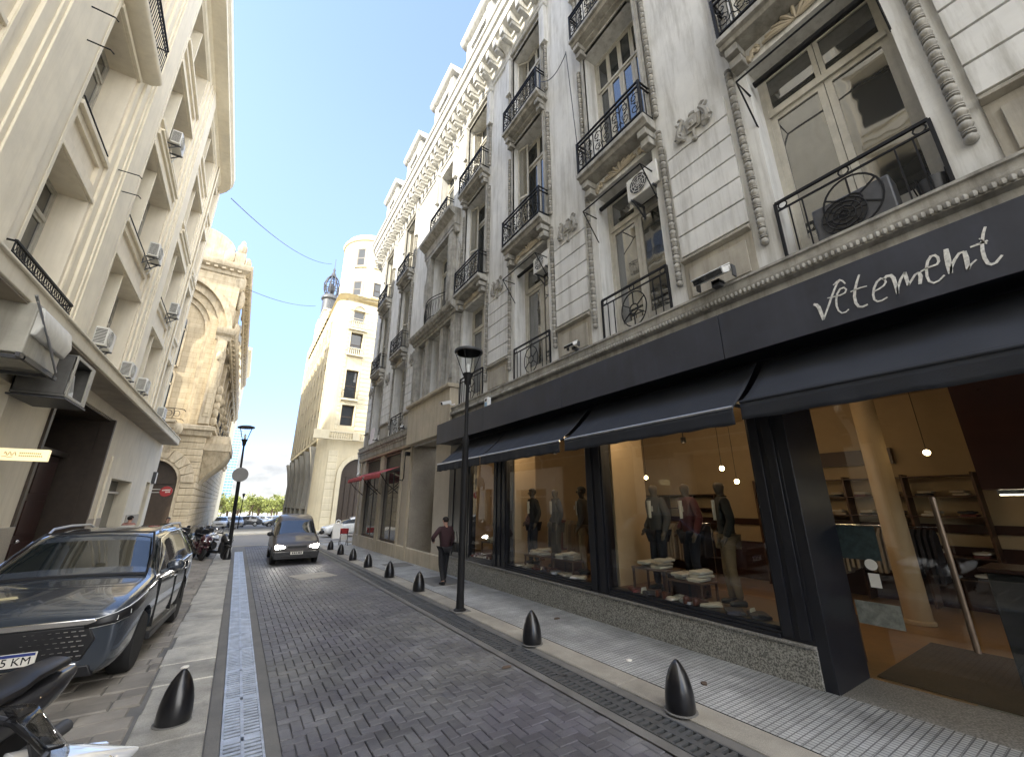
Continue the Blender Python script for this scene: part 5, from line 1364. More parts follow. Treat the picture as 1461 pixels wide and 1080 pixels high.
def VAN():
    m = MT; pt = paint('charcoal_paint',(.060,.053,.052),.45,.1,.1); pt.node_tree.nodes['Principled BSDF'].inputs['Coat Weight'].default_value = .35; gl = darkglass('van_glass',(.012,.015,.016),2.0,.02,.004)
    T = thing('small_van','charcoal grey small van driving towards the camera with headlights on','van',(2.16,20.15,gz(20)),-.02)
    st = [(-2.05,.25,.70,.62,.62,.66,.46),(-2.035,.23,.72,.64,.64,.68,.48),(-1.95,.20,.79,.74,.72,.78,.54),(-1.72,.20,.815,.84,.76,.88,.60),(-1.2,.20,.83,.98,.78,1.03,.64),(-.42,.20,.84,1.0,.80,1.62,.62),(.0,.20,.84,1.0,.80,1.74,.63),(.45,.20,.84,1.0,.80,1.77,.64),(.53,.20,.84,1.0,.80,1.77,.64),(1.35,.20,.84,1.0,.80,1.77,.63),(1.85,.22,.83,1.0,.79,1.74,.62),(2.03,.26,.80,.98,.76,1.6,.6),(2.05,.30,.78,.95,.74,1.5,.58)]
    W = [(.72,-1.33),(-.72,-1.33),(.72,1.3),(-.72,1.3)]
    carbody(T, st, pt, gl, W, .30, 2, (4,5,6,8), 4, None)
    p = None
    for x,y in W: p = wheel(T,x,y,.30,.19,'iron_grey',p) if p is None else (wheel(T,x,y,.30,.19,'iron_grey',p) and p)
    em = emis('lit_headlamp',(1,.95,.84),22)
    for s in (-1,1):
        b = M(); b.prism([(s*.36,.56),(s*.72,.60),(s*.735,.73),(s*.66,.74),(s*.42,.68)],'y',-2.045,-1.9); h = b.build('headlight',em,T,bevel=.02)
        b = M(); b.ell((s*.93,-.98,1.08),.10,.07,.085,10,7); b.beam((s*.78,-1.0,1.02),(s*.9,-.98,1.06),.05,.04); b.build('wing_mirror',m['black'],T)
        b = M(); b.box(s*.825,s*.848,.1,.26,.86,.89); b.build('door_handle',m['black'],T)
        b = M(); b.box(s*.80,s*.85,-.98,.95,.42,.50); b.build('side_strip',m['black'],T,bevel=.01)
    b = M(); b.prism([(-.33,.60),(.33,.60),(.36,.70),(-.36,.70)],'y',-2.055,-1.98); b.prism([(-.74,.24),(.74,.24),(.78,.50),(-.78,.50)],'y',-2.085,-1.9); b.prism([(-.5,.30),(.5,.30),(.5,.38),(-.5,.38)],'y',-2.095,-2.0); b.build('bumper',m['black'],T,bevel=.02)
    b = M(); b.box(-.21,.21,-2.105,-2.085,.40,.52); pl = b.build('number_plate',m['signwhite'],T)
    b = M(); b.box(-.205,.205,-2.108,-2.104,.495,.517)
    for x in (-.14,-.08,-.02,.05,.10,.15): b.box(x-.018,x+.018,-2.108,-2.104,.42,.48)
    b.build('plate_marks',m['void'],pl,smooth=False)
    b = M(); b.beam((-.5,-1.17,1.06),(.05,-1.12,1.08),.014,.014); b.beam((.0,-1.18,1.06),(.55,-1.1,1.08),.014,.014); b.build('wiper',m['black'],T)
VAN()
def simplecar(label, loc, rot, c, group=None, sub=1):
    pt = paint('car_paint_%d'%len(D.materials), c, .25, .1); T = thing('parked_car', label, 'car', loc, rot, group)
    st = [(-2.1,.26,.74,.62,.68,.66,.5),(-2.0,.22,.82,.72,.74,.76,.55),(-1.6,.2,.85,.84,.78,.88,.6),(-1.0,.2,.86,.92,.79,.96,.62),(-.25,.2,.86,.93,.80,1.40,.56),(.5,.2,.86,.94,.80,1.46,.57),(.58,.2,.86,.94,.80,1.46,.57),(1.3,.2,.86,.95,.79,1.38,.54),(1.9,.24,.82,.95,.76,1.0,.58),(2.1,.3,.76,.86,.7,.9,.55)]
    carbody(T, st, pt, MT['glass_far'], None, .3, sub, (3,4,6), 3, 7)
    p = None
    for x,y in ((.78,-1.3),(-.78,-1.3),(.78,1.3),(-.78,1.3)):
        b = M(); b.T = Matrix.Rotation(PI/2,4,'Y'); b.lathe([(.001,-.1),(.30,-.1),(.30,.1),(.2,.11),(.001,.11)],18); o = b.build('wheel',MT['rubber'],T,(x,y,.3))
        b = M(); b.T = Matrix.Rotation(PI/2,4,'Y'); b.lathe([(.001,.115),(.19,.112)],14); b.build('rim',MT['alu'],o); o.rotation_euler.z = 0 if x>0 else PI
    b = M(); b.prism([(-.4,.5),(.4,.5),(.42,.6),(-.42,.6)],'y',-2.12,-2.05); b.build('grille',MT['black'],T)
    for s in (-1,1): b = M(); b.ell((s*.62,-2.03,.64),.14,.05,.06,8,6); b.build('headlight',MT['chrome'],T)
    return T
simplecar('white hatchback standing in the sunlit side street beside the sandwich board',(7.55,34.2,gz(34.2)-.03),-PI/2,(.72,.72,.70),None,2)
simplecar('white car in the side street on the left, half hidden behind the dark parked car',(-5.6,33.6,gz(33.6)-.03),PI/2,(.72,.72,.70),None,2)
def FARCARS():
    r = random.Random(9); cols = [(.62,.62,.6),(.4,.41,.42),(.12,.13,.15),(.55,.52,.45),(.3,.05,.04)]
    pro = [simplecar('pale car parked far off in the open plaza past the crossing, one of many there',(0,100,0),0,c,'cars in the far plaza',0) for c in cols[:2]]
    pro += [simplecar('dark car parked far off in the open plaza past the crossing, one of several there',(0,100,0),0,c,'dark cars in the far plaza',0) for c in cols[2:3]]
    k = 0
    for y in (72,86,104,122,142,165):
        n = 5
        for i in range(n):
            x = y*(-.022+.024*i)+r.uniform(-1,1)
            if r.random() < .12: continue
            src = pro[r.choice((0,0,1,0,2))] if k > 2 else pro[k]
            loc = (x,y+r.uniform(-2,2),gz(y)-.05); rot = r.choice((0,PI,PI/2,-PI/2))+r.uniform(-.1,.1)
            if k <= 2: src.location = loc; src.rotation_euler.z = rot
            else: dup(src,loc,rot)
            k += 1
FARCARS()
def scooter(name, label, loc, rot, c, screen=True, box=False, pm=None, lean=.12, wh=.42, mir=True, sharp=False):
    m = MT; pt = pm or paint('scooter_paint_%d'%len(D.materials), c, .25, .1); T = thing(name,label,'scooter',loc,rot); T.rotation_euler.y = lean
    for y,r in ((-.68,.25),(.58,.24)):
        b = M(); b.T = Matrix.Translation((0,y,r)) @ Matrix.Rotation(PI/2,4,'Y'); b.lathe([(r*.55,-.05),(r*.85,-.06),(r,-.03),(r,.03),(r*.85,.06),(r*.55,.05)],22); o = b.build('wheel',m['rubber'],T)
        b = M(); b.T = Matrix.Translation((0,y,r)) @ Matrix.Rotation(PI/2,4,'Y'); b.lathe([(.02,-.04),(r*.56,-.03),(r*.56,.03),(.02,.04)],14); b.build('rim',m['iron_grey'],o)
    b = M(); loft(b,[(-.86,.50,.05,.03),(-.80,.52,.10,.05),(-.68,.53,.115,.05),(-.5,.48,.10,.05),(-.44,.42,.06,.04)]); b.build('front_fender',pt,T)
    # nose cowl with lamp recess, leg shield
    b = M(); SH = [(-.96,.69,.012,.012),(-.88,.70,.07,.035),(-.72,.735,.15,.075),(-.55,.775,.19,.10),(-.42,.80,.18,.10),(-.38,.80,.10,.07)]
    if sharp: loft(b,SH,18,.55)
    else: loft(b,[(-.80,.70,.05,.05),(-.76,.73,.13,.11),(-.66,.78,.21,.17),(-.54,.80,.23,.20),(-.44,.80,.20,.20),(-.40,.80,.14,.16)],18); 
    if not sharp: loft(b,[(-.60,.55,.17,.28),(-.50,.50,.21,.30),(-.42,.48,.19,.28)],16)
    b.build('front_cowl',pt,T)
    if sharp: b = M(); loft(b,[(-.62,.50,.13,.20),(-.50,.46,.17,.26),(-.42,.46,.16,.24)],16,.6); b.build('leg_shield',m['black'],T)
    b = M(); b.prism([(-.06,-.03),(.0,-.07),(.06,-.03),(.04,.05),(-.04,.05)],'y',-.83,-.72) if False else None
    b.ell((-.085,-.755,.74),.07,.05,.04,10,6); b.ell((.085,-.755,.74),.07,.05,.04,10,6); b.build('headlight',m['chrome'],T)
    b = M(); loft(b,[(-.45,.30,.16,.05),(-.2,.27,.17,.06),(.1,.28,.16,.07),(.2,.34,.15,.1)]); b.build('footboard',m['black'],T)
    b = M(); loft(b,[(.05,.52,.13,.14),(.25,.58,.18,.17),(.5,.62,.19,.15),(.75,.68,.15,.11),(.93,.74,.07,.05)],18); b.build('rear_body',pt,T)
    b = M(); loft(b,[(-.02,.75,.10,.03),(.1,.765,.15,.05),(.4,.80,.15,.055),(.5,.84,.14,.05),(.8,.86,.10,.04),(.86,.85,.05,.02)],16); b.build('seat',m['black'],T)
    b = M(); b.tube([(-.36,-.36,1.02),(-.22,-.44,.99),(0,-.46,.97),(.22,-.44,.99),(.36,-.36,1.02)],.016,8); b.tube([(0,-.46,.97),(0,-.52,.8),(0,-.66,.35)],.025,8)
    for s in (-1,1): b.tube([(s*.26,-.42,1.0),(s*.38,-.345,1.025)],.022,8); b.tube([(s*.2,-.44,1.0),(s*.28,-.47,1.2 if mir else 1.03)],.008,6)
    b.build('handlebar',m['black'],T)
    for s in ((-1,1) if mir else ()): b = M(); b.T = Matrix.Translation((s*.30,-.47,1.24)); b.ell((0,0,0),.075,.015,.05,12,8); b.build('mirror',m['chrome'] if s>0 else m['black'],T)
    if screen:
        b = M(); vs = []; fs = []
        n, mm_ = 8, 7
        for i in range(mm_+1):
            t = i/mm_; w = .24*(1-.55*t**2.2); z = .90+wh*t; y = -.60+.17*t
            for k in range(n+1):
                u = -1+2*k/n; vs.append((w*u, y+.10*u*u, z))
        for i in range(mm_):
            for k in range(n): o = i*(n+1)+k; fs.append((o,o+1,o+n+2,o+n+1))
        b.add(vs,fs); sc = b.build('windshield',m['smoke'],T,ang=80); sc.modifiers.new('t','SOLIDIFY').thickness = .004
    b = M(); b.tube([(.14,.1,.24),(.17,.35,.26),(.18,.5,.30)],[.02,.03,.05],8); b.tube([(.18,.45,.29),(.18,.85,.36)],.055,10); b.build('exhaust',m['iron_grey'],T)
    if box: b = M(); loft(b,[(.72,1.02,.16,.13),(.78,1.03,.20,.16),(1.08,1.03,.20,.16),(1.13,1.02,.15,.13)],16,.5); b.build('top_box',m['black'],T)
    b = M(); b.ell((0,.94,.72),.06,.03,.035,8,6); b.build('tail_light',m['red'],T)
    b = M(); b.tube([(-.12,.2,.2),(-.22,.3,0.02)],.012,6); b.build('kickstand',m['iron_grey'],T)
    return T
wp = paint('pearl_white',(.74,.75,.76),.2,.05)
ws = scooter('parked_scooter','white scooter with smoked windshield at the lower left corner, nearest the camera',(-1.12,3.30,gz(3.3)),2.12,(.7,.7,.7),True,False,wp,-.08,.26,False,True)
ws.scale = (1,1,.9)
for s_ in (-1,1):
    b = M(); b.prism([(-.90,.70),(-.62,.80),(-.30,.86),(-.22,.74),(-.40,.66),(-.58,.70),(-.66,.63)],'x',s_*.15,s_*.215); b.build('side_panel',wp,ws,bevel=.02)
    b = M(); b.prism([(-.74,.715),(-.60,.755),(-.63,.70)],'x',s_*.212,s_*.224); b.build('indicator_recess',MT['black'],ws)
bp = paint('matt_black',(.014,.014,.017),.5,.0)
bs = scooter('parked_scooter','black scooter with its tail raised towards the street in front of the dark blue car',(-1.45,4.66,gz(5)),-.467,(.02,.02,.02),False,False,bp,.05,.42,False)
bs.scale = (1,1,.93)
scooter('parked_scooter','dark green scooter with tall grey windshield parked behind the dark blue car',(-1.75,24.6,gz(24.6)),.35,(.015,.03,.03),True,True)
scooter('parked_scooter','black scooter parked closest to the leaning street lamp',(-.62,22.5,gz(22.5)),.75,(.02,.016,.02),True,True,bp)
scooter('parked_scooter','dark scooter with a white front cowl behind the other scooters by the leaning lamp',(-.95,24.2,gz(24.2)),.2,(.6,.6,.6),False,True,wp)
scooter('parked_scooter','dark maroon scooter between the green scooter and the leaning street lamp',(-1.15,22.6,gz(22.6)),.3,(.05,.012,.018),False,False)

# ------------------------------------------------------------------ people and mannequins
def skin(name, J, E, m, parent=None, root=None, sub=2):
    names = list(J); me = D.meshes.new(name)
    me.from_pydata([J[k][:3] for k in names],[(names.index(a),names.index(b)) for a,b in E],[]); me.materials.append(m)
    o = D.objects.new(name, me); COL.objects.link(o)
    s = o.modifiers.new('skin','SKIN'); s.use_smooth_shade = True
    ly = me.skin_vertices[0].data if len(me.skin_vertices) else None
    for i,k in enumerate(names):
        r = J[k][3]; r = r if isinstance(r,tuple) else (r,r); ly[i].radius = r; ly[i].use_root = (k == (root or names[0]))
    u = o.modifiers.new('sub','SUBSURF'); u.levels = u.render_levels = sub
    me2 = evaluated(o); D.objects.remove(o); me2.name = name
    if len(me2.materials) == 0: me2.materials.append(m)
    me2.polygons.foreach_set('use_smooth',[True]*len(me2.polygons))
    o = D.objects.new(name, me2); COL.objects.link(o)
    if parent is not None: o.parent = parent
    return o
def person(label, loc, rot, jacket, trouser, hairc, h=1.72, stride=.16, bend=(0,0), skinm='skin', bag=None, head='hair', shoes=True, cat='person', name='person'):
    k = h/1.72
    def P(x,y,z,r): return (x*k,y*k,z*k, (r[0]*k,r[1]*k) if isinstance(r,tuple) else r*k)
    lx, rx = bend
    J = dict(pelvis=P(0,0,.93,(.14,.10)),waist=P(0,.01,1.10,(.15,.105)),chest=P(0,.0,1.32,(.175,.12)),neck0=P(0,.0,1.46,.06),neck=P(0,-.01,1.52,.052),
             head0=P(0,-.02,1.585,(.066,.08)),head1=P(0,-.02,1.65,(.072,.09)),head2=P(0,-.01,1.70,(.045,.055)),
             shl=P(-.18,0,1.42,.058),ell=P(-.23-lx,.05-lx*.2,1.16+lx*.3,.046),wrl=P(-.24-lx*.1,-.08-lx*1.0,.96+lx*1.1,.032),hal=P(-.24+lx*.2,-.12-lx*1.1,.90+lx*1.2,(.036,.02)),
             shr=P(.18,0,1.42,.058),elr=P(.24+rx,.05-rx*.2,1.15+rx*.2,.046),wrr=P(.25-rx*.1,-.05-rx*1.1,.92+rx*1.1,.032),har=P(.25-rx*.3,-.08-rx*1.2,.85+rx*1.3,(.036,.02)),
             hil=P(-.09,0,.88,.085),knl=P(-.095,-.03-stride*.35,.49,.058),anl=P(-.09,-stride*.8+.0,.085,.04),tol=P(-.10,-stride*.8-.13,.035,(.042,.03)),
             hir=P(.09,0,.88,.085),knr=P(.095,-.03+stride*.25,.49,.058),anr=P(.09,stride+.02,.10,.04),tor=P(.10,stride-.10,.035,(.042,.03)))
    E = [('pelvis','waist'),('waist','chest'),('chest','neck0'),('neck0','neck'),('neck','head0'),('head0','head1'),('head1','head2'),('chest','shl'),('shl','ell'),('ell','wrl'),('wrl','hal'),('chest','shr'),('shr','elr'),('elr','wrr'),('wrr','har'),
         ('pelvis','hil'),('hil','knl'),('knl','anl'),('anl','tol'),('pelvis','hir'),('hir','knr'),('knr','anr'),('anr','tor')]
    for s,w,ha in (('l','wrl','hal'),('r','wrr','har')):
        a, c = Vector(J[w][:3]), Vector(J[ha][:3]); d = (c-a).normalized()
        for i in range(4):
            n_ = 'f%s%d'%(s,i); q = c+d*(.055*k*(1,1.15,1.1,.85)[i])+Vector(((i-1.5)*.019*k,.0,0))+Vector((0,-.012*k,0)); J[n_] = (*q, .0095*k); E.append((ha,n_))
        q = a+d*.055*k+Vector((0,-.05*k,-.0)); J['t'+s] = (*q,.011*k); E.append((w,'t'+s))
    JB = {q:((*v[:3],tuple(w*.80 for w in v[3])) if q in ('pelvis','waist','chest') else ((*v[:3],v[3]*.85) if q[:2] in ('sh','hi','kn') and not isinstance(v[3],tuple) else v)) for q,v in J.items()}
    body = skin(name, JB, E, MT[skinm]); body.location = loc; body.rotation_euler.z = rot; tag(body,label,cat)
    g = lambda *n: {q:(*J[q][:3], tuple(v*1.0+.018*k for v in (J[q][3] if isinstance(J[q][3],tuple) else (J[q][3],J[q][3])))) for q in n}
    j = g('pelvis','waist','chest','neck0','shl','ell','wrl','shr','elr','wrr'); j['hem'] = P(0,.01,.80,(.175,.13)); j['collar'] = P(0,-.005,1.50,(.075,.075))
    skin('jacket',j,[('chest','waist'),('waist','pelvis'),('pelvis','hem'),('chest','neck0'),('neck0','collar'),('chest','shl'),('shl','ell'),('ell','wrl'),('chest','shr'),('shr','elr'),('elr','wrr')],jacket,body,'chest')
    t = g('pelvis','hil','knl','anl','hir','knr','anr')
    skin('trousers',t,[('pelvis','hil'),('hil','knl'),('knl','anl'),('pelvis','hir'),('hir','knr'),('knr','anr')],trouser,body)
    for s in 'lr':
        a, c = J['an'+s], J['to'+s]; b = M(); loft(b,[(c[1]-.03*k,.035*k+c[2]*.3,.035*k,.025*k,c[0]),(c[1],.04*k+c[2]*.3,.05*k,.035*k,c[0]),(a[1]-.02*k,.05*k+c[2]*.3,.048*k,.045*k,a[0]),(a[1]+.05*k,.05*k+c[2]*.3,.042*k,.045*k,a[0]),(a[1]+.07*k,.045*k+c[2]*.3,.025*k,.03*k,a[0])],12); b.build('shoe',MT['black'],body)
    if head:
        b = M(); hm = hairc; n, mm_ = 18, 12
        # hair: a shell over the skull, open over the face (face looks to -y)
        vs = []; fs = []; c = (0,-.012*k,1.655*k)
        for i in range(mm_+1):
            th = PI*.62*i/mm_
            for q in range(n):
                ph = 2*PI*q/n; cut = (1.22 if math.sin(ph) > .1 else 1) if math.sin(ph) > -.35 else .62
                t_ = th*cut; vs.append((c[0]+.086*k*math.sin(t_)*math.cos(ph), c[1]+.104*k*math.sin(t_)*math.sin(ph), c[2]+.088*k*math.cos(t_)))
        for i in range(mm_):
            for q in range(n): l = (q+1)%n; fs.append((i*n+q,(i+1)*n+q,(i+1)*n+l,i*n+l))
        b.add(vs,fs); o = b.build('hair' if head=='hair' else head,hm,body,ang=80)
        b = M()
        for s in (-1,1): b.ell((s*.082*k,-.01*k,1.625*k),.012*k,.022*k,.03*k,8,6)
        b.ell((0,-.115*k,1.62*k),.014*k,.02*k,.022*k,8,6); b.build('ears_and_nose',MT[skinm],body)
        b = M()
        for s in (-1,1): b.ell((s*.032*k,-.098*k,1.648*k),.012*k,.008*k,.007*k,8,5)
        b.ell((0,-.098*k,1.583*k),.024*k,.008*k,.005*k,8,5); b.build('eyes_and_mouth',MT['frame_dark'],body)
    return body
cl = lambda n, c: mat(n, c, .9, var=.2, scale=9)
dk = cl('black_hair',(.012,.009,.008))
W = person('person in maroon jacket and dark trousers walking away past the shop, bag at their side',(5.0,11.1,gz(11.1)+.03),PI+.12,cl('maroon_cloth',(.036,.014,.018)),cl('dark_trouser',(.010,.010,.013)),dk,1.72,.13,(.0,.16))
b = M(); loft(b,[(-.15,.0,.02,.10),(-.12,.0,.05,.13),(.12,.0,.05,.13),(.15,.0,.02,.10)],12,.5); b.tube([(0,-.1,.12),(-.02,-.05,.42),(-.02,.05,.42),(0,.1,.12)],.012,6)
bg = b.build('shoulder_bag',MT['black'],None); bg.location = (5.31,11.05,gz(11)+.95); bg.rotation_euler.z = .12; tag(bg,'dark shoulder bag at the right side of the person walking away','bag')
person('bareheaded person standing by the left wall behind the dark blue car roof',(-3.40,21.6,gz(21.6)+.01),2.6,cl('pink_shirt',(.42,.22,.18)),cl('navy_trouser',(.02,.02,.04)),dk,1.76,.05)
person('person with a shiny dark helmet standing among the parked scooters',(-2.45,23.4,gz(23.4)+.01),.4,cl('olive_jacket',(.05,.05,.03)),cl('grey_trouser',(.05,.05,.05)),MT['bollard'],1.66,.05,head='helmet')
# shop window mannequins
mk = mat('mannequin_skin',(.10,.075,.055),.5); MT['mannequin'] = mk
def mannequin(label, y, x, jk, tr, zf, rot=-PI/2, hat=None, tagcard=True):
    o = person(label,(x,y,zf),rot,jk,tr,hat,1.80,.03,(0,0),'mannequin',None,'cap' if hat else None,True,'mannequin','mannequin')
    if tagcard:
        b = M(); b.box(-.025,.025,-.004,.004,-.045,.045); b.build('price_card',MT['signwhite'],o,(.12,-.16,1.36))
    b = M(); b.prism([(-.035,1.50),(.035,1.50),(.012,1.20),(-.012,1.20)],'y',-.152,-.11); b.build('shirt_front',MT['signwhite'],o)
    return o
jk1, jk2, jk3, jk4 = cl('charcoal_jacket',(.075,.072,.072)), cl('burgundy_blazer',(.10,.022,.024)), cl('black_puffer',(.025,.026,.027)), cl('navy_coat',(.04,.042,.055))
tan, blu, gry = cl('tan_trouser',(.24,.165,.095)), cl('dark_denim',(.012,.014,.024)), cl('grey_slack',(.05,.045,.04))
mannequin('mannequin in grey jacket, leftmost of three in the largest shop window',5.02,6.42,jk1,blu,.58,-PI/2-.3)
mannequin('mannequin in burgundy blazer and dark jeans, middle of three in the largest window',4.45,6.55,jk2,blu,.58,-PI/2-.5)
mannequin('mannequin in black jacket and tan trousers, right of three in the largest window',3.72,6.38,jk3,tan,.58,-PI/2-.9)
mannequin('mannequin in dark coat and cap at the left of the middle shop window',8.75,6.35,jk3,blu,.58,-PI/2-.2,gry)
mannequin('mannequin in dark blazer, centre of the middle shop window',8.0,6.5,jk4,gry,.58,-PI/2-.4)
mannequin('mannequin in pale trousers and coat at the right of the middle shop window',7.0,6.45,jk1,tan,.58,-PI/2-1.0,jk3)
mannequin('mannequin in dark suit inside the smallest shop window',10.75,6.6,jk4,blu,.50,-PI/2-.2)
def DISPLAY():
    r = random.Random(11); m = MT; wt = mat('display_wood',(.10,.05,.03),.45,var=.3)
    def table(lab,x,y,w,d,h):
        t = thing('display_table',lab,'display table',(x,y,.575)); b = M(); b.box(-d/2,d/2,-w/2,w/2,h-.03,h); b.build('top',wt,t,bevel=.006)
        for sx in (-1,1):
            for sy in (-1,1): b = M(); b.box(sx*(d/2-.04),sx*(d/2-.01),sy*(w/2-.04),sy*(w/2-.01),0,h-.03); b.build('leg',wt,t)
        return t
    cols = [mat('fold_%d'%i,c,.85,var=.15) for i,c in enumerate([(.6,.56,.5),(.45,.4,.34),(.3,.32,.36),(.12,.03,.03),(.62,.6,.58),(.04,.04,.05)])]
    fold = {}
    def folded(x,y,z,ci,rot,label,group):
        if ci not in fold:
            b = M(); loft(b,[(-.15,.02,.10,.015),(-.14,.024,.12,.022),(.13,.026,.12,.024),(.16,.02,.10,.018)],12,.45); b.prism([(-.05,-.15),(.05,-.15),(.03,-.06),(-.03,-.06)],'z',.045,.058)
            fold[ci] = b.build('folded_shirt',cols[ci],None,(x,y,z),rot); o = fold[ci]
        else: o = fold[ci].copy(); COL.objects.link(o); o.location = (x,y,z); o.rotation_euler.z = rot
        tag(o,label,'folded clothing',group)
    G = [('largest',[(4.98,.42,.40),(4.30,.30,.30)],3.1,5.4),('middle',[(8.35,.36,.28),(7.25,.40,.30)],6.6,9.0),('smallest',[(10.4,.6,.42)],9.95,11.2)]
    for nm,tabs,y0,y1 in G:
        for i,(y,w,h) in enumerate(tabs):
            table('low dark display table %sin the %s shop window'%(('further left ','further right ')[i] if len(tabs)>1 else '',nm),6.22,y,w+.3,.42,h)
            for k in range(5): folded(6.22+r.uniform(-.1,.1),y+(k%2-.5)*.26,.575+h+.002+.05*(k//2),r.choice((0,1,4,0)),PI/2+r.uniform(-.3,.3),'pale folded shirt on a low display table in the %s shop window'%nm,'folded shirts on tables, %s window'%nm)
        for k in range(7):
            folded(6.05+r.uniform(-.04,.05),y0+(y1-y0)*(k+.5)/7+r.uniform(-.05,.05),.577,r.randrange(6),r.uniform(-2,2),'folded garment or shoe box on the floor of the %s shop window'%nm,'garments on the %s window floor'%nm)
    # leather trunks, wall shelves of folded stock, a lit strip and small pendants deeper in the shop
    lea = mat('dark_leather',(.06,.022,.014),.35,var=.4)
    for (y,x,lab) in ((4.62,6.5,'dark leather trunk between the display tables in the largest shop window'),(7.75,6.55,'dark leather trunk behind the tables in the middle shop window')):
        t = thing('trunk',lab,'trunk',(x,y,.577)); b = M(); b.box(-.2,.2,-.32,.32,0,.34); b.build('case',lea,t,bevel=.02); b = M(); b.box(-.205,.205,-.325,.325,.26,.27)
        for q in (-.2,.2): b.box(-.206,.206,q-.02,q+.02,0,.345)
        b.build('straps',m['black'],t); b = M(); b.box(-.215,-.2,-.03,.03,.22,.30); b.build('clasp',m['chrome'],t)
    b = M()
    for z in (.6,1.0,1.75,2.15,2.55): b.box(-.2,.2,-2.1,2.1,z-.02,z)
    for y in (-2.1,-1.05,0,1.05,2.06): b.box(-.2,.2,y,y+.04,0,2.6)
    sh_ = thing('wall_shelf','tall dark wall shelf of folded stock at the back of the shop','shelf',(12.15,3.9,.03)); b.build('rack',wt,sh_)
    for z in (.6,1.0,1.75,2.15):
        for k in range(8):
            for q in range(2): folded(12.1,3.9-1.85+k*.52+r.uniform(-.04,.04),.03+z+.055*q,r.randrange(6),PI/2+r.uniform(-.1,.1),'folded garment stacked on the dark wall shelf at the back of the shop','folded stock on the back shelf')
    t = thing('strip_light','bright strip light under the dark mezzanine at the right of the shop','ceiling light',(9.6,.3,2.19)); b = M(); b.box(-.04,.04,-1.4,.95,-.03,.03); b.build('channel',m['alu'],t); b = M(); b.box(-.03,.03,-1.38,.93,-.045,-.031); b.build('tube',emis('strip_tube',(1,.86,.62),5.0),t,smooth=False)
    pe = None
    for x,y,z in ((8.6,4.9,2.75),(8.9,4.2,2.72),(9.3,5.0,2.5),(9.3,4.5,2.5),(9.6,8.2,2.7),(9.2,7.4,2.7),(10.2,2.0,2.9)):
        if pe is None:
            pe = thing('pendant_lamp','small glowing pendant lamp hanging inside the clothing shop','pendant lamp',(x,y,z),0,'pendant lamps in the shop'); b = M(); b.ell((0,0,0),.05,.05,.05,10,7); b.build('globe',emis('pendant_globe',(1,.72,.38),9),pe); b = M(); b.tube([(0,0,.05),(0,0,1.6)],.006,5); b.build('cord',m['black'],pe)
        else: dup(pe,(x,y,z))
    # shoes in pairs along the glass
    sh = None
    for y in (4.05,4.2,4.75,4.62,7.6,7.75,8.1,10.1,10.25,10.7,10.85):
        b = M(); 
        if sh is None:
            loft(b,[(-.14,.035,.02,.02),(-.11,.04,.045,.035),(0,.05,.042,.045),(.07,.065,.036,.06),(.12,.06,.03,.055),(.13,.05,.015,.03)],12); sh = b.build('shoe',mat('brown_leather',(.07,.025,.015),.3),None,(5.99,y,.577),1.3); o = sh
        else: o = sh.copy(); COL.objects.link(o); o.location = (5.99+r.uniform(-.02,.04),y,.577); o.rotation_euler.z = 1.3+r.uniform(-.3,.3)
        tag(o,'brown leather shoe standing close behind the shop window glass','shoe','shoes in the shop windows')
    for y,x,z in ((5.1,6.0,.58),(7.9,5.99,.58),(3.35,6.1,.58)):
        b = M(); b.prism([(-.02,0),(.02,0),(.0,.09)],'y',-.06,.06); o = b.build('price_stand',m['signwhite'],None,(x,y,z),PI/2)
        tag(o,{5.1:'white price stand at the left foot of the largest shop window',7.9:'white price stand in the middle shop window',3.35:'white price stand at the right foot of the largest shop window'}[y],'price stand')
DISPLAY()
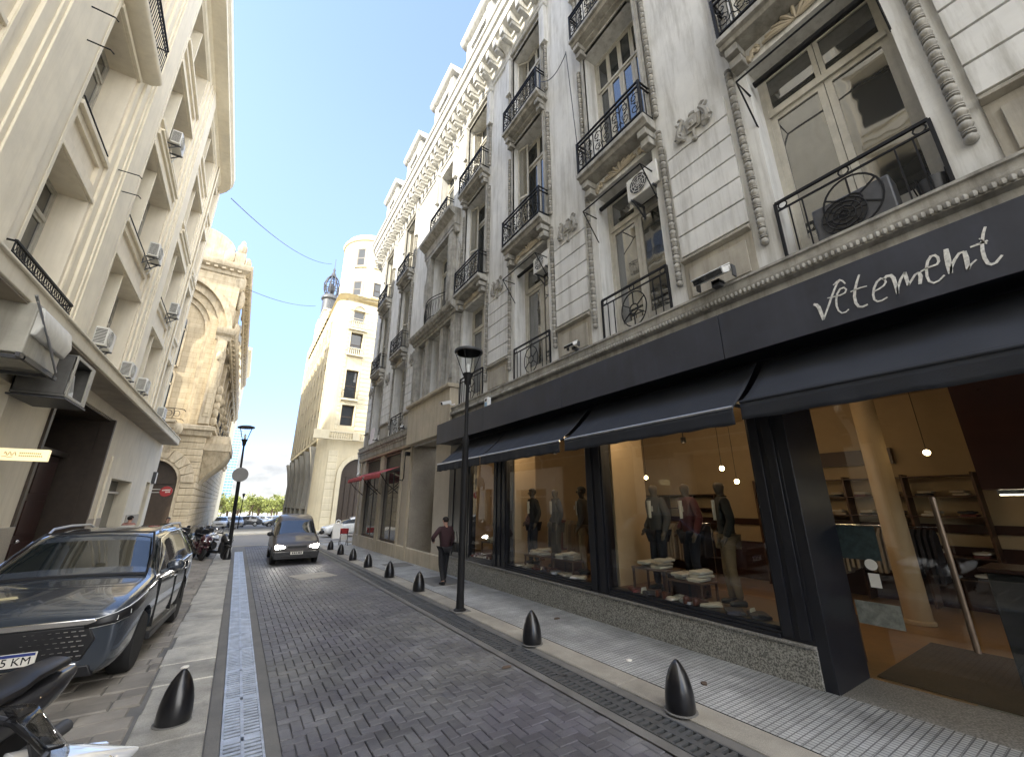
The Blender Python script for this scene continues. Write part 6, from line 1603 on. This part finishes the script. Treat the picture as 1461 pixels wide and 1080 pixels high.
# ------------------------------------------------------------------ street furniture
def STREET():
    m = MT
    # bollards: pointed domes on the kerb
    b = M(); pr = [(.14,0),(.148,.03),(.146,.10),(.138,.18),(.118,.27),(.088,.35),(.052,.41),(.022,.445),(.001,.455)]
    b.lathe(pr,32); P0 = None
    labs = ['black pointed bollard nearest the camera on the right kerb','black pointed bollard just before the lamp post on the right kerb',
            'black pointed bollard next past the lamp post, level with the walking person','black pointed bollard, second past the lamp post on the right kerb',
            'black pointed bollard, third past the lamp post on the right kerb','black pointed bollard, fourth past the lamp post on the right kerb',
            'black pointed bollard, fifth past the lamp post on the right kerb','black pointed bollard furthest from the camera on the right kerb']
    pos = [(4.12,3.16),(4.10,5.72),(4.12,10.6),(4.14,13.1),(4.17,15.7),(4.18,18.1),(4.2,20.6),(4.22,23.2)]
    def boll(x,y,lab,z,g):
        nonlocal P0
        if P0 is None:
            P0 = thing('bollard',lab,'bollard',(x,y,z),0,g); o = b.build('post',m['bollard'],P0,ang=60); c = M(); c.lathe([(.165,0),(.165,.005),(.14,.01)],28); c.build('base_ring',m['concrete2'],P0)
        else: q = dup(P0,(x,y,z),None,lab); q['group'] = g; q.rotation_euler = (RND.uniform(-.03,.03),RND.uniform(-.03,.03),RND.uniform(0,6))
    for (x,y),l in zip(pos,labs): boll(x,y,l,gz(y)+.028,'bollards on the right kerb')
    boll(-.20,5.85,'black pointed bollard on the pale slabs left of the bright drain',gz(5.85)+.004,'bollards on the left kerb')
    boll(-.06,21.7,'black pointed bollard at the foot of the leaning street lamp',gz(21.7)+.004,'bollards on the left kerb')
    # street lamps
    def lamp(lab, loc, tilt=0):
        t = thing('street_lamp',lab,'street lamp',loc); t.rotation_euler.y = tilt
        b = M(); b.lathe([(.13,0),(.13,.02),(.085,.05),(.075,.3),(.072,3.35),(.085,3.4),(.06,3.52),(.045,3.6),(.04,4.72),(.07,4.78),(.085,4.9),(.13,5.02),(.10,5.04),(.001,5.04)],20); b.build('pole',m['iron'],t)
        b = M(); b.lathe([(.12,5.03),(.20,5.25),(.31,5.56)],24); g = b.build('lantern_glass',m['lampglass'],t)
        b = M(); b.lathe([(.335,5.55),(.345,5.58),(.34,5.61),(.2,5.66),(.001,5.67)],28); b.lathe([(.345,5.56),(.30,5.55)],28); b.build('lantern_lid',m['iron_grey'],t)
        b = M()
        for k in range(4):
            a = PI/4+k*PI/2; b.tube([(.12*math.cos(a),.12*math.sin(a),5.0),(.21*math.cos(a),.21*math.sin(a),5.25),(.325*math.cos(a),.325*math.sin(a),5.56)],.011,6)
        b.build('lantern_rib',m['iron'],t)
        b = M(); b.lathe([(.03,5.04),(.05,5.1),(.05,5.22),(.02,5.28),(.001,5.28)],12); b.build('bulb',m['whiteplastic'],t)
        b = M(); b.box(-.17,.17,-.17,.17,-.01,.008); b.build('foot_plate',m['concrete2'],t)
        return t
    lamp('tall black street lamp with open lantern standing before the dark shop',(4.09,8.2,gz(8.2)+.03))
    lamp('black street lamp leaning left beside the parked scooters',(-.02,22.0,gz(22)+.005),-.047)
    b = M(); b.T = Matrix.Rotation(PI/2,4,'X'); b.lathe([(.001,-.012),(.30,-.012),(.31,0),(.30,.012),(.001,.012)],32); o = b.build('round_sign',mat('sign_back',(.20,.20,.20),.55,var=.15),None,(-.16,21.9,3.25)); tag(o,'grey back of a round traffic sign on the leaning lamp','sign')
    t = thing('street_lamp','small slim street lamp far down in the plaza past the crossing','street lamp',(.32,60,gz(60)))
    b = M(); b.lathe([(.08,0),(.06,.3),(.045,3.4),(.05,3.5)],10); b.build('pole',m['iron'],t); b = M(); b.lathe([(.06,3.5),(.16,3.9),(.17,3.95),(.001,4.05)],12); b.build('lantern',m['iron_grey'],t)
    # flood lights and cameras on the string course
    def flood(lab,y,z,s=1,x=5.42):
        t = thing('floodlight',lab,'floodlight',(x,y,z)); k = s
        b = M(); b.T = Matrix.Rotation(-.55,4,'Y'); b.prism([(-.17*k,-.03*k),(.12*k,-.05*k),(.12*k,.05*k),(-.17*k,.06*k)],'y',-.24*k,.24*k); b.box(-.19*k,.12*k,-.25*k,.25*k,.06*k,.075*k); b.T = None; b.build('housing',m['whiteplastic'],t,bevel=.008)
        b = M(); b.T = Matrix.Rotation(-.55,4,'Y'); b.box(-.185*k,-.165*k,-.22*k,.22*k,-.025*k,.055*k); b.T = None; b.build('lens',m['glass'],t)
        b = M(); b.box(.02*k,.12*k,-.27*k,-.29*k,-.12*k,.06*k); b.box(.02*k,.12*k,.27*k,.29*k,-.12*k,.06*k); b.box(.05*k,.30*k,-.06*k,.06*k,-.16*k,-.07*k); b.box(.05*k,.2*k,-.06*k,.06*k,-.11*k,-.05*k); b.build('bracket',m['iron_grey'],t)
    flood('large pale floodlight on the ledge above the handwritten shop name',2.78,5.30)
    flood('smaller pale floodlight on the ledge by the second window guard',5.97,5.27,.62)
    flood('small dark floodlight on the ledge below the beaded windows past the stone bay',17.2,5.24,.6)
    flood('small dark floodlight on the ledge furthest down the facade',21.4,5.24,.6)
    t = thing('security_camera','white security camera at the corner of the beige stone bay','camera',(5.38,12.3,5.30)); b = M(); b.T = Matrix.Rotation(-.3,4,'Y'); b.box(-.2,.14,-.06,.06,-.05,.05); b.box(-.24,.1,-.07,.07,.05,.06); b.T = None; b.build('housing',m['whiteplastic'],t,bevel=.01); b = M(); b.tube([(.05,0,-.02),(.2,0,-.05),(.3,.02,0)],.02,6); b.build('arm',m['whiteplastic'],t); b = M(); b.T = Matrix.Rotation(-.3,4,'Y'); b.box(-.21,-.2,-.05,.05,-.04,.04); b.T = None; b.build('lens',m['black'],t)
    t = thing('alarm_box','small white and blue alarm box standing on the dark shop fascia','alarm box',(5.45,9.62,4.60)); b = M(); b.box(-.06,.06,-.09,.09,0,.30); b.build('case',m['whiteplastic'],t,bevel=.015); b = M(); b.box(-.065,-.055,-.06,.06,.03,.16); b.build('panel',mat('pale_blue',(.25,.45,.62),.5),t); b = M(); b.box(-.065,-.05,-.05,.05,.19,.26); b.build('vent',m['black'],t)
    # air conditioners
    AP = {}
    def ac(lab,loc,rot,s=1,style=0,br=True):
        key = style
        if key not in AP:
            t = thing('air_conditioner',lab,'air conditioner',loc,rot)     # local: fan faces +x, width along y
            b = M(); b.box(-.15,.15,-.4,.4,0,.56); b.build('case',m['white'] if style==0 else m['iron_grey'],t,bevel=.02)
            b = M(); b.T = Matrix.Translation((.152,-.08,.29)) @ Matrix.Rotation(PI/2,4,'Y')
            b.lathe([(.001,-.005),(.235,-.005),(.235,.004)],24); b.T = None; b.build('fan_opening',m['black'],t)
            b = M()
            for rr in (.06,.12,.18,.235): b.tube([(.162,-.08+rr*math.cos(a*PI/10),.29+rr*math.sin(a*PI/10)) for a in range(20)],.006,5,True)
            for k in range(8): a = k*PI/4; b.beam((.162,-.08,.29),(.162,-.08+.235*math.cos(a),.29+.235*math.sin(a)),.008,.008,(1,0,0))
            b.build('fan_guard',m['white'] if style==0 else m['iron'],t)
            b = M()
            for k in range(10): b.box(-.12,.12,-.405,-.398,.06+k*.045,.06+k*.045+.022)
            b.build('side_grille',m['black'],t,smooth=False)
            b = M()
            for y in (-.28,.28): b.box(-.22,.18,y-.02,y+.02,-.04,0); b.beam((.1,y,-.03),(-.22,y,-.3),.03,.03); b.box(-.24,-.21,y-.02,y+.02,-.34,0)
            b.build('bracket',m['iron_grey'],t)
            b = M(); b.tube([(-.05,.4,.1),(-.05,.5,.05),(-.12,.52,-.15),(-.2,.5,-.4)],.018,6); b.build('hose',m['whiteplastic'],t)
            AP[key] = t; t.scale = (s,s,s)
        else: dup(AP[key],loc,rot,lab,(s,s,s))
    def A(y,z,lab,x=-4.18,rot=0,s=1): ac(lab,(x,y,z),rot,s)
    A(15.95,6.42,'white air conditioner outside the first wide window above the left canopy')
    A(19.3,6.35,'white air conditioner on the pier between the two wide windows above the left canopy')
    A(22.0,6.45,'white air conditioner under the second wide window above the left canopy')
    A(27.3,6.25,'white air conditioner at the far end of the left canopy')
    A(18.3,10.75,'white air conditioner on the sill of the second floor wide window, left building')
    A(23.9,10.75,'white air conditioner on the second floor, further along the left building')
    A(16.9,14.8,'white air conditioner on the third floor of the left building')
    ac('white air conditioner hung in the top of the second beaded window',(5.92,4.05,8.0),PI,.95)
    ac('small white air conditioner hung in the top of the third beaded window',(5.95,7.5,8.08),PI,.85)
    ac('dark round-fan air conditioner behind the iron guard of the nearest beaded window',(5.98,1.15,5.22),PI,1.0,1)
    t = thing('planter_basket','small dark wire basket behind the right end of the nearest window guard','basket',(5.98,.45,5.2)); b = M(); b.lathe([(.12,0),(.15,.3),(.14,.3),(.11,.01)],14); b.build('pot',m['iron_grey'],t)
    b = M()
    for k in range(8): a = k*PI/4; b.tube([(.13*math.cos(a),.13*math.sin(a),0),(.17*math.cos(a),.17*math.sin(a),.34)],.008,5)
    b.build('wires',m['iron'],t)
    # two large units hanging under the canopy
    gm = mat('weathered_casing',(.42,.40,.34),.45,var=.2,streak=.4)
    t = thing('air_conditioner','large weathered beige air conditioner with duct hood hanging under the left canopy','air conditioner',(-3.55,9.75,4.15))
    b = M(); b.box(-.45,.35,-.75,.6,.1,.95); b.build('case',gm,t,bevel=.02); b = M(); b.prism([(-.45,.42),(.40,.42),(.46,.62),(.40,.90),(-.45,.90)],'y',-.72,.62); b.build('hood',m['white'],t,bevel=.03)
    b = M(); b.box(-.45,-.40,-.85,.7,.02,.09); b.box(.32,.37,-.85,.7,.02,.09); b.box(-.45,.37,-.7,-.64,.02,.08); b.box(-.45,.37,.5,.56,.02,.08); b.build('support_frame',m['iron_grey'],t); b = M(); b.tube([(.40,-1.1,.95),(.42,-.3,.5),(.42,.4,.12)],.02,8); b.tube([(.44,-1.1,.85),(.46,-.3,.40),(.44,.35,.1)],.014,8); b.build('brace',m['alu'],t)
    t = thing('air_conditioner','open dark air conditioner housing with a light frame under the left canopy','air conditioner',(-3.5,11.6,3.95))
    b = M(); b.box(-.4,.32,-.58,.58,.05,.10); b.box(-.4,.32,-.58,.58,.86,.90); b.box(-.4,-.36,-.58,.58,.1,.86); b.box(-.4,.3,-.58,-.54,.1,.86); b.box(-.4,.3,.54,.58,.1,.86); b.build('case',mat('dusty_casing',(.13,.125,.115),.6,var=.4,streak=.4),t,bevel=.01)
    b = M()
    for (y0,y1,z0,z1) in ((-.58,-.50,.05,.9),(.36,.58,.05,.9),(-.5,.36,.05,.11),(-.5,.36,.84,.9)): b.box(.32,.345,y0,y1,z0,z1)
    b.build('front_frame',gm,t,bevel=.008); b = M(); b.lathe([(.08,0),(.1,.15),(.06,.3)],10,(.1,-.1,.2)); b.tube([(.15,-.4,.75),(.2,-.1,.55),(.15,.25,.3),(.2,.1,.15)],.05,8); b.ell((.1,-.2,.6),.12,.15,.12,10,7); b.build('fan_motor',m['whiteplastic'],t)
    b = M(); b.box(-.42,.36,-.62,.62,0,.03); b.build('shelf',m['iron_grey'],t)
    r_ = random.Random(21)
    for k,(x,y,lab) in enumerate(((4.75,4.4,'small crumpled paper scrap on the tiled pavement near the front bollards'),(5.3,6.6,'small dark leaf on the tiled pavement below the middle window'),(4.9,3.4,'dry brown leaf on the tiled pavement nearest the shop door'),(3.3,5.2,'dry leaf lying at the edge of the brick road by the right drain'),(-.25,7.6,'pale paper scrap on the left kerb slabs beyond the bollard'))):
        b = M(); n = 7; pts = [(.035*(1+.5*r_.random())*math.cos(2*PI*i/n)*(1.6 if k%2 else 1), .03*(1+.5*r_.random())*math.sin(2*PI*i/n), .006+.012*r_.random()) for i in range(n)]
        b.add(pts+[(0,0,.02)]+[(p[0],p[1],0) for p in pts],[(i,(i+1)%n,n) for i in range(n)]+[(i,n+1+i,n+1+(i+1)%n,(i+1)%n) for i in range(n)])
        o = b.build('litter',m['signwhite'] if 'paper' in lab else m['trunk'],None,(x,y,gz(y)+(.032 if x>4.4 else .004)),smooth=False); tag(o,lab,'litter')
    # signs on the left building
    t = thing('hanging_sign','pale yellow lit sign with thin gold lettering hanging under the left canopy','sign',(-3.52,11.4,2.90)); b = M(); b.box(-.34,.31,-.05,.05,-.11,.11); b.build('panel',emis('lit_yellow_panel',(1,.86,.50),.17),t,bevel=.01)
    gold = mat('gold_lettering',(.62,.50,.16),.6); b = M()
    b.tube([(-.26+.012*i,-.052,.01+.035*math.sin(i*1.3)) for i in range(14)],.006,5); b.tube([(-.28+.02*i,-.052,-.045+.01*math.sin(i)) for i in range(8)],.005,4)
    for z,x0,x1 in ((.03,-.07,.2),(-.02,-.07,.22)):
        x = x0
        while x < x1: b.box(x,x+.018,-.054,-.05,z-.012,z+.012); x += .026
    b.build('lettering',gold,t); b = M(); b.box(-.5,-.34,-.02,.02,.06,.09); b.box(-.5,-.34,-.02,.02,-.09,-.06); b.build('bracket',m['iron'],t)
    t = thing('round_sign','round red sign with white lettering at the far end of the left building','sign',(-3.30,28.1,2.62)); b = M(); b.T = Matrix.Rotation(PI/2,4,'X'); b.lathe([(.001,-.05),(.24,-.05),(.26,-.03),(.26,.03),(.24,.05),(.001,.05)],28); b.build('disc',m['red'],t)
    b = M()
    for z,x0,x1 in ((.07,-.17,.15),(-.03,-.02,.14)):
        x = x0
        while x < x1: b.box(x,x+.038,-.056,-.05,z-.035+(x+.1)*.1,z+.03+(x+.1)*.1); x += .05
    b.build('lettering',m['signwhite'],t); b = M(); b.box(-.72,-.25,-.02,.02,.09,.12); b.box(-.72,-.25,-.02,.02,-.06,-.03); b.build('bracket',m['whiteplastic'],t)
    t = thing('box_sign','small framed box sign high on the wall by the furthest left door','sign',(-3.93,28.3,3.3)); b = M(); b.box(-.07,.07,-.2,.2,-.3,.3); b.build('frame',m['iron_grey'],t,bevel=.01); b = M(); b.box(.07,.075,-.16,.16,-.26,.26); b.build('panel',m['signwhite'],t)
    # second shop: red awnings, poster, wall lamp bracket
    for y0,y1,lab in ((18.0,20.8,'red striped fabric awning over the nearer window of the second shop'),(21.2,24.4,'red fabric awning over the further window of the second shop')):
        t = thing('shop_awning',lab,'awning',(5.78,(y0+y1)/2,3.62)); w = (y1-y0)/2; b = M()
        k = 24; vs = []
        for (x,z) in ((0,0),(-.42,-.18),(-.85,-.32),(-.86,-.42),(-.865,-.52)):
            for j in range(k+1): vs.append((x+(.012*math.sin(j*1.3) if z<-.4 else 0), -w+2*w*j/k, z+(.012*math.sin(j*2.1) if z<-.5 else 0)))
        b.add(vs,[(r_*(k+1)+j,r_*(k+1)+j+1,(r_+1)*(k+1)+j+1,(r_+1)*(k+1)+j) for r_ in range(4) for j in range(k)])
        c = b.build('canvas',m['redcloth'],t,ang=50); c.modifiers.new('t','SOLIDIFY').thickness = .006
        for s in (-1,1): b = M(); b.tube([(-.85,s*w*.95,-.33),(-.5,s*w*.9,-.75),(0,s*w*.95,-1.15)],.02,6); b.build('folding_arm',m['iron'],t)
    b = M(); b.box(-.012,.012,-.42,.42,-.5,.5); o = b.build('poster',mat('white_banner',(.72,.66,.66),.6),None,(5.74,23.4,5.62)); tag(o,'white banner tied to the window guard above the red awnings','banner')
    t = thing('wall_bracket','thin iron lamp bracket on the stone pier between the red awning and the porch','bracket',(5.7,17.25,3.55)); b = M(); b.tube([(.1,-.35,.5),(-.1,-.35,.5),(-.1,-.35,-.5),(-.06,-.1,-.6),(-.06,.3,-.55)],.022,6); b.box(-.1,.1,-.45,-.25,.42,.58); b.build('bracket',m['iron'],t)
    # sandwich board and red folding stand near the crossing
    t = thing('sandwich_board','pale folding sandwich board on the sunlit corner by the white hatchback','sandwich board',(6.0,31.3,gz(31.3))); 
    for s in (-1,1): b = M(); b.T = Matrix.Rotation(s*.2,4,'X'); b.box(-.3,.3,-.015,.015,.04,1.02); b.T = None; b.build('panel',m['signwhite'],t,(0,s*.2,0),bevel=.01)
    b = M(); b.tube([(-.16,0,1.0),(-.13,0,1.18),(0,0,1.24),(.13,0,1.18),(.16,0,1.0)],.035,8); b.build('handle',m['whiteplastic'],t)
    t = thing('folding_stand','small red and white folding stand beside the corner of the second shop','stand',(5.25,25.4,gz(25.4)+.03)); b = M()
    for s in (-1,1): b.tube([(-.2,s*.2,0),(-.16,0,.85)],.015,6); b.tube([(.2,s*.2,0),(.16,0,.85)],.015,6)
    b.build('legs',m['iron'],t); b = M(); b.box(-.22,.22,-.02,.02,.62,.9); b.build('panel',m['red'],t); b = M(); b.box(-.2,.2,-.025,.015,.28,.56); b.build('lower_panel',m['signwhite'],t)
    # cables
    def cable(lab,p,q,sag,r=.02,n=20):
        b = M(); P = [Vector(p).lerp(Vector(q),i/n)+Vector((0,0,-sag*4*(i/n)*(1-i/n))) for i in range(n+1)]; b.tube(P,r,5); o = b.build('cable',m['iron_grey'],None); tag(o,lab,'cable')
    cable('long thin cable sagging from the left eaves to the far roof lantern',(-3.7,28.2,21.2),(6.0,60,37.2),1.2,.03)
    cable('thin cable strung between the ochre building and the ivory building',(-3.3,42.6,21.9),(5.0,64,31.5),.6,.03)
    cable('thin black cable hanging down the grey facade beside the second balcony',(5.52,5.75,13.9),(5.70,5.68,10.1),-.0,.012)
    cable('thin black cable swagged between the two upper balconies',(5.52,5.75,13.85),(5.55,6.95,14.2),.35,.012)
    # distant trees
    tr = []
    def tree(label,x,y,h,seed):
        t = thing('tree',label,'tree',(x,y,gz(y)),0,'trees beyond the plaza'); r = random.Random(seed); b = M(); b.tube([(0,0,0),(.1,0,h*.25),(.0,.1,h*.5)],[.35,.26,.14],7)
        for k in range(6): a = k*1.05; b.tube([(.05,0,h*(.26+.03*k)),(1.2*math.cos(a),1.2*math.sin(a),h*.5),(2.2*math.cos(a),2.2*math.sin(a),h*(.6+.05*(k%3)))],[.16,.1,.04],5)
        b.build('trunk',m['trunk'],t)
        b = M(); cs = [(r.gauss(0,1.9),r.gauss(0,1.9),h*(.62+.11*r.gauss(0,1)),r.uniform(.9,1.9)) for _ in range(15)]
        for cx,cy,cz,cr in cs:
            for _ in range(46):
                v = Vector((r.gauss(0,1),r.gauss(0,1),r.gauss(0,1))).normalized()*cr*r.uniform(.6,1.05); s = r.uniform(.22,.46); p = Vector((cx,cy,cz))+Vector((v.x,v.y,v.z*.75))
                a = Vector((r.gauss(0,1),r.gauss(0,1),r.gauss(0,1))).normalized(); c = a.orthogonal().normalized()*s; d = a.cross(c).normalized()*s*.6
                b.quad(p-c,p-d,p+c,p+d)
        b.build('crown',m['foliage'],t,smooth=False); return t
    lab = ['pale green round tree in the far tree line beyond the plaza','taller yellow-green tree in the far tree line beyond the plaza','low broad tree in the far tree line beyond the plaza']
    pro = [tree(lab[i],0,0,h,i+20) for i,h in enumerate((9.5,11,8))]
    r = random.Random(8); k = 0
    for row,y in ((0,196),(1,216),(2,236)):
        for i in range(9):
            x = y*(-.045+.0165*i)+r.uniform(-1.2,1.2); j = r.randrange(3)
            if k < 3: pro[k].location = (x,y,gz(y)); 
            else: dup(pro[j],(x,y+r.uniform(-4,4),gz(y)),r.uniform(0,6),None,(1,1,r.uniform(.9,1.1)))
            k += 1
STREET()
